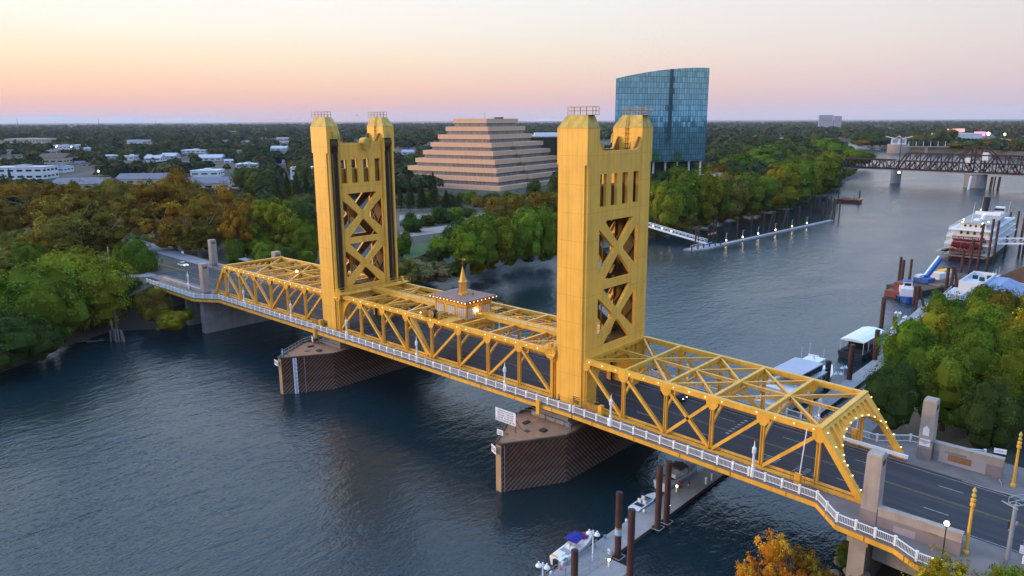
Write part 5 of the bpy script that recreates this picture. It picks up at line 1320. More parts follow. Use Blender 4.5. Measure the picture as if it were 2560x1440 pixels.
wood('in the rear rank above the far dock', '', [(1650, 470, 420, 70, B, 'dark'), (1690, 465, 408, 90, B, 'green'), (1800, 458, 404, 80, B, 'rust'), (1850, 440, 378, 100, B, 'green'), (1895, 435, 384, 100, B, 'green'), (1925, 415, 356, 120, B, 'green'), (1965, 412, 352, 110, B, 'dusk'), (2005, 410, 348, 110, B, 'dusk'), (2045, 400, 344, 110, B, 'green'), (2085, 392, 348, 90, B, 'green'),
     (1785, 395, 358, 80, B, 'dusk'), (1830, 392, 352, 90, B, 'dusk'), (1870, 385, 345, 80, B, 'dusk'), (1770, 420, 385, 70, B, 'dusk'), (1760, 450, 420, 60, B, 'green'), (1835, 470, 412, 70, B, 'dark'), (2070, 430, 372, 80, B, 'ygreen'), (2040, 440, 385, 90, B, 'green'), (1890, 400, 360, 90, B, 'dusk'), (1930, 385, 340, 80, B, 'dusk'), (1980, 375, 335, 80, B, 'dusk'), (2035, 368, 328, 70, B, 'dusk')], 9.0, 'far', 'trees in the rear rank above the far dock')
wood('on the far bank beyond the railway bridge', '', [(2150, 362, 326, 60, B, 'dusk'), (2180, 364, 330, 60, B, 'dusk'), (2155, 364, 348, 50, B, 'olive'), (2200, 364, 330, 70, B, 'dusk'), (2240, 364, 334, 66, B, 'dusk'), (2285, 366, 336, 66, B, 'olive'), (2325, 368, 336, 66, B, 'dusk'), (2362, 370, 318, 76, B, 'dusk'), (2345, 369, 341, 60, B, 'olive'),
     (2400, 372, 354, 84, B, 'olive'), (2440, 374, 348, 84, B, 'dusk'), (2475, 375, 344, 90, B, 'olive'), (2515, 377, 352, 80, B, 'dusk'), (2550, 379, 348, 80, B, 'olive'), (2420, 373, 368, 60, B, 'dark'), (2555, 379, 341, 70, B, 'dusk'), (2500, 377, 346, 70, B, 'dusk'), (2590, 381, 346, 90, B, 'dusk'), (2380, 371, 361, 50, B, 'dusk')], 7.0, 'far', 'trees on the far bank beyond the railway bridge')
# old town side, right foreground: placed on the ground plan
OLD = [(77, 27, 12.5, 10, 'dark'), (84, 33, 15, 12, 'green'), (92, 27, 13, 10, 'dark'), (76, 40, 13, 11, 'green'), (85, 45, 16.5, 12, 'green'), (93, 40, 15, 11, 'ygreen'), (100, 34, 13, 10, 'dark'), (73, 54, 13.5, 12, 'bright'), (82, 58, 16, 12, 'green'), (91, 54, 17.5, 13, 'ygreen'), (99, 50, 16, 12, 'green'),
       (74, 68, 14, 11, 'ygreen'), (83, 72, 16, 12, 'bright'), (92, 69, 17, 13, 'yellow'), (100, 66, 16, 12, 'green'), (73, 84, 14, 11, 'green'), (82, 87, 15.5, 11, 'olive'), (90, 84, 16, 12, 'ygreen'), (98, 84, 15, 12, 'yellow'), (76, 100, 13.5, 11, 'green'), (85, 103, 14, 11, 'ygreen'), (94, 100, 14, 11, 'green'), (103, 98, 14, 12, 'yellow'), (105, 80, 15, 12, 'green'), (106, 56, 14, 11, 'green')]
for i, (x, y, h, w, t) in enumerate(OLD):
    tree((x, y, 7.5), h, w, 'broad' if i % 3 else 'tall', t, '%s tree in the grove right of the near tower, %s going upstream' % ({'dark': 'dark green', 'green': 'mid green', 'ygreen': 'yellowish green', 'bright': 'bright green', 'yellow': 'yellow', 'olive': 'olive'}[t], ORD[i] if i < 20 else str(i + 1) + 'th'), 'trees of the riverside grove on the right', 'near')
tree((80.5, -29, 2.0), 12.0, 8.5, 'open', 'orange', 'orange and gold tree at the bottom edge, below the foreground pylon', None, 'near')
tree((83.5, -24.5, 2.0), 8.6, 6.0, 'open', 'rust', 'smaller rusty tree beside the orange tree at the bottom edge', None, 'near')
tree((97.6, -25.5, 5.5), 10.3, 8.0, 'open', 'yellow', 'yellow green tree at the lower right corner by the globe lamps', None, 'near')
tree((104.5, -21.0, 6.5), 9.2, 8.0, 'broad', 'green', 'dark green tree filling the lower right corner', None, 'near')
tree((101, -20.5, 6.5), 8.0, 5.0, 'broad', 'ygreen', 'small round green tree under the traffic signal pole', None, 'near')
for i, (x, y, w, h) in enumerate(((83.6, -10.5, 3.4, 2.6), (82.2, -7.5, 3.0, 2.2), (86.5, -17, 3.6, 3.0), (84.5, -18.5, 3.0, 2.4))):
    tree((x, y, 1.2), h, w, 'shrub', ('dark', 'green')[i % 2], 'low dark bush under the near bridge end, %s from the water' % ORD[i], 'bushes under the near bridge end', 'mid')
LB = [(62, 446, 416, 132, 30, 'wall_white', 'grey_roof', 0, 2, 'white modern two-storey building with ribbon windows at the left edge'),
      (215, 470, 447, 130, 30, 'wall_tan', 'shingle', 4, 1, 'long building with a broken grey shingle roof, left of the sycamores'),
      (365, 458, 436, 120, 26, 'wall_tan', 'shingle', 4, 1, 'long grey shingle roof with pale skylight strips above the sycamores'),
      (520, 470, 446, 110, 26, 'wall_tan', 'shingle', 4, 1, 'grey shingle roofed building just left of the far tower'),
      (600, 470, 444, 90, 24, 'wall_tan', 'shingle', 4, 1, 'grey shingle roofed building half hidden by the sycamores by the far tower'),
      (520, 440, 424, 70, 22, 'wall_white', 'wall_white', 0, 1, 'low white flat-roofed building above the grey shingle roofs'),
      (757, 446, 417, 52, 20, 'wall_white', 'wall_white', 0, 2, 'white cubic building beside the left edge of the far tower'),
      (248, 500, 476, 40, 14, 'blue_roof', 'wall_white', 0, 1, 'small blue-grey house with a white roof edge among the sycamores'),
      (145, 410, 386, 66, 40, 'wall_tan', 'brown_roof', 5, 1, 'tan building with a brown pitched roof in the left middle distance'),
      (155, 430, 415, 36, 22, 'wall_white', 'blue_roof', 0, 1, 'low blue roofed shed behind the white modern building'),
      (390, 402, 388, 40, 26, 'wall_white', 'grey_roof', 4, 1, 'white gabled house left of centre among dark trees'),
      (330, 400, 388, 26, 22, 'wall_white', 'wall_white', 0, 1, 'small bright white house among dark palms'),
      (425, 396, 384, 40, 26, 'wall_white', 'grey_roof', 4, 1, 'pale gabled house next to a tall dark conifer'),
      (490, 382, 374, 60, 30, 'wall_white', 'wall_white', 0, 1, 'long thin white roof left of the far tower in the distance'),
      (530, 400, 388, 60, 26, 'wall_white', 'grey_roof', 4, 1, 'pale houses row in front of the long thin white roof'),
      (620, 418, 408, 50, 24, 'wall_white', 'wall_white', 0, 1, 'low white roof peeping out of trees left of the far tower'),
      (78, 358, 346, 98, 60, 'wall_tan', 'wall_tan', 0, 1, 'long lit tan warehouse in the distance on the left edge'),
      (170, 372, 362, 70, 60, 'wall_white', 'grey_roof', 0, 1, 'pale flat shed right of the lit tan warehouse'),
      (345, 358, 350, 60, 60, 'wall_white', 'blue_roof', 0, 1, 'distant blue grey roof above the dark trees'),
      (560, 332, 328, 70, 60, 'wall_tan', 'wall_tan', 0, 1, 'thin tan strip of building near the horizon left of far tower'),
      (700, 375, 366, 40, 30, 'wall_white', 'grey_roof', 4, 1, 'pale roof in the dark trees just left of the far tower'),
      (1020, 385, 378, 30, 30, 'wall_white', 'blue_roof', 3, 1, 'small pale roof between the far tower and the stepped building')]
UV_B = [(q[0], q[1], q[2], q[3], (at(q[0], q[1], 9) - CAM).dot(VF)) for q in LB]
def hides(x, y, h, w):
    """would a tree here stand in front of one of the town buildings?"""
    q = Vector((x, y, 8.5)) - CAM; d = q.dot(VF); u = 1280 + FPX * q.dot(VR) / d; s_ = FPX / d; vt = 720 - FPX * (q.dot(VU) + h) / d
    return any(abs(u - ub) < wb * .5 + w * s_ * .4 and d < db and vt < vb - (vb - vtop) * .25 for ub, vb, vtop, wb, db in UV_B)
UV_B.append((1195, 520, 300, 400, 500))
hr_ = random.Random(3); RB_ = []
for i in range(32):
    u, v = hr_.uniform(-20, 1000), 336 + 80 * hr_.random() ** 1.2
    if i > 27: u, v = hr_.uniform(1790, 2050), hr_.uniform(330, 345)
    RB_.append((u, v, hr_.uniform(14, 34))); UV_B.append((u, v, v - 3, RB_[-1][2] * .8, (at(u, v, 9) - CAM).dot(VF)))
# street trees among the low houses: scattered on the ground plan within half a kilometre or so
sr = random.Random(21)
BLD = [(-650, 95, 75), (-540, 140, 90), (-500, 255, 30), (-600, 240, 35), (-395, 66, 16), (-322, 337, 95), (-370, 470, 60), (-290, 540, 60), (-470, 190, 60)]
pts = []
tries = 0
while len(pts) < 85 and tries < 9000:
    tries += 1
    u = sr.uniform(-60, 1800) if sr.random() < .8 else sr.uniform(1250, 1800); dist = 330 + 620 * sr.random() ** .8
    d = ray(u, 400); dd = Vector((d.x, d.y)).normalized(); p = Vector((CAM.x, CAM.y)) + dd * dist
    if any((p.x - x) ** 2 + (p.y - y) ** 2 < r * r for x, y, r in BLD): continue
    if p.x > -150 and p.y > 100: continue
    if p.x > -300 and p.y < 260: continue
    if any((p.x - q[0]) ** 2 + (p.y - q[1]) ** 2 < 80 for q in pts): continue
    pts.append((p.x, p.y, dist))
for x, y, dist in pts:
    if hides(x, y, 13, 12): continue
    kd = sr.choice(['broad', 'broad', 'broad', 'tall', 'open', 'conifer' if sr.random() < .5 else 'broad'])
    h = sr.uniform(9, 17) * (1.25 if kd == 'conifer' else 1); w = h * (sr.uniform(.75, 1.15) if kd != 'conifer' else .32)
    tree((x, y, 8.5), h, w, kd, 'conifer' if kd == 'conifer' else sr.choice(['dusk', 'dusk', 'dark', 'dark', 'olive', 'green', 'rust']), 'dark street tree among the low houses and offices beyond the bridge', 'street trees among the houses', 'far')

# growth along both shorelines
def along(shore, y0, y1, step, off, fn):
    acc = 0.0
    for a, c in zip(shore[:-1], shore[1:]):
        L = math.hypot(c[0] - a[0], c[1] - a[1]); n = (-(c[1] - a[1]) / L, (c[0] - a[0]) / L)
        while acc < L:
            x, y = a[0] + (c[0] - a[0]) * acc / L, a[1] + (c[1] - a[1]) * acc / L
            if y0 < y < y1: o = sr.uniform(*off); fn(x + n[0] * o, y + n[1] * o)
            acc += step * sr.uniform(.7, 1.4)
        acc -= L
along(LEFT, 165, 900, 6.0, (2, 12), lambda x, y: tree((x, y, 1.6), sr.uniform(3.5, 7), sr.uniform(6, 10), 'shrub', sr.choice(['willow', 'green', 'olive', 'dark']), 'low bush in the tangle along the left waterline upstream of the near tower', 'waterline bushes upstream', 'far'))
EXTRA = []
along(LEFT, 900, 2100, 26, (6, 26), lambda x, y: EXTRA.append((x, y)))
along(RIGHT, 880, 2100, 15, (-24, -4), lambda x, y: EXTRA.append((x, y)))
wood('at the foot of the stepped building', '', [(1005 + 24 * i, 512 + (i % 3) * 6, 484 - (i % 4) * 3, 44, B, ('olive', 'dark', 'dusk', 'green')[i % 4]) for i in range(17)], 7.0, 'far', 'trees at the foot of the stepped building')
wood('in the shade left of the far tower', '', [(520 + 22 * i, 590 - (i % 3) * 22, 520 - (i % 4) * 14, 80, B, ('dark', 'olive', 'green', 'dusk')[i % 4]) for i in range(13)], 8.5, 'mid', 'trees in the shade left of the far tower')
# far woods and tree belts to the horizon, seen only as one mass
def far_wood():
    V, C, T = [], [], []
    pal = np.array([(.036, .056, .028), (.045, .062, .026), (.026, .040, .024), (.066, .060, .028), (.052, .072, .026), (.075, .070, .030)])
    n = 0
    fwd = np.array([VF.x, VF.y]); fwd /= np.linalg.norm(fwd); rt = np.array([fwd[1], -fwd[0]])
    N = 22000
    dist = 330 * np.exp(rg.uniform(0, 1, N) ** 1.0 * math.log(11000 / 330)); a = rg.uniform(-.66, .66, N)
    px = CAM.x + fwd[0] * dist + rt[0] * dist * np.tan(a); py = CAM.y + fwd[1] * dist + rt[1] * dist * np.tan(a)
    for q, (x, y) in enumerate(EXTRA): px[q], py[q] = x, y; dist[q] = math.hypot(x - CAM.x, y - CAM.y)
    near_t = np.array([(q[0], q[1]) for q in pts])
    # keep clear of the river
    ly = np.array([p[1] for p in LEFT]); lx_ = np.array([p[0] for p in LEFT])
    for i in range(N):
        x, y = px[i], py[i]
        if i >= len(EXTRA) and dist[i] < 1000:
            if any((x - a_) ** 2 + (y - c_) ** 2 < (r_ * .8) ** 2 for a_, c_, r_ in BLD) or (x > -300 and y < 330) or (x > -190 and y < 480) or (x > -160 and y < 800): continue
            if ((near_t - (x, y)) ** 2).sum(1).min() < 60: continue
        if i >= len(EXTRA) and y < 2150 and x > np.interp(y, ly, lx_) - 14:
            if y < 1255: continue
            if x < -60 and x < np.interp(y, [1255, 1300, 1388, 1400, 1468, 1795, 2060, 2150], [-60, -110, -190, -240, -310, -480, -610, -680]) + 25: continue
            if x > 60 and y < 700: continue
        h = rg.uniform(8, 17); w = h * rg.uniform(.8, 1.5) * (1.0 if dist[i] < 2500 else 1.7)
        if dist[i] < 2200 and hides(x, y, h, w): continue
        f = math.sin(x * .0031 + 1.3) * math.sin(y * .0023 + x * .0009) + .4 * math.sin(x * .011) * math.sin(y * .009)
        if f < -.55 and i >= len(EXTRA): continue
        d = dist[i]; k = 170 if d < 560 else 90 if d < 850 else 46 if d < 1300 else (26 if d < 2200 else (12 if d < 4200 else 7))
        if rg.uniform() < .06: h *= 1.5; w *= .4
        dd = sph(k); dd[:, 2] = np.abs(dd[:, 2]) * 1.0 - .25
        cen = dd * np.array([w / 2, w / 2, h * .55]) * rg.uniform(.75, 1.05, (k, 1)) + np.array([x, y, 8.5 + h * .45])
        V.append(cards(cen, dd + np.array([0, 0, .4]), (w * 3.0 / math.sqrt(k)) * rg.uniform(.7, 1.2, k)))
        cl = rg.uniform(.2, .8, k); C.append(np.stack([rg.uniform(0, 1, k), cl, cl, np.ones(k)], 1))
        t = pal[rg.integers(0, len(pal))] * rg.uniform(.8, 1.25); T.append(np.tile(np.append(t, 1.0), (k, 1))); n += k
    me = mesh_np('far_woodland', np.concatenate(V), n, np.concatenate(C), M['leaf_far'], np.concatenate(T))
    o = bpy.data.objects.new('far_woodland', me); COL.objects.link(o); o['kind'] = 'stuff'; return o
far_wood()

# haze: pale air over everything below the sky
def haze():
    b = MB(); b.prism([(44000 * math.cos(2 * math.pi * i / 64), 44000 * math.sin(2 * math.pi * i / 64)) for i in range(64)], -3, 480)
    mt = bpy.data.materials.new('haze_air'); mt.use_nodes = True; nt = mt.node_tree; nt.nodes.remove(nt.nodes['Principled BSDF'])
    v = nt.nodes.new('ShaderNodeVolumePrincipled'); v.inputs['Color'].default_value = (.86, .88, .98, 1); v.inputs['Density'].default_value = HAZE; v.inputs['Anisotropy'].default_value = 0.0
    nt.links.new(v.outputs[0], nt.nodes['Material Output'].inputs['Volume'])
    o = b.build('haze', mt); o['kind'] = 'stuff'
HAZE = 2.2e-5
haze()
# ================================================================== FAR BANK BUILDINGS
def facade_mat(name, glass, line, fu, fv, lw, metal=.85, rough=.06, jit=.02, var=.2):
    mt = bpy.data.materials.new(name); mt.use_nodes = True; nt = mt.node_tree; N = nt.nodes; L = nt.links; b = N['Principled BSDF']
    uv = N.new('ShaderNodeUVMap'); mp = N.new('ShaderNodeMapping'); mp.inputs['Scale'].default_value = (1 / fu, 1 / fv, 1); L.new(uv.outputs[0], mp.inputs['Vector'])
    fl = N.new('ShaderNodeVectorMath'); fl.operation = 'FLOOR'; L.new(mp.outputs[0], fl.inputs[0]); fr = N.new('ShaderNodeVectorMath'); fr.operation = 'FRACTION'; L.new(mp.outputs[0], fr.inputs[0])
    wn = N.new('ShaderNodeTexWhiteNoise'); wn.noise_dimensions = '3D'; L.new(fl.outputs[0], wn.inputs['Vector'])
    s = N.new('ShaderNodeSeparateXYZ'); L.new(fr.outputs[0], s.inputs[0])
    a = N.new('ShaderNodeMath'); a.operation = 'LESS_THAN'; a.inputs[1].default_value = lw / fu; L.new(s.outputs['X'], a.inputs[0])
    c = N.new('ShaderNodeMath'); c.operation = 'LESS_THAN'; c.inputs[1].default_value = lw / fv; L.new(s.outputs['Y'], c.inputs[0])
    mxx = N.new('ShaderNodeMath'); mxx.operation = 'MAXIMUM'; L.new(a.outputs[0], mxx.inputs[0]); L.new(c.outputs[0], mxx.inputs[1])
    hs = N.new('ShaderNodeHueSaturation'); hs.inputs['Color'].default_value = (*glass, 1); r = N.new('ShaderNodeMapRange'); r.inputs['To Min'].default_value = 1 - var; r.inputs['To Max'].default_value = 1 + var; L.new(wn.outputs['Value'], r.inputs['Value']); L.new(r.outputs['Result'], hs.inputs['Value'])
    m_ = N.new('ShaderNodeMix'); m_.data_type = 'RGBA'; L.new(mxx.outputs[0], m_.inputs['Factor']); L.new(hs.outputs[0], m_.inputs['A']); m_.inputs['B'].default_value = (*line, 1); L.new(m_.outputs['Result'], b.inputs['Base Color'])
    b.inputs['Metallic'].default_value = metal; b.inputs['Roughness'].default_value = rough
    geo = N.new('ShaderNodeNewGeometry'); sb = N.new('ShaderNodeVectorMath'); sb.operation = 'SUBTRACT'; sb.inputs[1].default_value = (.5, .5, .5); L.new(wn.outputs['Color'], sb.inputs[0])
    sc = N.new('ShaderNodeVectorMath'); sc.operation = 'SCALE'; sc.inputs['Scale'].default_value = jit; L.new(sb.outputs[0], sc.inputs[0]); ad_ = N.new('ShaderNodeVectorMath'); L.new(geo.outputs['Normal'], ad_.inputs[0]); L.new(sc.outputs[0], ad_.inputs[1]); L.new(ad_.outputs[0], b.inputs['Normal'])
    return mt
M['curtain_wall'] = facade_mat('curtain_wall', (.20, .46, .58), (.05, .15, .20), 2.3, 4.1, .32, .9, .05, .010, .16)
M['zig_band'] = facade_mat('precast_band', (.64, .385, .235), (.56, .33, .20), 1.5, 40, .08, 0, .8, 0, .05)
M['zig_glass'] = facade_mat('ribbon_glazing', (.20, .19, .20), (.27, .235, .22), 1.3, 40, .16, .25, .25, .01, .25)
# stepped pyramid office building
Z = thing('stepped_office_building', 'tan stepped pyramid office building with dark ribbon windows behind the conifers', 'office building', (-322.76, 337.22, 0), .176)
def ring_faces(b, x0, x1, y0, y1, z0, z1):
    P = [(x0, y0), (x1, y0), (x1, y1), (x0, y1)]; o = 0
    for i in range(4):
        p, q = P[i], P[(i + 1) % 4]; L = math.hypot(q[0] - p[0], q[1] - p[1])
        b.quad([(p[0], p[1], z0), (q[0], q[1], z0), (q[0], q[1], z1), (p[0], p[1], z1)], [(o, z0), (o + L, z0), (o + L, z1), (o, z1)]); o += L
for k in range(10):
    h = 22.94 + 4.389 * k; ha = h - 6.75; zt = 60.5 - 6.05 * k
    bb, gb = MB(), MB()
    ring_faces(bb, -ha, ha, -h, h, zt - 3.35, zt); bb.quad([(-ha, -h, zt), (ha, -h, zt), (ha, h, zt), (-ha, h, zt)], [(0, 0), (.3, 0), (.3, .3), (0, .3)]); bb.quad([(-ha, h, zt - 3.35), (ha, h, zt - 3.35), (ha, -h, zt - 3.35), (-ha, -h, zt - 3.35)], [(0, 0), (.3, 0), (.3, .3), (0, .3)])
    ring_faces(gb, -ha + .9, ha - .9, -h + .9, h - .9, zt - 6.3, zt - 3.3)
    if 3 <= k:
        y0 = -h + (30 + 3.0 * (k - 3)); y1 = h - .02
        ring_faces(bb, ha - 1, ha + 3.6, y0, y1, zt - 3.3, zt - .02); bb.quad([(ha - 1, y0, zt - .02), (ha + 3.6, y0, zt - .02), (ha + 3.6, y1, zt - .02), (ha - 1, y1, zt - .02)], [(0, 0), (.3, 0), (.3, .3), (0, .3)])
        ring_faces(gb, ha - 1, ha + 2.8, y0 + .8, y1 - 1, zt - 6.3, zt - 3.28)
    bb.build('storey_band', M['zig_band'], Z); gb.build('window_ribbon', M['zig_glass'], Z)
b = MB()
for x, y, z in ((3, -6, 5.0), (-4, -12, 1.6), (6, 4, 1.4)): b.tube((x, y, 60.5), (x, y, 60.5 + z), .12, n=5)
b.box(4, 9, 6, 12, 60.5, 61.7); b.build('roof_aerial', M['dark_metal'], Z)
b = MB(); b.box(62, 68, 8, 60, -2, 6)
for i in range(4): b.box(67.9, 69.5, 10 + i * 14, 14 + i * 14, -2, 8)
b.build('entrance_block', M['wall_tan'], Z)
# glass tower with a curved roofline
D0 = 556.0
pl, pr = at_dist(1535, 400, D0 - 4), at_dist(1762, 400, D0 + 26)
G = thing('glass_office_tower', 'tall blue glass office tower with a curved sloping roofline', 'office tower', (pl.x, pl.y, 0), math.atan2(pr.y - pl.y, pr.x - pl.x))
WD = math.hypot(pr.x - pl.x, pr.y - pl.y)
def ztower(t):   # roofline height along the front
    v = 207 - 29 * (1 - (1 - t) ** 2.1); dd = D0 + 26 * t; return CAM.z - (v - 305 + 4.6 * t) / FPX * dd
zb_ = CAM.z - (405 - 302) / FPX * (D0 + 10)
b = MB(); n = 24; sag = 3.0; DEP = 30
fr_ = lambda t: -sag * 4 * t * (1 - t)
for i in range(n):
    t0, t1 = i / n, (i + 1) / n; x0, x1 = t0 * WD, t1 * WD
    z0, z1 = ztower(t0), ztower(t1)
    b.quad([(x0, fr_(t0), zb_), (x1, fr_(t1), zb_), (x1, fr_(t1), z1), (x0, fr_(t0), z0)], [(x0, zb_), (x1, zb_), (x1, z1), (x0, z0)])
    bk = lambda x: 17 + x * (WD - 21) / WD
    b.quad([(bk(x1), DEP, zb_), (bk(x0), DEP, zb_), (bk(x0), DEP, z0 - 2), (bk(x1), DEP, z1 - 2)], [(x1, zb_), (x0, zb_), (x0, z0), (x1, z1)])
    b.quad([(x0, fr_(t0), z0 - 1), (x1, fr_(t1), z1 - 1), (bk(x1), DEP, z1 - 2), (bk(x0), DEP, z0 - 2)], [(0, 0), (.1, 0), (.1, .1), (0, .1)])
    b.quad([(bk(x0), DEP, zb_), (bk(x1), DEP, zb_), (x1, fr_(t1), zb_), (x0, fr_(t0), zb_)], [(0, 0), (.1, 0), (.1, .1), (0, .1)])
for x, z in ((0, ztower(0)), (WD, ztower(1))):
    q = [(bk(x), DEP, zb_), (x, 0, zb_), (x, 0, z - .5), (bk(x), DEP, z - 2)]; u = [(DEP, zb_), (0, zb_), (0, z), (DEP, z)]
    b.quad(q if x == 0 else q[::-1], u if x == 0 else u[::-1])
b.build('glass_facade', M['curtain_wall'], G)
b = MB(); b.box(19, WD - 6, 5, DEP - 3, 0, zb_); b.build('lobby', M['glass'], G)
for i in range(8):
    b = MB(); b.tube((3 + i * (WD - 6) / 7, 1.6, 2), (3 + i * (WD - 6) / 7, 1.6, zb_), .8, n=8); b.build('column', M['white'], G)
# neighbours
def block(name, label, p, w, d, h, rz, wall, roof, cat='building', rows=1, group=None, winh=1.3, gable=0.0):
    T = thing(name, label, cat, p, rz, group)
    b = MB(); b.box(-w / 2, w / 2, -d / 2, d / 2, -3, h); b.build('wall', M[wall], T)
    b = MB()
    if gable:
        b.loft([[(-w / 2 - .6, -d / 2 - .6, h), (-w / 2 - .6, d / 2 + .6, h), (-w / 2 - .6, 0, h + gable)], [(w / 2 + .6, -d / 2 - .6, h), (w / 2 + .6, d / 2 + .6, h), (w / 2 + .6, 0, h + gable)]])
    else: b.box(-w / 2 - .3, w / 2 + .3, -d / 2 - .3, d / 2 + .3, h, h + .5); b.box(-w * .1, w * .12, -d * .15, d * .2, h + .5, h + 1.8)
    b.build('roof', M[roof], T)
    for r in range(rows):
        z = h * (r + .55) / rows - winh / 2
        n = max(2, int(w / 7)); nd = max(1, int(d / 7))
        for i in range(n):
            x = -w / 2 + w * (i + .5) / n; b = MB(); b.box(x - w / n * .32, x + w / n * .32, -d / 2 - .06, -d / 2 + .2, z, z + winh); b.build('window', M['glass'], T)
        for i in range(nd):
            y = -d / 2 + d * (i + .5) / nd; b = MB(); b.box(w / 2 - .2, w / 2 + .06, y - d / nd * .32, y + d / nd * .32, z, z + winh); b.build('window', M['glass'], T)
    return T
q = at_dist(1765, 420, 560); block('office_podium', 'pale low podium building at the right foot of the glass tower', (q.x + 10, q.y + 8, 5), 34, 22, 13, G.rotation_euler.z, 'wall_white', 'tan_roof', rows=2)
q = at_dist(1376, 350, 640); T = block('glass_office', 'dark glass office with a flat overhanging roof between stepped building and near tower', (q.x, q.y, 5), 46, 30, 40, .75, 'glass', 'wall_white', 'office building', rows=1)
b = MB(); b.box(-26, 26, -18, 18, 40.5, 41.6); b.box(-14, 18, -8, 8, 41.6, 43.6); b.build('roof_canopy', M['wall_white'], T)
q = at(1952, 372, 9); T = thing('water_tank', 'small white water tank with a pointed roof above the trees right of the glass tower', 'water tank', (q.x, q.y, 8))
b = MB(); b.lathe([(5.5, 10), (5.5, 18)], n=14); b.build('tank', M['wall_white'], T); b = MB(); b.lathe([(6.2, 18), (.1, 21.5)], n=14); b.build('roof', M['wall_white'], T)
b = MB()
for i in range(6): b.tube((4.5 * math.cos(i * 1.047), 4.5 * math.sin(i * 1.047), -1), (4.5 * math.cos(i * 1.047), 4.5 * math.sin(i * 1.047), 10), .4, n=5)
b.build('legs', M['steel_grey'], T)
q = at_dist(2075, 306, 3600)
T = thing('distant_office_block', 'pair of grey office blocks alone on the horizon at right', 'office building', (q.x, q.y, 5), .4)
for x0, x1, hh in ((-52, 12, CAM.z + 13), (16, 50, CAM.z + 8)):
    b = MB()
    ring_faces(b, x0, x1, -20, 20, 0, hh); b.quad([(x0, -20, hh), (x1, -20, hh), (x1, 20, hh), (x0, 20, hh)], [(0, 0), (.1, 0), (.1, .1), (0, .1)])
    b.build('block', facade_mat('office_bands', (.16, .17, .22), (.42, .40, .42), 60, 5.5, 2.2, 0, .6, 0), T)
# low buildings in the town on the left
for u, vb, vt, w, dp, wm, rm, gb_, rows, lab in LB:
    p = at(u, vb, 9); s = scale_at(p); h = max(4, top_z(p, vt) - 9 - gb_ * .6)
    block('low_building', lab, (p.x, p.y, 8.5), w / s / 1.05, dp, h, math.atan2(VR.y, VR.x) + .12, wm, rm, rows=rows, gable=gb_, group='low buildings in the town on the left', winh=max(1.3, h * .16))
HS = [block('small_house', 'small pale house among the distant town trees', (0, 0, 0), 20, 11, 3.6, 0, wl_, rf_, 'house', 1, 'small houses in the distant town trees', 1.3, gb2) for wl_, rf_, gb2 in (('wall_white', 'grey_roof', 2.2), ('wall_tan', 'shingle', 2.4), ('wall_white', 'grey_roof', 0), ('wall_tan', 'brown_roof', 2.0))]
for i, (u, v, wpx) in enumerate(RB_):
    p = at(u, v, 9); f = wpx / scale_at(p) / 20; sc3 = (min(f, 5), min(f, 3), min(1.9, max(.9, f * .55)))
    if i < 4: HS[i].location = (p.x, p.y, 8.5); HS[i].scale = sc3; HS[i].rotation_euler = (0, 0, hr_.uniform(.3, 1.4))
    else: dup(HS[i % 4], (p.x, p.y, 8.5), hr_.uniform(.3, 1.4), scale=sc3)
for i, (u, v) in enumerate(((142, 365), (150, 354), (160, 353), (172, 352), (178, 362), (184, 352), (195, 353), (204, 358), (92, 370), (140, 368), (178, 367), (246, 428))):
    p = at(u, v, 16); T = thing('yard_lamp', 'white yard lamp in the car park lights at far left, %s from the left' % ORD[i], 'lamp post', (p.x, p.y, 8), 0, 'car park lamps at far left')
    b = MB(); b.tube((0, 0, 0), (0, 0, 8), .15, n=5); b.build('pole', M['steel_grey'], T); bulb(T, (0, 0, 8.1), .9, 'white_light', 'lamp')
for i, (u, v0, v1) in enumerate(((44, 312, 296), (247, 308, 297), (390, 312, 301))):
    d = ray(u, v0); t = 5200; p = at_dist(u, v0, t); b = MB(); b.tube((0, 0, 0), (0, 0, CAM.z + (305 - v1) / FPX * t - 6), 2.2, .8, 4)
    o = tag(b.build('radio_mast', M['dark_metal']), 'thin radio mast on the left horizon, %s from the left' % ORD[i], 'mast', 'radio masts on the horizon'); o.location = (p.x, p.y, 6)
p = at_dist(893, 288, 900); T = thing('aircraft', 'tiny dark red aircraft in the sky between the two far tower caps', 'aircraft', p, 2.4)
b = MB(); b.loft([[(-1.5 + .0, .35 * math.cos(a), .35 * math.sin(a)) for a in np.linspace(0, 5.2, 6)], [(0, .6 * math.cos(a), .6 * math.sin(a)) for a in np.linspace(0, 5.2, 6)], [(1.5, .2 * math.cos(a), .2 * math.sin(a)) for a in np.linspace(0, 5.2, 6)]]); b.build('fuselage', M['red'], T)
b = MB(); b.box(-.5, .4, -2, 2, .1, .2); b.box(1.1, 1.5, -.7, .7, .2, .3); b.build('wing', M['red'], T)

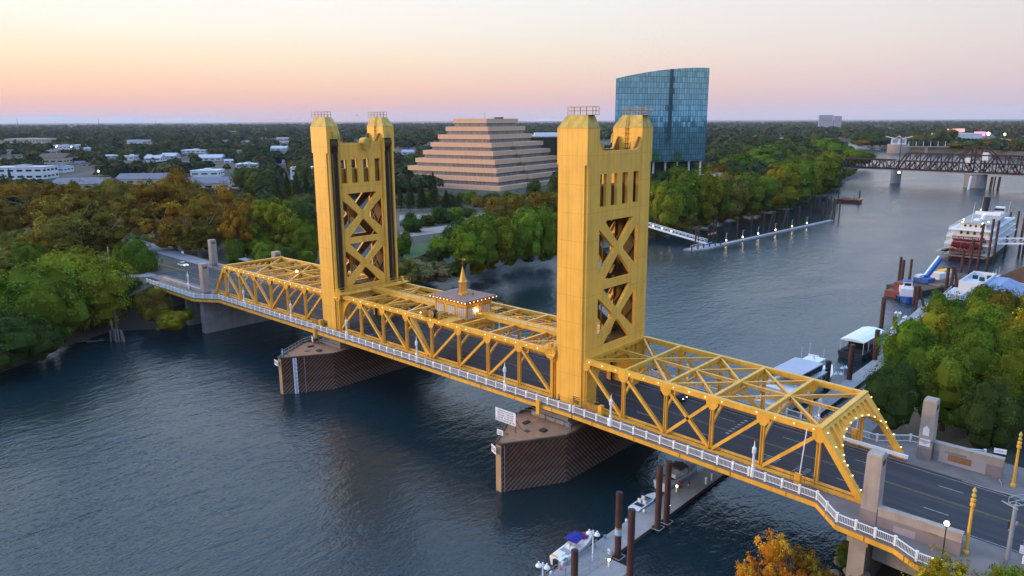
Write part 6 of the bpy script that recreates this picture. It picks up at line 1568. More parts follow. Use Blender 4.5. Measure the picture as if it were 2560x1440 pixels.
# ================================================================== RAILWAY SWING BRIDGE
rpL, rpC = at(2242, 425, 12), at(2441, 434, 12); rhalf = Vector((rpC.x - rpL.x, rpC.y - rpL.y)).length
rdir = Vector((rpC.x - rpL.x, rpC.y - rpL.y, 0)).normalized(); rc = Vector((rpC.x, rpC.y, 0))
RB = thing('railway_bridge', 'dark rusty railway swing bridge crossing the river upstream', 'railway bridge', rc, math.atan2(rdir.y, rdir.x))
def bar(b, x0, z0, x1, z1, y, w=.7): b.beam((x0, y, z0), (x1, y, z1), w, w, (0, 1, 0))
ZB, ZM, ZT = 13.2, 20.8, 28.0
for y, nm in ((-4.5, 'near_truss'), (4.5, 'far_truss')):
    b = MB(); n = 7; pw = (rhalf - 4) / 7
    for sd in (-1, 1):
        X_ = [sd * (4 + i * pw) for i in range(n + 1)]
        bar(b, X_[0], ZB, X_[n], ZB, y, 1.2); bar(b, X_[0], ZM, X_[n] - sd * 6, ZM, y, .8); bar(b, X_[0], ZT, X_[n - 1], ZT, y, 1.1); bar(b, X_[n - 1], ZT, X_[n], ZB, y, 1.1)
        bar(b, X_[1], ZT, sd * 3, ZT + 7.5, y, .9)
        for i in range(n):
            if i < n: bar(b, X_[i], ZB, X_[i], ZT, y, .75)
            if i < n - 1: bar(b, X_[i], ZB, X_[i + 1], ZT, y, .8) if i < 1 else bar(b, X_[i + 1], ZB, X_[i], ZT, y, .8)
            xm = (X_[i] + X_[i + 1]) / 2
            if i < n - 1: bar(b, xm, ZB, xm, ZM, y, .45)
            bar(b, X_[i], ZB, xm, (ZB + ZM) / 2 + 2, y, .4); bar(b, X_[i + 1], ZB, xm, (ZB + ZM) / 2 + 2, y, .4)
    bar(b, -4, ZB, -4, ZT + 7, y, 1.0); bar(b, 4, ZB, 4, ZT + 7, y, 1.0); bar(b, -4, ZT + 7, 4, ZT + 7, y, 1.0); bar(b, -4, ZT, 4, ZT, y, .9)
    for i in range(2):
        bar(b, -4, ZB + i * 9, 4, ZB + 9 + i * 9, y, .6); bar(b, 4, ZB + i * 9, -4, ZB + 9 + i * 9, y, .6)
    x = -rhalf - 1
    bar(b, x, ZB, x - 66, ZB, y, 1.2); bar(b, x - 2, ZM + .5, x - 66, ZM + .5, y, 1.0)
    for i in range(10):
        bar(b, x - i * 6.8, ZB, x - i * 6.8, ZM + .5, y, .6)
        if i < 9: bar(b, x - i * 6.8, ZB if i % 2 else ZM, x - (i + 1) * 6.8, ZM if i % 2 else ZB, y, .7); bar(b, x - i * 6.8 - 3.4, ZB, x - i * 6.8 - 3.4, ZM - 4, y, .4)
    b.build(nm, M['rail_rust'], RB)
b = MB(); b.box(-rhalf - 66, rhalf, -5.2, 5.2, ZB - 1.4, ZB - .3); b.box(-rhalf - 64, -2, -5, 5, ZM - .3, ZM); b.box(2, rhalf - 4, -5, 5, ZM - .3, ZM); b.build('deck', M['rail_rust'], RB)
b = MB(); b.box(-rhalf - 66, rhalf, -6.6, -5.25, ZB - 1.2, ZB - .7); b.build('footway', M['steel_grey'], RB)
b = MB(); b.box(-9, -4.5, -4, 2, ZM + .2, ZM + 4.6); b.box(3.5, 9, -5, 2, ZM + 3, ZM + 9.5); b.build('control_cabin', M['wall_white'], RB)
b = MB(); b.lathe([(1, -2), (.9, 13)], (-90, 0, 0), 4)
def rpier(label, x, rx_, ry_, top):
    T = thing('bridge_pier', label, 'bridge pier', rc + rdir * x, math.atan2(rdir.y, rdir.x)); b = MB(); b.loft([[(rx_ * math.cos(a), ry_ * math.sin(a), z) for a in np.linspace(0, 2 * math.pi, 17)[:-1]] for z in (-3, top)]); b.build('shaft', M['concrete_grey'], T)
    b = MB(); b.loft([[(rx_ * 1.08 * math.cos(a), ry_ * 1.05 * math.sin(a), z) for a in np.linspace(0, 2 * math.pi, 17)[:-1]] for z in (top, top + .9)]); b.build('cap', M['concrete_grey'], T)
rpier('slim concrete river pier under the end of the railway swing span', -rhalf, 3.6, 8, 11.6); rpier('broad round concrete pivot pier under the middle of the railway bridge', 0, 8.5, 9.5, 11.2); rpier('concrete bank pier under the left end of the railway bridge', -rhalf - 58, 4.5, 7, 12)
T = thing('dolphin_piles', 'dark timber fender piles beside the railway pivot pier', 'piles', rc + rdir * 13); b = MB()
for i, (x, y) in enumerate(((0, -8), (1.2, -9), (5, -4), (6, -5), (2, -3))): b.tube((x, y, -2), (x + .6, y, 10.5), .6, n=6)
b.build('pile_cluster', M['slot'], T)
p = at(2420, 474, 0); b = MB(); b.tube((0, 0, -2), (1.2, 0, 11.5), .9, n=8); o = tag(b.build('white_pile', M['white']), 'white pile standing in front of the railway pivot pier', 'pile'); o.location = (p.x, p.y, 0)
p = at(2244, 440, 13); T = thing('signal_mast', 'tall thin dark mast rising from the end of the swing span', 'mast', (p.x, p.y, 13)); b = MB(); b.tube((0, 0, 0), (0, 0, 40), .4, .25, 5); b.build('pole', M['rail_rust'], T); bulb(T, (1, -1, 3), 1.0, 'white_light', 'lamp')
# intake tower with footbridge, round tower
p = at(2241, 383, 0); IT = thing('intake_tower', 'pale concrete water intake tower with a winged roof, upstream of railway bridge', 'tower', (p.x, p.y + 6, 0), .25)
el = lambda r0, r1, z: [(r0 * math.cos(a), r1 * math.sin(a), z) for a in np.linspace(0, 2 * math.pi, 21)[:-1]]
b = MB(); b.loft([el(17, 12, -2), el(17.5, 12.5, 15.5)]); b.build('base', M['concrete'], IT)
b = MB(); b.box(-12, 12, -7, 7, 15.5, 25); b.build('glazed_hall', M['wall_white'], IT)
b = MB(); b.box(-9, -1, -7.1, -6.9, 17, 24); b.box(2, 10, -7.1, -6.9, 17, 24); b.build('window', M['blue_roof'], IT)
b = MB(); b.loft([[(-21, -9, 29), (-21, 9, 29), (-21, 9, 28.4), (-21, -9, 28.4)], [(-6, -9, 25.6), (-6, 9, 25.6), (-6, 9, 25), (-6, -9, 25)], [(0, -9, 30), (0, 9, 30), (0, 9, 29.2), (0, -9, 29.2)], [(6, -9, 25.6), (6, 9, 25.6), (6, 9, 25), (6, -9, 25)], [(21, -9, 29), (21, 9, 29), (21, 9, 28.4), (21, -9, 28.4)]]); b.build('winged_roof', M['white'], IT)
p1, p2 = at(2262, 367, 12), at(2372, 367, 12); T = thing('footbridge', 'slender footbridge with white lamps from the intake tower to the far bank', 'footbridge', (0, 0, 0)); b = MB(); b.beam(p1, p2, 5, 1.6); b.build('deck', M['concrete'], T)
for i in range(6):
    q = p1.lerp(p2, (i + .5) / 6); b = MB(); b.tube(q, q + Vector((0, 0, 9)), .35, n=5); b.build('lamp_column', M['white'], T)
b = MB(); q = p1.lerp(p2, .5); b.box(q.x - 2, q.x + 2, q.y - 2, q.y + 2, -2, 11.5); b.build('pier', M['concrete_grey'], T)
p = at(2181, 370, 0); T = thing('round_tower', 'small round concrete tower standing in the water left of the intake tower', 'tower', (p.x, p.y, 0)); b = MB(); b.lathe([(4.6, -2), (4.3, 15)], n=14); b.build('shaft', M['concrete'], T); b = MB(); b.lathe([(4.4, 15), (4.6, 17.5), (3, 18.5)], n=14); b.build('cap', M['concrete_grey'], T)
# far right town: shed, lit signs, dome, freeway
q = at(2388, 362, 8); block('warehouse', 'pale warehouse with a red lit sign on posts, far right beyond the river', (q.x, q.y, 8), 78, 40, 22, math.atan2(VR.y, VR.x), 'wall_white', 'wall_white', 'warehouse', 1)
p = at_dist(2390, 326, (Vector(q) - CAM).dot(VF)); T = thing('roof_sign', 'red lit letter sign on posts above the pale warehouse', 'sign', (p.x, p.y, p.z - 4), math.atan2(VR.y, VR.x))
b = MB(); b.box(-17, 17, -.6, .6, 1, 7.5); b.build('sign_face', M['orange_sign'], T); b = MB()
for x in (-9, 6): b.box(x - .6, x + .6, .7, 1.7, -9, 1)
b.build('posts', M['steel_grey'], T)
q = at(2420, 352, 8); p = at_dist(2453, 333, 1500); T = thing('lit_billboard', 'glowing pink and orange billboard at far right', 'billboard', (p.x, p.y, p.z - 6), math.atan2(VR.y, VR.x)); b = MB(); b.box(-14, 8, -.5, .5, 1, 9); b.build('screen', M['pink_screen'], T); bulb(T, (14, -1, 5), 3.2, 'globe', 'lamp'); b = MB(); b.box(-4, -2, -.5, .5, -20, 1); b.box(-3.6, 14, .5, 1.2, 3, 4); b.build('posts', M['dark_metal'], T)
q = at(2463, 358, 8); T = thing('domed_arena', 'grey domed building beside the glowing billboard', 'building', (q.x, q.y, 6)); b = MB(); b.lathe([(18, 0), (18, 9)], n=20); b.build('wall', M['concrete_grey'], T); b = MB(); b.lathe([(18.6, 9), (17, 15), (12, 20), (5, 22.8), (.2, 23.5)], n=20); b.build('roof', M['shingle'], T)
q = at(2425, 370, 8); block('pale_shed', 'bluish white shed in front of the domed building', (q.x, q.y, 6), 50, 20, 12, math.atan2(VR.y, VR.x), 'wall_white', 'grey_roof', 'building', 1)
p1, p2 = at(2488, 345, 16), at(2600, 368, 16); p3 = at(2420, 338, 16); b = MB(); b.path([p3, p1, p2], 26, 2.5); b.path([p3 + Vector((0, -12, 2)), p1 + Vector((0, -13, 2)), p2 + Vector((0, -13, 2))], .8, 1.6)
o = b.build('elevated_road', M['concrete']); tag(o, 'pale elevated freeway curving in from the right edge of the horizon', 'freeway')
T = thing('freeway_traffic', 'white headlights of a car on the elevated freeway at right', 'car', at(2530, 354, 18.5)); b = MB(); b.box(-2.2, 2.2, -1, 1, 0, 1.2); b.box(-1.2, 1.2, -.9, .9, 1.2, 1.7); b.build('body', M['white'], T)
for s in (-1, 1): bulb(T, (2.2, s * .7, .8), 1.3, 'white_light', 'headlight')
p = at(2508, 362, 8); T = thing('street_lamp', 'tall street lamp right of the domed building', 'lamp post', (p.x, p.y, 8)); b = MB(); b.tube((0, 0, 0), (0, 0, 20), .5, n=5); b.build('pole', M['steel_grey'], T); bulb(T, (0, 0, 20.5), 2.0, 'globe', 'lamp')

# ================================================================== FAR DOCK
T = thing('floating_dock', 'long thin pale floating dock along the far bank', 'dock', (0, 0, 0))
b = MB(); b.beam((-54.2, 222, .35), (-46.4, 347, .35), 2.6, .7); b.build('float', M['dock'], T)
b = MB(); b.prism([(-60.5, 199), (-55.5, 199.5), (-52.6, 207), (-52.5, 224), (-57, 224)], 0, .75); b.build('landing', M['dock'], T)
b = MB(); 
for i in range(6): b.tube((-56.5 + i * .72, 199.6 + i * 4.2, -.5), (-56.5 + i * .72, 199.6 + i * 4.2, 2.6), .3, n=6)
b.build('fender_post', M['dark_metal'], T)
b = MB()
for k in range(8):
    a, c = Vector((-59, 203 + k * 2, .75)), Vector((-59, 205 + k * 2, .75)); b.beam(a + Vector((0, 0, 1.2)), c + Vector((0, 0, 1.2)), .1, .1); b.beam(a, a + Vector((0, 0, 1.2)), .1, .1); b.beam(a + Vector((2.4, 0, 1.2)), c + Vector((2.4, 0, 1.2)), .1, .1); b.beam(a + Vector((2.4, 0, 0)), a + Vector((2.4, 0, 1.2)), .1, .1)
b.build('landing_rail', M['white'], T)
T = thing('gangway', 'white truss gangway sloping from the far bank to the floating dock', 'gangway', (0, 0, 0)); b = MB()
p, q = Vector((-97, 214, 8.2)), Vector((-58, 216, 1.4))
for y in (-1.2, 1.2):
    o_ = Vector((0, y, 0)); b.beam(p + o_, q + o_, .25, .3); b.beam(p + o_ + Vector((0, 0, 1.9)), q + o_ + Vector((0, 0, 1.9)), .2, .25)
    for k in range(20):
        a, c = p.lerp(q, k / 20) + o_, p.lerp(q, (k + 1) / 20) + o_; b.beam(a, c + Vector((0, 0, 1.9)), .12, .12); b.beam(c, c + Vector((0, 0, 1.9)), .1, .1)
b.beam(p, q, 2.3, .1); b.build('truss', M['white'], T)
for k in range(4): bulb(T, p.lerp(q, .15 + .13 * k) + Vector((0, -1.3, 1.4)), .28, 'globe', 'lamp')
T = thing('flag_bunting', 'row of small yellow, red and blue flags by the gangway landing', 'flags', (-57.5, 216, .75)); b = MB(); b.tube((0, 0, 0), (0, 0, 6.0), .08, n=5); b.tube((0, 9, 0), (0, 9, 6.4), .08, n=5); b.beam((0, 0, 5.6), (0, 9, 6.0), .04, .04); b.build('line', M['dark_metal'], T)
for k in range(8):
    b = MB(); b.box(-.04, .04, .5 + k * 1.1, 1.25 + k * 1.1, 4.6, 5.5); b.build('flag', (mat('yellow_flag', (.75, .5, .02), .8), M['red'], M['blue'])[k % 3], T)
PG = 'rusty piles along the far dock'
def pile(label, x, y, top, r=.38, lean=(0, 0), group=PG, cap=True, mt='rust_pile', base=-2.0, name='mooring_pile'):
    T = thing(name, label, 'pile', (x, y, 0), 0, group); b = MB()
    b.tube((0, 0, base), (lean[0], lean[1], top), r, n=12); b.build('shaft', M[mt], T)
    if cap: b = MB(); b.tube((lean[0], lean[1], top), (lean[0], lean[1], top + .06), r * .82, n=12); b.build('cap', M['dock'] if cap == 2 else M['black'], T)
    return T
FP = [(-57.8, 247.6, 10.6), (-56.6, 261.1, 10.8), (-56.6, 276, 10.5), (-55.0, 285.1, 10.9), (-54.4, 301.7, 10.7), (-54, 317, 10.5), (-59.1, 347.4, 8.5), (-52.3, 348.4, 10.3), (-75.1, 395.9, 12), (-70.9, 393.7, 11.6), (-64.9, 390.1, 10.9), (-61, 386, 10.9), (-55.6, 376.1, 10.8), (-52.1, 368.5, 11.2), (-44.8, 354.9, 11.5), (-94.6, 427, 9.1), (-89.6, 424.5, 9), (-86.5, 427.2, 9), (-80, 405, 11)]
for i, (x, y, t) in enumerate(FP):
    pile('rusty brown pile beside the far floating dock, %s going upstream' % ORD[i], x, y, t, .62 if i == 7 else .36, (0, -4.5) if i in (3, 4) and False else (0, 0), cap=2 if i < 6 else True)
for i, (x, y) in enumerate(((-55.8, 279.5), (-55, 295.5))): pile('leaning brace pile beside the far floating dock, %s' % ('nearer' if i == 0 else 'farther'), x, y, 10.4, .4, (.3, 5.2), cap=2)
for nm, (x, y, h) in {'at the gangway middle': (-87, 218, 10.2), 'on the dock landing': (-62, 214, 9.4), 'behind the dock landing': (-69, 245, 8.6)}.items():
    T = thing('pile_frame', 'rusty portal frame of two piles ' + nm, 'pile frame', (x, y, 0), 0, 'rusty pile frames'); b = MB()
    for dy in (-1.6, 1.6): b.tube((0, dy, -2), (.2, dy * .75, h), .42, n=10)
    b.beam((.2, -1.9, h), (.2, 1.9, h), .7, .5); b.build('frame', M['rust_pile'], T)
for i, (x, y) in enumerate(((-55.4, 231), (-54, 246), (-53.2, 262), (-52.2, 281), (-51, 300), (-49.8, 318))):
    T = thing('dock_lamp', 'slim white dock lamp with a warm light on the far dock, %s going upstream' % ORD[i], 'lamp post', (x, y, .7), 0, 'lamps on the far dock'); b = MB(); b.tube((0, 0, 0), (0, 0, 4.2), .08, n=5); b.beam((0, 0, 4.2), (.8, 0, 4.3), .1, .1); b.build('pole', M['white'], T); bulb(T, (.3, -.5, .9), .34, 'globe', 'lamp')
# red work barge out in the river
T = thing('work_barge', 'small red work barge with two tall spuds out in the river beyond the far dock', 'barge', (-74, 460, 0), .1); b = MB(); b.loft([[(-7.5, -4, -.5), (7.5, -4, -.5), (7.5, 4, -.5), (-7.5, 4, -.5)], [(-8, -4.3, 2.2), (8, -4.3, 2.2), (8, 4.3, 2.2), (-8, 4.3, 2.2)]]); b.build('hull', M['barge_red'], T)
for x, h in ((-7, 11.5), (7.2, 9)): b = MB(); b.tube((x, -3, -1), (x, -3, h), .45, n=8); b.build('spud', M['rust_pile'], T)
b = MB()
for k in range(26):
    a = Vector((tr_rnd.uniform(-6, 6), tr_rnd.uniform(-3, 3), 2.2)); b.tube(a, a + Vector((tr_rnd.uniform(-2, 2), tr_rnd.uniform(-1, 1), tr_rnd.uniform(.8, 3.4))), .14, .06, 4)
b.build('debris_load', M['bark'], T); b = MB(); b.box(6, 7.8, -4, 4, 2.2, 3.0); b.build('yellow_box', M['gold'], T)
# broken dolphin and driftwood on the left bank
T = thing('broken_dolphin', 'broken leaning timber dolphin at the left bank, one dark pole upright', 'piles', (-103.5, -33.0, 0)); b = MB(); b.tube((0, 0, -1), (-2.2, .4, 8.4), .34, n=8); b.build('leaning_pole', M['slot'], T); b = MB()
for x, y, dx, h in ((-1.2, -1.6, .3, 3.2), (.6, -.8, -.2, 3.8), (.9, -.2, -.3, 3.5), (1.2, .5, -.2, 3.3), (2.2, .8, -1.6, 2.8), (-1.6, -.6, -.6, 5.8)): b.tube((x, y, -1), (x + dx, y, h), .27, n=7)
b.build('timber_pile', M['timber'], T)
for i, (x, y, L, a) in enumerate(((-106.5, -38, 5, .7), (-109, -40.5, 3.4, .5), (-93.6, 100, 6, 1.4), (-92.6, 150, 5, 1.8), (-97, 330, 9, .4), (-98, 342, 10, -.5), (-99, 352, 8, .8))):
    b = MB(); b.tube((-L / 2, 0, 0), (L / 2, .4, .5), .22, .1, 6); b.tube((L * .1, 0, .2), (L * .35, 1.1, .9), .1, .04, 5); b.tube((-L * .1, 0, .2), (-L * .3, -.9, 1.0), .1, .04, 5)
    o = tag(b.build('driftwood', M['timber']), 'bleached driftwood log at the waterline, %s going upstream along the left bank' % ORD[i], 'log', 'driftwood logs'); o.location = (x, y, .25); o.rotation_euler = (0, 0, a)
for i in range(16):
    x, y = tr_rnd.uniform(81.5, 86.5), tr_rnd.uniform(-17, 6); r = tr_rnd.uniform(.5, 1.2); b = MB(); b.lathe([(r * .5, -r * .3), (r, 0), (r * .85, r * .45), (r * .3, r * .7)], n=6)
    o = tag(b.build('boulder', M['rock']), 'pale boulder on the bank below the near bridge end', 'rock', 'boulders below the near bridge end'); o.location = (x, y, max(.2, (x - 80) * .55 - .2)); o.rotation_euler = (tr_rnd.uniform(-.3, .3), .2, tr_rnd.uniform(0, 6))
# ================================================================== RIGHT BANK: PADDLE STEAMER
ST = thing('paddle_steamer', 'white four-deck paddle steamer with a crimson stern wheel and black funnel', 'paddle steamer', (41.5, 258.5, 0), R(1.5))
def hullring(y, w, z0, z1, fl=1.0): return [(-w * fl, y, z1), (-w * .8, y, z0), (w * .8, y, z0), (w * fl, y, z1)]
b = MB(); b.loft([hullring(5, 7.4, -.6, 2.4), hullring(55, 8.2, -.6, 2.4), hullring(72, 6.6, -.6, 2.6), hullring(84, .4, -.6, 3.4)]); b.build('hull', M['cream'], ST)
b = MB()
for y0, y1, w, z in ((-2, 76, 9.6, 2.4),): b.loft([[(-w, y0, z), (w, y0, z), (w, y0, z + .35), (-w, y0, z + .35)], [(-w, 55, z), (w, 55, z), (w, 55, z + .35), (-w, 55, z + .35)], [(-3, 83, z + .6), (3, 83, z + .6), (3, 83, z + .9), (-3, 83, z + .9)]])
b.loft([[(-11.6, 1, 2.2), (-7, -1.5, 2.2), (-7, -1.5, 2.75), (-11.6, 1, 2.75)], [(-10.8, 9, 2.2), (-7, 9, 2.2), (-7, 9, 2.75), (-10.8, 9, 2.75)]])
b.build('main_deck', M['tan_roof'], ST)
DK = [(2.75, 6.0, 8.6, 4.5, 70), (6.0, 9.0, 8.4, 5.5, 68), (9.0, 12.0, 8.0, 6.5, 66), (12.0, 14.6, 6.4, 9, 60)]
for k, (z0, z1, w, y0, y1) in enumerate(DK):
    T_ = MB(); T_.box(-w + 1.5, w - 1.5, y0 + 1.0, y1 - 2, z0, z1); cb = T_.build('cabin_deck', M['cream'], ST)
    f = MB(); f.box(-w - .3, w + .3, y0 - (2.6 if k < 3 else .5), y1, z1 - .12, z1 + .16)
    f.build('deck_floor', M['white'] if k < 3 else M['tan_roof'], ST)
    g = MB(); n = 17
    for i in range(n):
        y = y0 + 2.5 + (y1 - y0 - 6) * i / (n - 1)
        q = MB(); q.box(w - 1.55, w - 1.45, y - .75, y + .75, z0 + 1.0, z1 - .7); q.build('window', M['glass'], ST)
        g.box(-w + 1.45, -w + 1.55, y - .75, y + .75, z0 + 1.0, z1 - .7)
    for i in range(4 if k > 1 else 6):
        x = (-w * .5 + w * (i / (3 if k > 1 else 5))) * .95; q = MB(); q.box(x - .45, x + .45, y0 + .93, y0 + 1.05, z0 + .9, z1 - .8); q.build('window', M['glass'], ST)
    g.build('port_windows', M['glass'], ST)['kind'] = 'stuff'
    rl = MB()
    if k < 3:
        zz = z1 + .16
        for h in (.55, 1.1):
            for s in (-1, 1): rl.beam((s * w, y0 - 2.4, zz + h), (s * w, y1 - 2, zz + h), .07, .07)
            rl.beam((-w, y0 - 2.4, zz + h), (w, y0 - 2.4, zz + h), .07, .07)
        for i in range(28):
            y = y0 - 2.4 + (y1 - y0) * i / 27
            for s in (-1, 1): rl.beam((s * w, y, z0), (s * w, y, zz + 1.1), .12, .12, (0, 1, 0))
        for i in range(9): rl.beam((-w + 2 * w * i / 8, y0 - 2.4, zz), (-w + 2 * w * i / 8, y0 - 2.4, zz + 1.1), .08, .08, (0, 1, 0))
        rl.build('deck_rail', M['white'], ST)
b = MB(); b.box(-5.4, 5.0, 44, 47, 14.7, 16.2); b.box(1.2, 5, 52, 57, 14.7, 18.0); b.build('texas_house', M['white'], ST)
b = MB(); b.box(1.15, 5.05, 51.9, 53, 16.4, 17.5); b.build('pilothouse_window', M['glass'], ST)
b = MB(); b.tube((-2.6, 50, 14.6), (-2.2, 49.4, 22.6), 1.55, 1.7, 16); b.tube((-2.2, 49.4, 22.6), (-2.2, 49.4, 23.0), 1.85, 1.7, 16); b.build('funnel', M['funnel'], ST)
b = MB()
for x, y, h in ((-1.2, 12, 9), (-3.6, 47, 8), (6, 58, 6)): b.tube((x, y, 14.6), (x + .5, y, 14.6 + h), .11, .05, 5)
b.build('flagpole', M['white'], ST); b = MB(); b.lathe([(.9, 14.7), (.9, 16.4), (.3, 17)], (1.2, 24, 0), 8); b.box(-1.5, 1, 18, 22, 14.7, 15.5); b.build('roof_vent', M['white'], ST)
b = MB(); cy, cz, r = 0.2, 3.0, 4.1; NB = 14
for i in range(NB):
    a = 2 * math.pi * i / NB; c_, s_ = math.cos(a), math.sin(a)
    b.beam((-5.4, cy + c_ * (r - .45), cz + s_ * (r - .45)), (5.4, cy + c_ * (r - .45), cz + s_ * (r - .45)), .14, .95, (0, c_, s_))
b.tube((-5.4, cy, cz), (5.4, cy, cz), .4, n=8); b.build('paddle_wheel', M['crimson'], ST)
b = MB()
for x in (-5.4, -1.8, 1.8, 5.4):
    for i in range(20):
        a0, a1 = 2 * math.pi * i / 20, 2 * math.pi * (i + 1) / 20; b.beam((x, cy + math.cos(a0) * (r - .1), cz + math.sin(a0) * (r - .1)), (x, cy + math.cos(a1) * (r - .1), cz + math.sin(a1) * (r - .1)), .22, .18, (1, 0, 0))
    for i in range(7): a = 2 * math.pi * i / 7; b.beam((x, cy, cz), (x, cy + math.cos(a) * r, cz + math.sin(a) * r), .16, .16, (1, 0, 0))
b.build('wheel_rim', M['barge_red'], ST)
b = MB()
for x in (-6.1, 6.1): b.beam((x, 6, 3.2), (x, .2, 3.2), .5, .7)
b.beam((-8, -4.2, 1.9), (8, -4.2, 1.9), .9, .5); b.beam((-8, -4.2, 1.9), (-9, 4, 2.4), .6, .5); b.beam((8, -4.2, 1.9), (9, 4, 2.4), .6, .5); b.build('wheel_frame', M['shingle'], ST)
b = MB(); b.box(-6.1, 5.9, 2.86, 2.98, 8.0, 9.5); sb = b.build('name_board', M['crimson'], ST)
text_obj('DELTA KING HOTEL', 1.25, M['sign_white'], sb, Matrix.Translation((-.1, 2.84, 8.75)) @ Matrix.Rotation(R(90), 4, 'X'), ext=.02)
b = MB(); b.box(-6.2, 6.2, 5.46, 5.52, 6.4, 7.8); b.build('stern_door_row', M['crimson'], ST)
for x, y, z in ((-4, 8.4, 14.9), (3.6, 8.4, 14.9), (-5.2, 18, 15), (4.8, 14, 15.2), (1.2, 26, 17.2), (-3.6, 47.4, 16.8)): bulb(ST, (x, y, z), .26, 'globe', 'deck_lamp')
T = thing('boat_ramp', 'white truss boarding ramp from the steamer to the right bank', 'gangway', (0, 0, 0)); b = MB(); p, q = Vector((50, 268, 6.6)), Vector((74, 272, 8.6))
for y in (-1.3, 1.3):
    o_ = Vector((0, y, 0)); b.beam(p + o_, q + o_, .3, .4); b.beam(p + o_ + Vector((0, 0, 2.3)), q + o_ + Vector((0, 0, 2.3)), .2, .25)
    for k in range(9): a, c = p.lerp(q, k / 9) + o_, p.lerp(q, (k + 1) / 9) + o_; b.beam(a, c + Vector((0, 0, 2.3)), .14, .14); b.beam(c, c + Vector((0, 0, 2.3)), .12, .12)
b.beam(p, q, 2.6, .12); b.build('truss', M['white'], T)
SP = 'tall piles around the paddle steamer'
for i, (u, vb, vt, lab) in enumerate(((2400, 690, 625, 'left'), (2422, 680, 598, 'x'), (2440, 690, 560, 'x'), (2466, 672, 548, 'x'), (2482, 655, 552, 'x'), (2510, 640, 590, 'x'), (2518, 590, 530, 'x'), (2538, 590, 528, 'x'), (2546, 640, 545, 'x'), (2556, 640, 560, 'x'))):
    p = at(u, vb, 0); pile('tall dark brown pile standing off the paddle steamer stern, %s from the left' % ORD[i], p.x, p.y, top_z(p, vt), .48, (.2, .2), SP)
for i, (u, vb, vt, r) in enumerate(((2065, 975, 902, .62), (2122, 955, 862, .62), (2186, 905, 825, .6), (2203, 815, 743, .62), (2234, 835, 792, .62), (2253, 715, 650, .5), (2284, 760, 716, .5), (2363, 738, 668, .55), (1968, 985, 945, .6))):
    p = at(u, vb, 0); pile('thick dark brown pile along the right bank docks, %s counted upstream' % ORD[i], p.x, p.y, top_z(p, vt), r, (0, 0), 'thick piles along the right bank docks')
for nm, (u, vb, vt) in {'behind the crane barge': (2375, 740, 668), 'beside the tugboat': (2290, 770, 716)}.items():
    p = at(u, vb, 0); h = top_z(p, vt); T = thing('pile_frame', 'dark A-shaped pile frame ' + nm, 'pile frame', (p.x, p.y, 0), 0, 'A-shaped pile frames'); b = MB(); b.tube((0, 0, -2), (0, 0, h), .42, n=8); b.tube((2.6, 1.4, -2), (.3, .2, h), .42, n=8); b.box(-.5, .6, -.5, .5, h, h + .3); b.build('frame', M['rust_pile'], T)

# crane barge, tug
T = thing('crane_barge', 'dark work barge loaded with timber and a blue crane, below the steamer', 'barge', (47, 193, 0), R(-20)); b = MB(); b.box(-6, 6.5, -21, 22, -.5, 1.6); b.build('hull', M['dark_metal'], T)
b = MB(); b.box(-5.9, 6.4, -20.9, 21.9, 1.6, 1.72); b.build('deck', M['dock_side'], T)
b = MB()
for k in range(16): y = -8 + k * 1.6; b.beam((-1, y, 1.95), (6, y + tr_rnd.uniform(-2, 2), 2.0 + .2 * (k % 3)), .5, .4)
b.build('timber_load', M['timber'], T); b = MB(); b.box(-5.5, -1.5, 2, 12, 1.7, 4.0); b.build('deckhouse', M['wall_white'], T); b = MB(); b.box(-5, -2.5, 6, 11, 4.0, 4.7); b.build('tarpaulin', M['gold'], T)
b = MB(); b.tube((-6.3, -14, -1), (-6.3, -14, 11), .45, n=8); b.build('spud', M['rust_pile'], T)
T = thing('crawler_crane', 'blue and white crane with its boom lowered, standing on the work barge', 'crane', (42.5, 187.5, 1.7), R(-15)); b = MB(); b.box(-1.8, 3.4, -2.4, 2.2, .3, 1.9); b.build('body', M['blue'], T); b = MB(); b.box(-1.7, .2, -2.3, 2, 1.9, 2.7); b.build('cab', M['wall_white'], T); b = MB(); b.box(-1.9, -1.2, -2.8, 2.6, 0, .5); b.box(2.6, 3.3, -2.8, 2.6, 0, .5); b.build('crawler_track', M['black'], T)
b = MB(); b.beam((.6, 1.0, 1.8), (.2, 10.2, 7.6), 1.4, 1.5); b.build('boom', M['blue'], T); b = MB(); b.beam((.1, 1.0, 2.6), (-.3, 10.0, 8.45), .6, .25); b.build('boom_top', M['white'], T)
TG = thing('tugboat', 'small white and blue tugboat with black tyre fenders, moored before the crane barge', 'tugboat', (43.6, 164.2, 0), R(200)); b = MB(); hr = lambda y, w, z: [(-w, y, z), (-w * .8, y, -.5), (w * .8, y, -.5), (w, y, z)]
b.loft([hr(-6, 2.7, 1.2), hr(2, 3.0, 1.3), hr(5, 2.2, 1.7), hr(6.6, .5, 2.0)]); b.build('hull', M['blue'], TG)
b = MB(); b.box(-2.0, 2.0, -3.5, 3.2, 1.3, 3.9); b.build('deckhouse', M['wall_white'], TG); b = MB(); b.box(-1.3, 1.3, -.8, 1.8, 3.9, 6.2); wh = b.build('wheelhouse', M['white'], TG); b = MB()
for s in (-1, 1): b.box(s * 1.28 - .04, s * 1.28 + .04, -.5, 1.5, 4.8, 5.7)
b.box(-1, 1, 1.78, 1.85, 4.8, 5.7); b.box(-1, 1, -.86, -.78, 4.8, 5.7); b.build('window', M['glass'], wh); b = MB(); b.box(-1.5, 1.5, -1, 2, 6.2, 6.4); b.build('roof', M['blue'], TG)
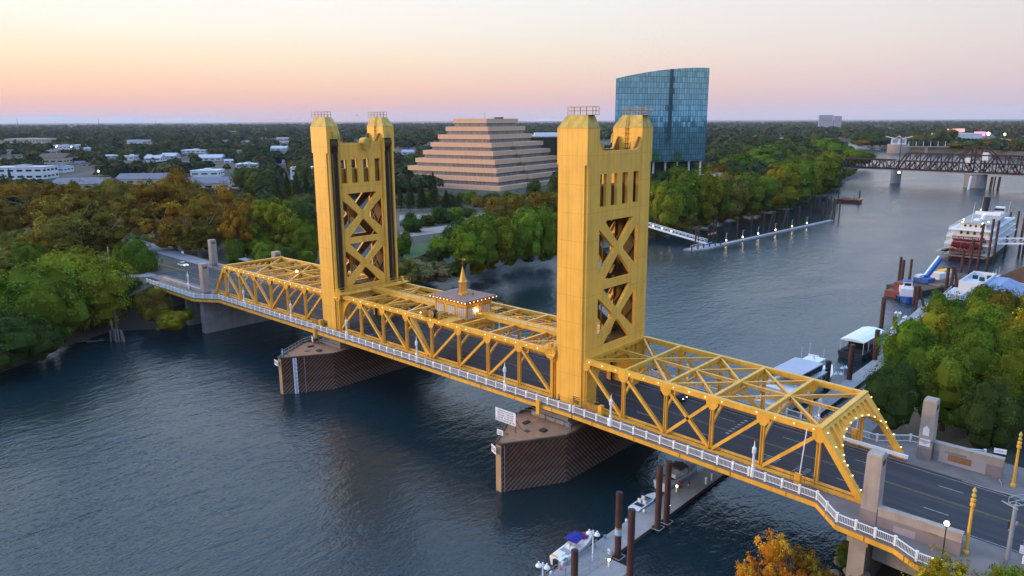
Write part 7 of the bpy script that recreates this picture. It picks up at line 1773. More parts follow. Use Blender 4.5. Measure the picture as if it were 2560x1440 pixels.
for i in range(9):
    for s in (-1, 1):
        y = -5.5 + i * 1.25; w = 2.95 if y < 3 else 2.3; b = MB(); N = 8
        for q in range(N): a0, a1 = 6.283 * q / N, 6.283 * (q + 1) / N; b.beam((s * w, y + .42 * math.cos(a0), .8 + .42 * math.sin(a0)), (s * w, y + .42 * math.cos(a1), .8 + .42 * math.sin(a1)), .22, .22, (1, 0, 0))
        b.build('tyre_fender', M['black'], TG)
b = MB(); b.tube((.6, -1.6, 3.9), (.6, -1.6, 6.4), .3, n=8); b.tube((0, .4, 6.4), (0, .4, 8.4), .06, n=5); b.build('exhaust_stack', M['dark_metal'], TG)
T = thing('push_barge', 'small rust red barge with a red hut beside the tugboat', 'barge', (40.2, 168.5, 0), R(-12)); b = MB(); b.box(-2.4, 2.4, -5, 6, -.5, 2.0); b.build('hull', M['barge_red'], T); b = MB(); b.box(-1.2, 1.6, -1.5, 2.6, 2.0, 4.6); b.build('hut', M['barge_red'], T); b = MB(); b.tube((.6, 5.2, -1), (.6, 5.2, 12), .42, n=8); b.build('spud', M['rust_pile'], T)

# tour boat, covered barge, docks
TB = thing('tour_boat', 'white tour boat with a broad pale grey sun roof behind the near truss', 'boat', (52.2, 50, 0), R(-3)); hr = lambda y, w, z: [(-w, y, z), (-w * .82, y, -.5), (w * .82, y, -.5), (w, y, z)]
b = MB(); b.loft([hr(-13, 3.4, 2.0), hr(6, 3.5, 2.0), hr(13, 2.6, 2.4), hr(18, .4, 3.0)]); b.build('hull', M['white'], TB)
b = MB(); b.box(-3.0, 3.0, -9.5, 8.5, 2.0, 4.3); cb = b.build('cabin', M['white'], TB)
for s in (-1, 1):
    for k in range(8): b = MB(); b.box(s * 3.0 - .05, s * 3.0 + .05, -9 + k * 2.15, -7.4 + k * 2.15, 2.7, 3.8); b.build('window', M['glass'], cb)
b = MB(); b.box(-3.3, 3.3, -12.5, 9, 4.3, 4.5); b.build('upper_deck', M['white'], TB)
b = MB(); b.box(-3.2, 3.2, -7.4, 5.6, 6.75, 6.95); b.build('sun_roof', M['grey_roof'], TB); b = MB()
for s in (-1, 1):
    for k in range(7): b.tube((s * 3.0, -7 + k * 2, 4.4), (s * 3.0, -7 + k * 2, 6.8), .07, n=5)
    b.beam((s * 3.2, -12, 5.4), (s * 3.2, 8, 5.4), .06, .06)
b.box(-3.25, 3.25, -12.55, -12.45, 4.4, 5.5); b.build('stanchion', M['white'], TB)
b = MB(); b.box(3.02, 3.08, -7.2, 5.4, 5.2, 6.6); b.box(-3.08, -3.02, -7.2, 5.4, 5.2, 6.6); b.build('side_screen', M['dark_cloth'], TB)
b = MB(); b.box(-1.6, 1.6, 6.6, 9.6, 4.5, 6.6); b.box(-1.9, 1.9, 6.3, 9.9, 6.6, 6.75); b.beam((-1.2, 7.8, 7.6), (1.2, 7.8, 7.6), .4, .15); b.box(-.2, .2, 7.6, 8.0, 6.7, 7.6); b.build('bridge_house', M['white'], TB); b = MB()
for x, y, h in ((-2, 6, 3), (1.8, 8.8, 2.6), (-1.5, 9, 3.4), (1.4, 14, 3)): b.tube((x, y, 4.6 if y < 12 else 2.4), (x, y, 6.6 + h if y < 12 else 2.4 + h), .04, n=4)
b.build('aerial', M['white'], TB)
CB = thing('covered_boat', 'dark blue open-sided passenger boat with a white curved canopy', 'boat', (52.4, 92.5, 0), R(-2)); b = MB(); b.loft([hr(-8.2, 3.1, 1.7), hr(4, 3.2, 1.7), hr(9.5, 1.6, 2.1)]); b.build('hull', M['dark_cloth'], CB); b = MB(); b.loft([[(-2.9, y, 4.75), (-1.5, y, 5.15), (0, y, 5.3), (1.5, y, 5.15), (2.9, y, 4.75), (2.9, y, 4.6), (-2.9, y, 4.6)] for y in (-7.6, 7.6)]); b.build('canopy', M['white'], CB)
b = MB()
for s in (-1, 1):
    for k in range(5): b.tube((s * 2.75, -7.4 + k * 3.7, 1.6), (s * 2.75, -7.4 + k * 3.7, 4.7), .06, n=5)
b.build('stanchion', M['white'], CB); b = MB(); b.box(-2.3, 2.3, -3.5, 7, 1.7, 3.9); b.box(-2.0, 2.0, -7.4, -7.2, 1.7, 2.4); b.build('seating', M['glass'], CB)
def dockpiece(label, P, z=.6, rail=None):
    T = thing('floating_dock', label, 'dock', (0, 0, 0)); b = MB(); b.prism(P, -.2, z); b.build('side', M['dock_side'], T); b = MB(); b.prism([(x, y) for x, y in P], z, z + .06); b.build('deck', M['dock'], T); return T
dockpiece('grey floating dock behind the tour boat, along the right bank', [(57.2, 40), (60.5, 40), (60.5, 108), (57.2, 108)])
dockpiece('grey floating dock past the covered boat, reaching to the tugboat', [(53.5, 108), (59, 108), (56.5, 160), (50.5, 160)])
dockpiece('grey floating walkway beside the crane barge', [(57, 165), (60, 165), (62, 215), (59, 215)])
T = thing('gangway', 'blue-grey truss gangway rising from the right bank docks to the shore', 'gangway', (0, 0, 0)); b = MB(); p, q = Vector((57.5, 112, 1.0)), Vector((60.5, 150, 7.5))
for x in (-1.0, 1.0):
    o_ = Vector((x, 0, 0)); b.beam(p + o_, q + o_, .25, .3); b.beam(p + o_ + Vector((0, 0, 1.5)), q + o_ + Vector((0, 0, 1.5)), .18, .2)
    for k in range(14): a, c = p.lerp(q, k / 14) + o_, p.lerp(q, (k + 1) / 14) + o_; b.beam(a, c + Vector((0, 0, 1.5)), .1, .1); b.beam(c, c + Vector((0, 0, 1.5)), .1, .1)
b.beam(p, q, 2, .12); b.build('truss', M['steel_grey'], T)
T = thing('dock_framework', 'pale blue steel framework dock near the brown-roofed white building', 'dock', (0, 0, 0)); b = MB()
for k in range(7): b.beam((62 + k * 1.7, 185, 3.0), (62.5 + k * 1.7, 212, 3.6), .3, .35)
for k in range(6): b.beam((62, 186 + k * 5, 3.1), (72.5, 186 + k * 5, 3.1), .25, .3)
for k in range(5):
    for x in (62, 72): b.tube((x, 187 + k * 6, -2), (x, 187 + k * 6, 6.4), .2, n=6)
b.build('frame', M['steel_grey'], T)
# double dock lamps
DL = thing('double_dock_lamp', 'white dock lamp with two bell shades at the bottom edge, beside the white speedboat', 'lamp post', (56.8, -41.3, .6), R(20), 'white double-shade dock lamps')
b = MB(); b.tube((0, 0, 0), (0, 0, 4.7), .10, n=8); b.beam((-.55, 0, 4.45), (.55, 0, 4.45), .06, .06); b.build('pole', M['white'], DL)
for s in (-1, 1):
    b = MB(); b.lathe([(.42, -.12), (.40, 0), (.26, .18), (.12, .26), (.12, .48), (.03, .55)], (s * .55, 0, 4.2), 12); b.build('lamp_shade', M['white'], DL)
for i, (x, y, z, rz, lab) in enumerate(((57.0, -31.0, .6, 20, 'above the dock rail near the speedboat bow'), (58.0, -23.0, .6, 120, 'behind the pile by the open runabout'),
        (58.5, 57, .6, 30, 'at the tour boat'), (58, 62, .6, 60, 'just beyond the tour boat'), (56.6, 104, .6, 30, 'by the covered boat'), (52.5, 122, .6, 10, 'on the dock by the thick pile'), (55.4, 118, .6, 80, 'by the truss gangway foot'),
        (58.6, 168, .6, 0, 'by the crane barge, nearest'), (60, 176, .6, 40, 'by the crane barge, middle'), (62.5, 172, .6, 70, 'by the crane barge, farthest'), (65, 176, 3, 10, 'in front of the crane timbers'), (66, 186, 3, 10, 'left of the steel framework dock'))):
    dup(DL, (x, y, z), R(rz), 'white dock lamp with two bell shades ' + lab)
# restaurant and shore buildings
T = thing('riverside_restaurant', 'riverside restaurant with a steep pale blue-grey metal roof behind the green trees', 'building', (74, 131, 0)); b = MB(); b.box(-9, 9, -16, 16, 5, 10.5); b.build('wall', M['wall_white'], T); b = MB(); b.loft([[(-10, -17, 10.3), (10, -17, 10.3), (10, 17, 10.3), (-10, 17, 10.3)], [(-1.6, -6, 15.6), (1.6, -6, 15.6), (1.6, 8, 15.6), (-1.6, 8, 15.6)]]); b.build('roof', M['blue_roof'], T)
T = thing('roof_plant_house', 'white boxy plant house with dark fans standing on the restaurant roof edge', 'building', (69.4, 131, 0)); b = MB()
b.box(-2.8, 2.8, -9, 9, 9, 15.0)
for x0, x1, y0, y1 in ((-2.8, -2.6, -9, 9), (2.6, 2.8, -9, 9), (-2.6, 2.6, -9, -8.8), (-2.6, 2.6, 8.8, 9)): b.box(x0, x1, y0, y1, 15.0, 16.3)
b.build('wall', M['wall_white'], T); b = MB()
for x, y in ((-1.4, 4), (.6, 2), (1.8, 5.6)): b.tube((x, y, 15), (x, y, 16), .7, n=10)
b.build('fan', M['dark_metal'], T); b = MB(); b.box(-2.9, -2.8, -9.05, -8.6, 9, 13); b.box(2.8, 2.9, -9.05, -8.6, 9, 13); b.build('corner_board', M['red'], T)
block('boathouse', 'low building with a pale grey roof on the water side of the restaurant', (65.6, 126, 4), 6, 26, 6.5, 0, 'wall_white', 'grey_roof')
block('boathouse', 'low pale roof showing at the left edge of the green grove', (63.8, 98, 3), 7, 22, 4.5, 0, 'wall_white', 'grey_roof', gable=1.6)
T = block('warehouse', 'white gabled riverside building with a dark brown roof at the right edge', (80, 172, 4), 36, 14, 8, R(80), 'wall_white', 'brown_roof', gable=5)
block('warehouse', 'second brown-roofed building behind the white gabled one at the right edge', (84, 205, 4), 40, 16, 9, R(85), 'wall_tan', 'brown_roof', gable=5)

# ================================================================== FOREGROUND DOCK, BOATS, PEOPLE
FD = dockpiece('long grey floating dock in the foreground, passing under the near span', [(54.6, -60), (58.35, -60), (58.35, -27.2), (58.35, -27.0), (58.35, 30), (54.6, 30)])
dockpiece('wide grey dock landing in the foreground right of the railings', [(58.4, -60), (62.0, -60), (62.0, -28.9), (59.0, -28.9), (58.4, -28.9)])
for nm, pts in (('dock railing around the landing corner near the tall lamp', [(55.2, -27.9), (58.6, -28.6), (58.9, -30.5)]), ('dock railing along the sloping ramp in the foreground', [(58.9, -30.6), (57.4, -36.0), (56.0, -41)]), ('dock railing on the left edge of the foreground ramp', [(55.3, -28.0), (55.0, -34), (54.9, -40)]), ('dock railing down the middle of the foreground ramp', [(57.3, -30), (56.3, -36), (55.8, -40)])):
    T = thing('dock_railing', nm, 'railing', (0, 0, 0)); b = MB()
    for p, q in zip(pts[:-1], pts[1:]):
        for z in (.9, 1.2, 1.75): b.beam((*p, z), (*q, z), .05, .05)
        n = max(2, int(math.hypot(q[0] - p[0], q[1] - p[1]) / 1.3))
        for k in range(n + 1): x, y = p[0] + (q[0] - p[0]) * k / n, p[1] + (q[1] - p[1]) * k / n; b.beam((x, y, .6), (x, y, 1.75), .05, .05)
    b.build('rail', M['steel_grey'], T)
board('dock_notice', 'small white notice fixed on the dock landing railing', (58.0, -28.6, 1.4), (.9, -.2, 0), .5, .75, [('NO\nSWIMMING', (0, 0), .12)])
FPG = 'tall rusty pipe piles of the foreground dock'
for i, (x, y, t, lab) in enumerate(((58.9, -27.8, 10.3, 'left of the tall dock lamp post, graffiti patch midway'), (63.0, -31.0, 10.6, 'nearest the orange tree, at the bottom edge'), (59.0, -17.7, 10.5, 'left one of the pair beside the cabin cruiser'), (59.1, -15.4, 10.4, 'right one of the pair beside the cabin cruiser'), (60.4, -39.5, 7.7, 'in front of the white speedboat, cut by the bottom edge'))):
    T = pile('tall rusty pipe pile ' + lab, x, y, t, .46, (0, 0), FPG); b = MB()
    for s in (-1, 1): b.beam((-.75, s * .75, .7), (.75, s * .75, .7), .1, .1); b.beam((s * .75, -.75, .7), (s * .75, .75, .7), .1, .1)
    b.build('collar', M['steel_grey'], T)
    if i == 0:
        b = MB(); b.tube((0, 0, 4.0), (0, 0, 4.9), .475, n=12, caps=False); b.build('graffiti_patch', M['blue_cloth'], T)
        b = MB(); b.tube((0, 0, 4.9), (0, 0, 5.2), .475, n=12, caps=False); b.build('graffiti_patch', M['gold_dirty'], T)
def pedestal(label, x, y, lit=True):
    T = thing('power_pedestal', label, 'dock pedestal', (x, y, .6), 0, 'white power pedestals on the foreground dock'); b = MB(); b.box(-.12, .12, -.12, .12, 0, 1.0); b.build('body', M['white'], T)
    if lit: bulb(T, (0, 0, 1.12), .17, 'globe', 'lamp')
    else: b = MB(); b.box(-.16, .16, -.16, .16, 1.0, 1.25); b.build('cap', M['white'], T)
pedestal('lit white power pedestal at the stern of the cabin cruiser', 55.6, -6.4); pedestal('lit white power pedestal on the right edge of the foreground dock', 57.9, -12.6); pedestal('lit white power pedestal under the edge of the bridge', 55.6, 4.6); pedestal('unlit white power pedestal near the right dock edge, taller of two', 57.9, 1.0, False); pedestal('unlit white power pedestal near the right dock edge, shorter of two', 57.8, -.8, False); pedestal('lit white power pedestal at the corner of the dock railings', 59.4, -30.6)
def hullp(L, w, h, tint='white'):
    return [[(-w * f, y * L, h * g), (-w * f * .98, y * L, h * g - .22), (-w * f * .7, y * L, -.25), (w * f * .7, y * L, -.25), (w * f * .98, y * L, h * g - .22), (w * f, y * L, h * g)] for y, f, g in ((-.5, .92, .92), (-.2, 1.0, .95), (.15, .98, 1.02), (.33, .72, 1.12), (.44, .40, 1.2), (.5, .06, 1.25))]
def motorboat(name, label, x, y, L, w, h, rz, hull, deck, cock, extras):
    T = thing(name, label, 'boat', (x, y, 0), rz); b = MB(); b.loft(hullp(L, w, h)); b.build('hull', M[hull], T)
    r = hullp(L, w * .96, h); b = MB()
    top = [[(q[0][0], q[0][1], q[0][2] + .02), (q[-1][0], q[-1][1], q[-1][2] + .02)] for q in r]
    for a, c in zip(top[2:-1], top[3:]): b.quad([a[0], a[1], c[1], c[0]])
    b.box(-w * .9, -w * .72, -.40 * L, .15 * L, h * .7, h * 1.03); b.box(w * .72, w * .9, -.40 * L, .15 * L, h * .7, h * 1.03); b.box(-w * .9, w * .9, -.49 * L, -.30 * L, h * .7, h * .99); b.build('deck', M[deck], T)
    b = MB(); b.box(-w * .73, w * .73, -.31 * L, .16 * L, h * .55, h * .96); b.build('cockpit', M[cock], T)
    return T
b1 = motorboat('speedboat', 'white speedboat with a dark blue canopy moored at the foreground dock', 53.4, -30.4, 8.4, 1.25, 1.25, R(2), 'white', 'white', 'steel_grey', [])
b = MB(); b.loft([[(-1.05, y, 2.55 - .1 * abs(y - .2)), (0, y, 2.75 - .1 * abs(y - .2)), (1.05, y, 2.55 - .1 * abs(y - .2)), (1.05, y, 2.45 - .1 * abs(y - .2)), (-1.05, y, 2.45 - .1 * abs(y - .2))] for y in (-1.0, .2, 1.5)]); b.build('canopy', M['navy'], b1)
b = MB()
for s in (-1, 1): b.tube((s * 1.05, .2, 1.2), (s * 1.0, -1, 2.5), .03, n=4); b.tube((s * 1.05, .2, 1.2), (s * 1.0, 1.4, 2.5), .03, n=4)
b.build('canopy_frame', M['steel_grey'], b1); b = MB(); b.box(-.8, -.2, -.9, -.3, 1.15, 1.75); b.box(.2, .8, -1.3, -.7, 1.15, 1.75); b.box(-.85, .3, -3.4, -2.4, 1.25, 1.4); b.build('seat', M['cream'], b1); b = MB(); b.box(.9, 1.12, -4.0, -3.2, 1.0, 1.35); b.box(-.3, .3, -4.6, -4.2, .2, 1.2); b.build('outboard', M['black'], b1)
b = MB(); b.box(-1.0, 0, -4.0, -3.7, 1.26, 1.32); b.build('yellow_mat', M['gold'], b1)
T = thing('tow_tube', 'red and yellow inflatable tow tube lying on the speedboat foredeck', 'inflatable', (53.2, -28.0, 1.62)); b = MB(); N = 18
for i in range(N):
    a0, a1 = 6.2832 * i / N, 6.2832 * (i + 1) / N; b.tube((.52 * math.cos(a0), .52 * math.sin(a0), 0), (.52 * math.cos(a1), .52 * math.sin(a1), 0), .24, n=8)
b.build('tube', M['red'], T); b = MB(); b.tube((0, 0, -.05), (0, 0, .1), .38, n=14); b.build('cover', M['lane_yellow'], T)
b2 = motorboat('runabout', 'small dark blue and white open runabout moored behind the dock piles', 53.6, -12.8, 6.3, 1.05, .9, R(0), 'blue_roof', 'white', 'dark_cloth', [])
b = MB()
for x, y in ((-.45, -.5), (.45, -.5), (-.45, .6)): b.box(x - .25, x + .25, y - .25, y + .25, .85, 1.2); b.box(x - .25, x + .25, y - .32, y - .2, 1.2, 1.55)
b.build('seat', M['cream'], b2); b = MB(); b.quad([(-.75, 1.1, .95), (.75, 1.1, .95), (.6, .75, 1.4), (-.6, .75, 1.4)]); b.quad([(-.75, 1.14, .95), (.75, 1.14, .95), (.6, .79, 1.4), (-.6, .79, 1.4)][::-1]); b.build('windscreen', M['glass'], b2)
b3 = motorboat('cabin_cruiser', 'grey and white cabin cruiser with a brown canopy moored under the bridge edge', 53.1, -1.3, 10.6, 1.55, 1.45, R(-4), 'white', 'grey_roof', 'dark_cloth', [])
b = MB(); b.loft([[(-1.3, y, 2.7), (0, y, 3.05), (1.3, y, 2.7), (1.3, y, 2.6), (-1.3, y, 2.6)] for y in (-1.6, .8)]); b.build('canopy', M['brown_roof'], b3); b = MB()
for s in (-1, 1):
    for y in (-1.5, .7): b.tube((s * 1.25, y, 1.4), (s * 1.25, y, 2.65), .04, n=4)
for i in range(10):
    a0, a1 = math.pi * i / 10, math.pi * (i + 1) / 10; b.tube((1.2 * math.cos(a0), 1.0, 1.5 + 1.1 * math.sin(a0)), (1.2 * math.cos(a1), 1.0, 1.5 + 1.1 * math.sin(a1)), .05, n=5)
b.build('canopy_frame', M['gold_dirty'], b3); b = MB(); b.box(.1, 1.0, -2.6, -1.5, 1.45, 2.1); b.box(-1.1, -.3, -2.4, -1.7, 1.45, 2.0); b.build('seat', M['cream'], b3); b = MB(); b.loft([[(-1.0, 1.2, 1.5), (1.0, 1.2, 1.5), (.8, 1.2, 2.0), (-.8, 1.2, 2.0)], [(-.5, 3.8, 1.65), (.5, 3.8, 1.65), (.4, 3.8, 1.8), (-.4, 3.8, 1.8)]]); b.build('cabin_top', M['grey_roof'], b3); b = MB()
for s in (-1, 1): b.beam((s * 1.2, 1.5, 2.1), (s * .2, 5.1, 2.3), .04, .04); b.tube((s * .8, 3, 1.6), (s * .8, 3, 2.2), .03, n=4)
b.build('bow_rail', M['steel_grey'], b3)
T = thing('traffic_cone', 'orange traffic cone on the dock edge by the speedboat stern', 'cone', (54.9, -35.4, .66)); b = MB(); b.lathe([(.2, 0), (.2, .05), (.13, .06), (.03, .7)], n=10); b.build('cone', mat('cone_orange', (.75, .07, .01), .6), T)
for i, (x, y) in enumerate(((54.8, -37.2), (54.9, -25.2), (54.75, -19.5), (54.75, -8.2), (55.2, -15.4))):
    b = MB(); b.lathe([(.12, 0), (.2, .15), (.2, .4), (.1, .55)], n=8); o = tag(b.build('mooring_fender', M['blue_roof'] if i % 2 else M['white']), '%s mooring fender on the left edge of the foreground dock, %s from the bottom' % ('blue' if i % 2 else 'white', ORD[i]), 'fender', 'mooring fenders'); o.location = (x, y, .66)

# people: one continuous skinned body, clothes and hair as children
def skin_body(joints, edges, mt, name, parent, sub=1):
    me = bpy.data.meshes.new(name); me.from_pydata([j[:3] for j in joints], edges, [])
    o = bpy.data.objects.new(name, me); COL.objects.link(o); sm = o.modifiers.new('skin', 'SKIN'); sm.use_smooth_shade = True
    for v, j in zip(me.skin_vertices[0].data, joints): v.radius = (j[3], j[3] if len(j) < 5 else j[4])
    me.skin_vertices[0].data[0].use_root = True
    s = o.modifiers.new('sub', 'SUBSURF'); s.levels = sub; s.render_levels = sub
    m2 = bpy.data.meshes.new_from_object(o.evaluated_get(bpy.context.evaluated_depsgraph_get())); bpy.data.objects.remove(o); bpy.data.meshes.remove(me)
    m2.materials.clear(); m2.materials.append(mt); o = bpy.data.objects.new(name, m2); COL.objects.link(o)
    if parent: o.parent = parent
    return o
def person(label, loc, rz, shirt, legs, skin='skin', pose='walk', long_legs=True):
    P = thing('person', label, 'person', loc, rz)
    if pose == 'crouch': hip, knl, knr, ftl, ftr, sho, head = (0, -.12, .42), (-.12, .28, .5), (.12, .25, .35), (-.12, .1, .05), (.12, -.1, .05), (0, .12, .85), (0, .28, 1.12)
    else: hip, knl, knr, ftl, ftr, sho, head = (0, 0, .92), (-.1, .14, .5), (.1, -.03, .5), (-.1, .16, .06), (.1, -.22, .08), (0, .03, 1.42), (0, .07, 1.66)
    J = [(*hip, .125, .1), (hip[0] * .5, (hip[1] + sho[1]) / 2, (hip[2] + sho[2]) / 2, .13, .1), (*sho, .11, .085), (sho[0], sho[1] + .01, sho[2] + .1, .05), (head[0], head[1], head[2] - .05, .085, .095), (head[0], head[1], head[2] + .07, .075, .085),
         (-.1, hip[1], hip[2] - .06, .085), (*knl, .058), (*ftl, .042), (ftl[0], ftl[1] + .16, .035, .035), (.1, hip[1], hip[2] - .06, .085), (*knr, .058), (*ftr, .042), (ftr[0], ftr[1] + .16, .035, .035),
         (-.19, sho[1], sho[2] - .02, .055), (-.24, sho[1] - .06, sho[2] - .29, .042), (-.22, sho[1] + .08, sho[2] - .53, .032), (-.21, sho[1] + .13, sho[2] - .62, .035), (.19, sho[1], sho[2] - .02, .055), (.25, sho[1] + .03, sho[2] - .29, .042), (.23, sho[1] + .18, sho[2] - .5, .032), (.22, sho[1] + .24, sho[2] - .58, .035)]
    E_ = [(0, 1), (1, 2), (2, 3), (3, 4), (4, 5), (0, 6), (6, 7), (7, 8), (8, 9), (0, 10), (10, 11), (11, 12), (12, 13), (2, 14), (14, 15), (15, 16), (16, 17), (2, 18), (18, 19), (19, 20), (20, 21)]
    for s, w in ((-1, 17), (1, 21)):                                       # five short fingers rooted in each palm
        bx_, by_, bz_ = J[w][:3]
        for f in range(4): J.append((bx_ + s * (.012 - .002 * f), by_ - .022 + .016 * f, bz_ - .085 + .004 * abs(f - 1.5), .010)); E_.append((w, len(J) - 1))
        J.append((bx_ - s * .035, by_ + .03, bz_ - .03, .011)); E_.append((w - 1, len(J) - 1))
    skin_body(J, E_, M[skin], 'body', P)
    G = 1.16
    tj = [(hip[0], hip[1], hip[2] - .02, .15, .125), J[1][:3] + (.15, .122), (sho[0], sho[1], sho[2] + .01, .13, .10), (-.19, sho[1], sho[2] - .02, .072), (-.235, sho[1] - .05, sho[2] - .22, .062), (.19, sho[1], sho[2] - .02, .072), (.245, sho[1] + .02, sho[2] - .22, .062)]
    skin_body(tj, [(0, 1), (1, 2), (2, 3), (3, 4), (2, 5), (5, 6)], M[shirt], 'shirt', P)
    kz = .75 if not long_legs else 1.0
    lj = [(hip[0], hip[1], hip[2] + .03, .148, .125), (-.1, hip[1], hip[2] - .07, .105), tuple(np.array(J[6][:3]) * (1 - kz) + np.array(knl) * kz) + (.082,), (.1, hip[1], hip[2] - .07, .105), tuple(np.array(J[10][:3]) * (1 - kz) + np.array(knr) * kz) + (.082,)]
    le = [(0, 1), (1, 2), (0, 3), (3, 4)]
    if long_legs: lj += [(ftl[0], ftl[1], .12, .06), (ftr[0], ftr[1], .13, .06)]; le += [(2, 5), (4, 6)]
    skin_body(lj, le, M[legs], 'trousers' if long_legs else 'shorts', P)
    b = MB(); b.lathe([(.102, -.02), (.108, .06), (.085, .14), (.02, .175)], (head[0], head[1] - .018, head[2]), 10); b.build('hair', M['hair'], P, True)
    b = MB()
    for s in (-1, 1): b.box(head[0] + s * .035 - .012, head[0] + s * .035 + .012, head[1] + .086, head[1] + .098, head[2] - .005, head[2] + .012)
    b.box(head[0] - .03, head[0] + .03, head[1] + .082, head[1] + .094, head[2] - .075, head[2] - .062); b.build('eyes_and_mouth', M['hair'], P)
    b = MB(); b.beam((head[0], head[1] + .09, head[2] + .0), (head[0], head[1] + .115, head[2] - .035), .026, .02)
    for s in (-1, 1): b.box(head[0] + s * .09 - .012, head[0] + s * .09 + .012, head[1] - .02, head[1] + .02, head[2] - .03, head[2] + .025)
    b.build('nose_and_ears', M[skin], P)
    return P
person('person in a dark maroon top and pale blue shorts stepping along the foreground dock', (56.6, -4.3, .66), R(150), 'maroon_cloth', 'blue_cloth', 'skin_dark', 'walk', False)
person('person in a red top crouching beside the cabin cruiser', (55.4, -4.9, .66), R(80), 'red_cloth', 'dark_cloth', 'skin_dark', 'crouch')
person('person in a purple top walking on the plaza at the right edge', (99.6, 13.2, 9.66), R(-60), 'purple_cloth', 'dark_cloth', 'skin')
person('person in an orange top on the walkway at the foot of the near tower', (34.6, -10.7, 11.5), R(90), 'gold_dirty', 'dark_cloth', 'skin')
person('person in blue standing by the gold column at the far bridge end', (-149.0, -15.5, 10.9), R(40), 'blue_cloth', 'dark_cloth', 'skin')
person('person in black beside the bicycle at the far bridge end', (-152.8, -17.6, 10.9), R(120), 'dark_cloth', 'dark_cloth', 'skin')

# ================================================================== STREET FURNITURE
def gold_column(label, x, y, z, h):
    T = thing('gold_column', label, 'column', (x, y, z), 0, 'gold finial columns at the bridge ends'); b = MB(); b.lathe([(.36, 0), (.36, .5), (.2, .7), (.16, h - 2.2)], n=8); b.build('shaft', M['gold'], T)
    b = MB(); b.lathe([(.16, h - 2.2), (.29, h - 2.1), (.29, h - 1.8), (.18, h - 1.7), (.28, h - 1.5), (.28, h - 1.25), (.14, h - 1.15)], n=10); b.build('capital', M['gold'], T)
    b = MB(); b.lathe([(.1, h - 1.15), (.27, h - .85), (.15, h - .55), (.1, h - .5), (.25, h - .25), (.15, h), (.02, h + .25)], n=10); b.build('finial', M['gold_cap'], T)
gold_column('gold column with a double finial beside the foreground parapet wall', 96.6, -12.2, 9.6, 8.4); gold_column('gold column with a double finial across the road, at the right edge', 97.6, 10.6, 9.6, 8.0); gold_column('gold column in the trees beyond the far bridge end', -151.0, -16.8, 10.8, 8.2)
def globe_lamp(label, x, y, z, h, banner=False):
    T = thing('globe_lamp', label, 'lamp post', (x, y, z), 0, 'black globe lamps at the lower right'); b = MB(); b.lathe([(.18, 0), (.16, .5), (.08, .7), (.065, h - .35), (.14, h - .3), (.1, h - .1)], n=8); b.build('post', M['dark_metal'], T); bulb(T, (0, 0, h + .12), .30, 'globe', 'globe')
    if banner:
        b = MB(); b.box(.12, .95, -.02, .02, h - 3.6, h - 1.6); bn = b.build('banner', mat('banner_green', (.30, .36, .10), .8), T)
        b = MB(); b.box(.25, .85, -.035, -.02, h - 3.0, h - 2.2); b.build('banner_picture', M['mauve'], bn); b = MB(); b.beam((0, 0, h - 1.58), (1, 0, h - 1.58), .04, .04); b.beam((0, 0, h - 3.62), (1, 0, h - 3.62), .04, .04); b.build('banner_arm', M['dark_metal'], T)
globe_lamp('black globe lamp on the walkway end, before the gold column', 94.9, -15.6, 9.65, 4.7); globe_lamp('black globe lamp with a green banner below the walkway railing', 95.2, -21.2, 6.3, 6.2, True); globe_lamp('black globe lamp lowest at the bottom edge', 95.0, -25.5, 4.6, 5.6)
TS = thing('traffic_signal', 'grey traffic signal mast with a railed arm at the lower right', 'traffic signal', (100.4, -10.2, 9.4), R(58)); b = MB(); b.tube((0, 0, 0), (0, 0, 7.2), .26, .22, 12); b.build('mast', M['steel_grey'], TS); b = MB()
for y in (-.45, .45):
    b.beam((-.6, y, 7.3), (4.6, y, 7.5), .08, .08); b.beam((-.6, y, 7.3), (-.6, y, 8.0), .06, .06); b.beam((4.6, y, 7.5), (4.6, y, 8.1), .06, .06); b.beam((-.6, y, 8.0), (4.6, y, 8.1), .07, .07)
for k in range(6): b.beam((-.6 + k, -.45, 7.32), (-.6 + k, .45, 7.32), .06, .06)
b.beam((-.9, -1.0, 7.3), (-.9, 1.0, 7.3), .1, .1); b.build('railed_arm', M['steel_grey'], TS)
for x, y, z in ((4.2, 0, 7.0), (2.4, 0, 6.9), (.3, .5, 4.2)):
    b = MB(); b.box(x - .2, x + .2, y - .18, y + .18, z - .55, z + .55); b.build('signal_head', M['black'], TS)
b = MB(); b.beam((0, 0, 4.4), (1.4, .6, 4.5), .07, .07); b.beam((0, 0, 4.4), (-1.2, -.5, 4.5), .07, .07); b.tube((1.4, .6, 4.1), (1.4, .6, 4.5), .12, n=8); b.build('camera_arm', M['steel_grey'], TS)
for i, (x, y) in enumerate(((101.6, -8.6), (102.2, -10.9))):
    T = thing('sign_post', 'slim grey post with a small white sign beside the traffic signal mast, %s' % ('left one' if i == 0 else 'right one'), 'sign', (x, y, 9.4)); b = MB(); b.tube((0, 0, 0), (0, 0, 5), .07, n=6); b.build('post', M['steel_grey'], T); b = MB(); b.box(-.35, .35, -.1, -.04, .8, 1.8); b.build('plate', M['sign_white'], T)
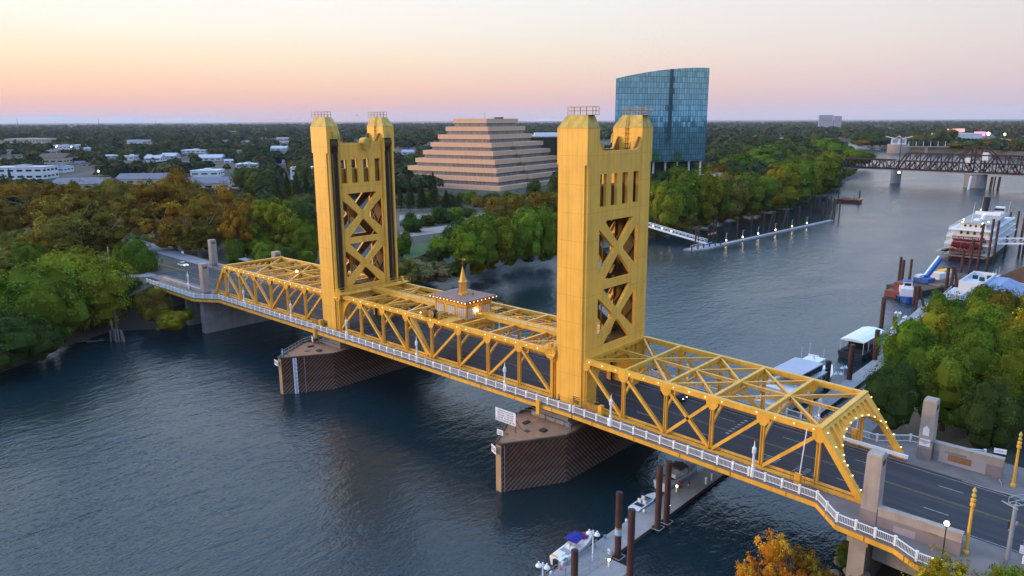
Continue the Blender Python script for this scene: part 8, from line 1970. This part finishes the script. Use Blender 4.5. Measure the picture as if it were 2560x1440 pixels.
for i, (x, y) in enumerate(((93.6, -11.3), (95.9, -11.4), (96.2, 9.8))):
    T = thing('bicycle', 'parked bicycle %s' % ('behind the foreground parapet wall', 'beside the foreground gold column', 'by the gold column at the right edge')[i], 'bicycle', (x, y, 9.62), R(25 + 50 * i))
    for q in (-.5, .5):
        b = MB()
        for k in range(14): a0, a1 = 6.283 * k / 14, 6.283 * (k + 1) / 14; b.tube((q + .33 * math.cos(a0), 0, .35 + .33 * math.sin(a0)), (q + .33 * math.cos(a1), 0, .35 + .33 * math.sin(a1)), .025, n=4)
        b.build('wheel', M['black'], T)
    b = MB()
    for p, q in (((-.5, 0, .35), (-.15, 0, .4)), ((-.5, 0, .35), (-.2, 0, .85)), ((-.15, 0, .4), (-.2, 0, .9)), ((-.2, 0, .8), (.35, 0, .85)), ((-.15, 0, .4), (.35, 0, .8)), ((.5, 0, .35), (.35, 0, 1.0))): b.tube(p, q, .022, n=5)
    b.build('frame', M['blue_cloth'], T); b = MB(); b.box(-.32, -.1, -.06, .06, .9, .95); b.build('saddle', M['black'], T); b = MB(); b.beam((.35, -.28, 1.0), (.35, .28, 1.0), .03, .03); b.build('handlebar', M['dark_metal'], T)
board('plaza_sign', 'small blue and white information panel behind the far parapet wall end', (95.2, 13.6, 13.2), (.92, .2, 0), 1.5, .7, [('RIVERFRONT', (0, 0), .18)], mt='sign_white', legs=3)
T = thing('storm_grate', 'concrete corner ramp with a dark grate at the right kerb', 'grate', (96.9, 8.4, 9.55)); b = MB(); b.box(-.7, .9, -.7, .7, 0, .12); b.build('slab', M['kerb'], T); b = MB(); b.box(-.5, .7, -.5, .5, .12, .15); b.build('grate', M['dark_metal'], T)
# cars on the roadway
def car(label, x, y, z, rz, paint):
    T = thing('car', label, 'car', (x, y, z), rz); b = MB(); prof = [(-2.2, .45), (-2.2, .85), (-1.9, 1.0), (1.1, .98), (2.1, .80), (2.25, .5), (2.2, .3), (-2.1, .3)]
    b.loft([[(px_, s * .88, pz) for px_, pz in prof] for s in (-1, 1)]); b.build('body', M[paint], T); b = MB(); b.loft([[(-1.7, s * w, .98), (-1.2, s * w * .86, 1.42), (.2, s * w * .86, 1.44), (1.0, s * w, .98)] for s, w in ((-1, .8), (1, .8))]); b.build('cabin', M['glass'], T)
    b = MB(); b.box(-1.15, .15, -.66, .66, 1.43, 1.47); b.build('roof', M[paint], T)
    for wx in (-1.35, 1.35):
        for s in (-1, 1): b = MB(); b.tube((wx, s * .72, .32), (wx, s * .9, .32), .32, n=12); b.build('wheel', M['black'], T)
    for s in (-1, 1): bulb(T, (2.2, s * .6, .68), .09, 'white_light', 'headlight'); bulb(T, (-2.2, s * .6, .75), .08, 'red_light', 'tail_lamp')
    return T
car('white car coming onto the far approach in the left distance', -142.5, 3.6, 10.72, 0, 'white')
car('dark car with headlights on the lane beyond the near tower', 47.5, 5.6, zdk(47.5) - .16, R(0), 'dark_cloth')
# left street corner: signals, lamp, sign
T = thing('traffic_signal', 'teal traffic signal mast with a green street sign at the left edge', 'traffic signal', (at(64, 565, 10.6).x, at(64, 565, 10.6).y, 10.6), math.atan2(VR.y, VR.x)); b = MB(); b.tube((0, 0, 0), (-1, 0, 11), .22, .14, 8); b.beam((-.4, 0, 6.5), (-11, 0, 7.6), .16, .18); b.beam((-1, 0, 11), (-7, 0, 11.8), .12, .12); b.build('mast', mat('teal_steel', (.05, .22, .24), .5), T)
b = MB(); b.box(-4.8, -2.6, -.06, .06, 5.6, 6.6); b.build('street_sign', M['sign_green'], T)
for x, z in ((-7.4, 6.8), (.5, 4.8)): b = MB(); b.box(x - .3, x + .3, -.2, .2, z - .8, z + .8); b.build('signal_head', M['black'], T); bulb(T, (x, -.3, z), .3, 'green_light', 'green_lamp')
p = at(445, 640, 10.9); T = thing('road_sign', 'small white road sign on the far pavement under the sycamores', 'sign', (-158, 10.5, 10.9), R(40)); b = MB(); b.tube((0, 0, 0), (0, 0, 2.4), .05, n=5); b.build('post', M['steel_grey'], T); b = MB(); b.box(-.4, .4, -.06, -.02, 1.6, 2.4); b.build('plate', M['sign_white'], T)
T = thing('steel_canopy', 'small dark bus shelter beside the pylon under the sycamores', 'shelter', (-124, 17, 10.9)); b = MB(); b.box(-3, 3, -1.4, 1.4, 2.5, 2.7); b.build('roof', M['steel_grey'], T); b = MB()
for x in (-2.8, 2.8):
    for y in (-1.2, 1.2): b.tube((x, y, 0), (x, y, 2.5), .07, n=6)
b.box(-2.8, 2.8, 1.1, 1.2, .3, 2.3); b.build('frame', M['dark_metal'], T)
T = thing('lamp_mast', 'tall dark lamp mast beside the bus shelter', 'lamp post', (-131, 18, 10.9)); b = MB(); b.tube((0, 0, 0), (0, 0, 8), .2, .14, 8); b.build('pole', M['dark_metal'], T); b = MB(); b.lathe([(.3, 8), (.4, 8.3), (.1, 8.6)], n=8); b.build('lantern', M['dark_metal'], T)
# towers of the city behind the camera, seen mirrored in the glass facade
for i, (u, v, w, h) in enumerate(((1698, 300, 34, 118), (1712, 280, 22, 190), (1728, 290, 26, 160))):
    n_ = Vector((pr.y - pl.y, -(pr.x - pl.x), 0)).normalized(); d = ray(u, v); hit = CAM + d * (D0 + 18); r_ = d - 2 * d.dot(n_) * n_; r_.z = 0; r_.normalize(); q = hit + r_ * 1300
    block('city_tower', '%s dark city tower behind the viewpoint, mirrored in the glass office tower' % ('left' if i == 0 else 'middle' if i == 1 else 'right'), (q.x, q.y, 5), w * 1.6, w * 1.6, h, math.atan2(r_.y, r_.x), 'glass', 'shingle', 'office tower', 3)
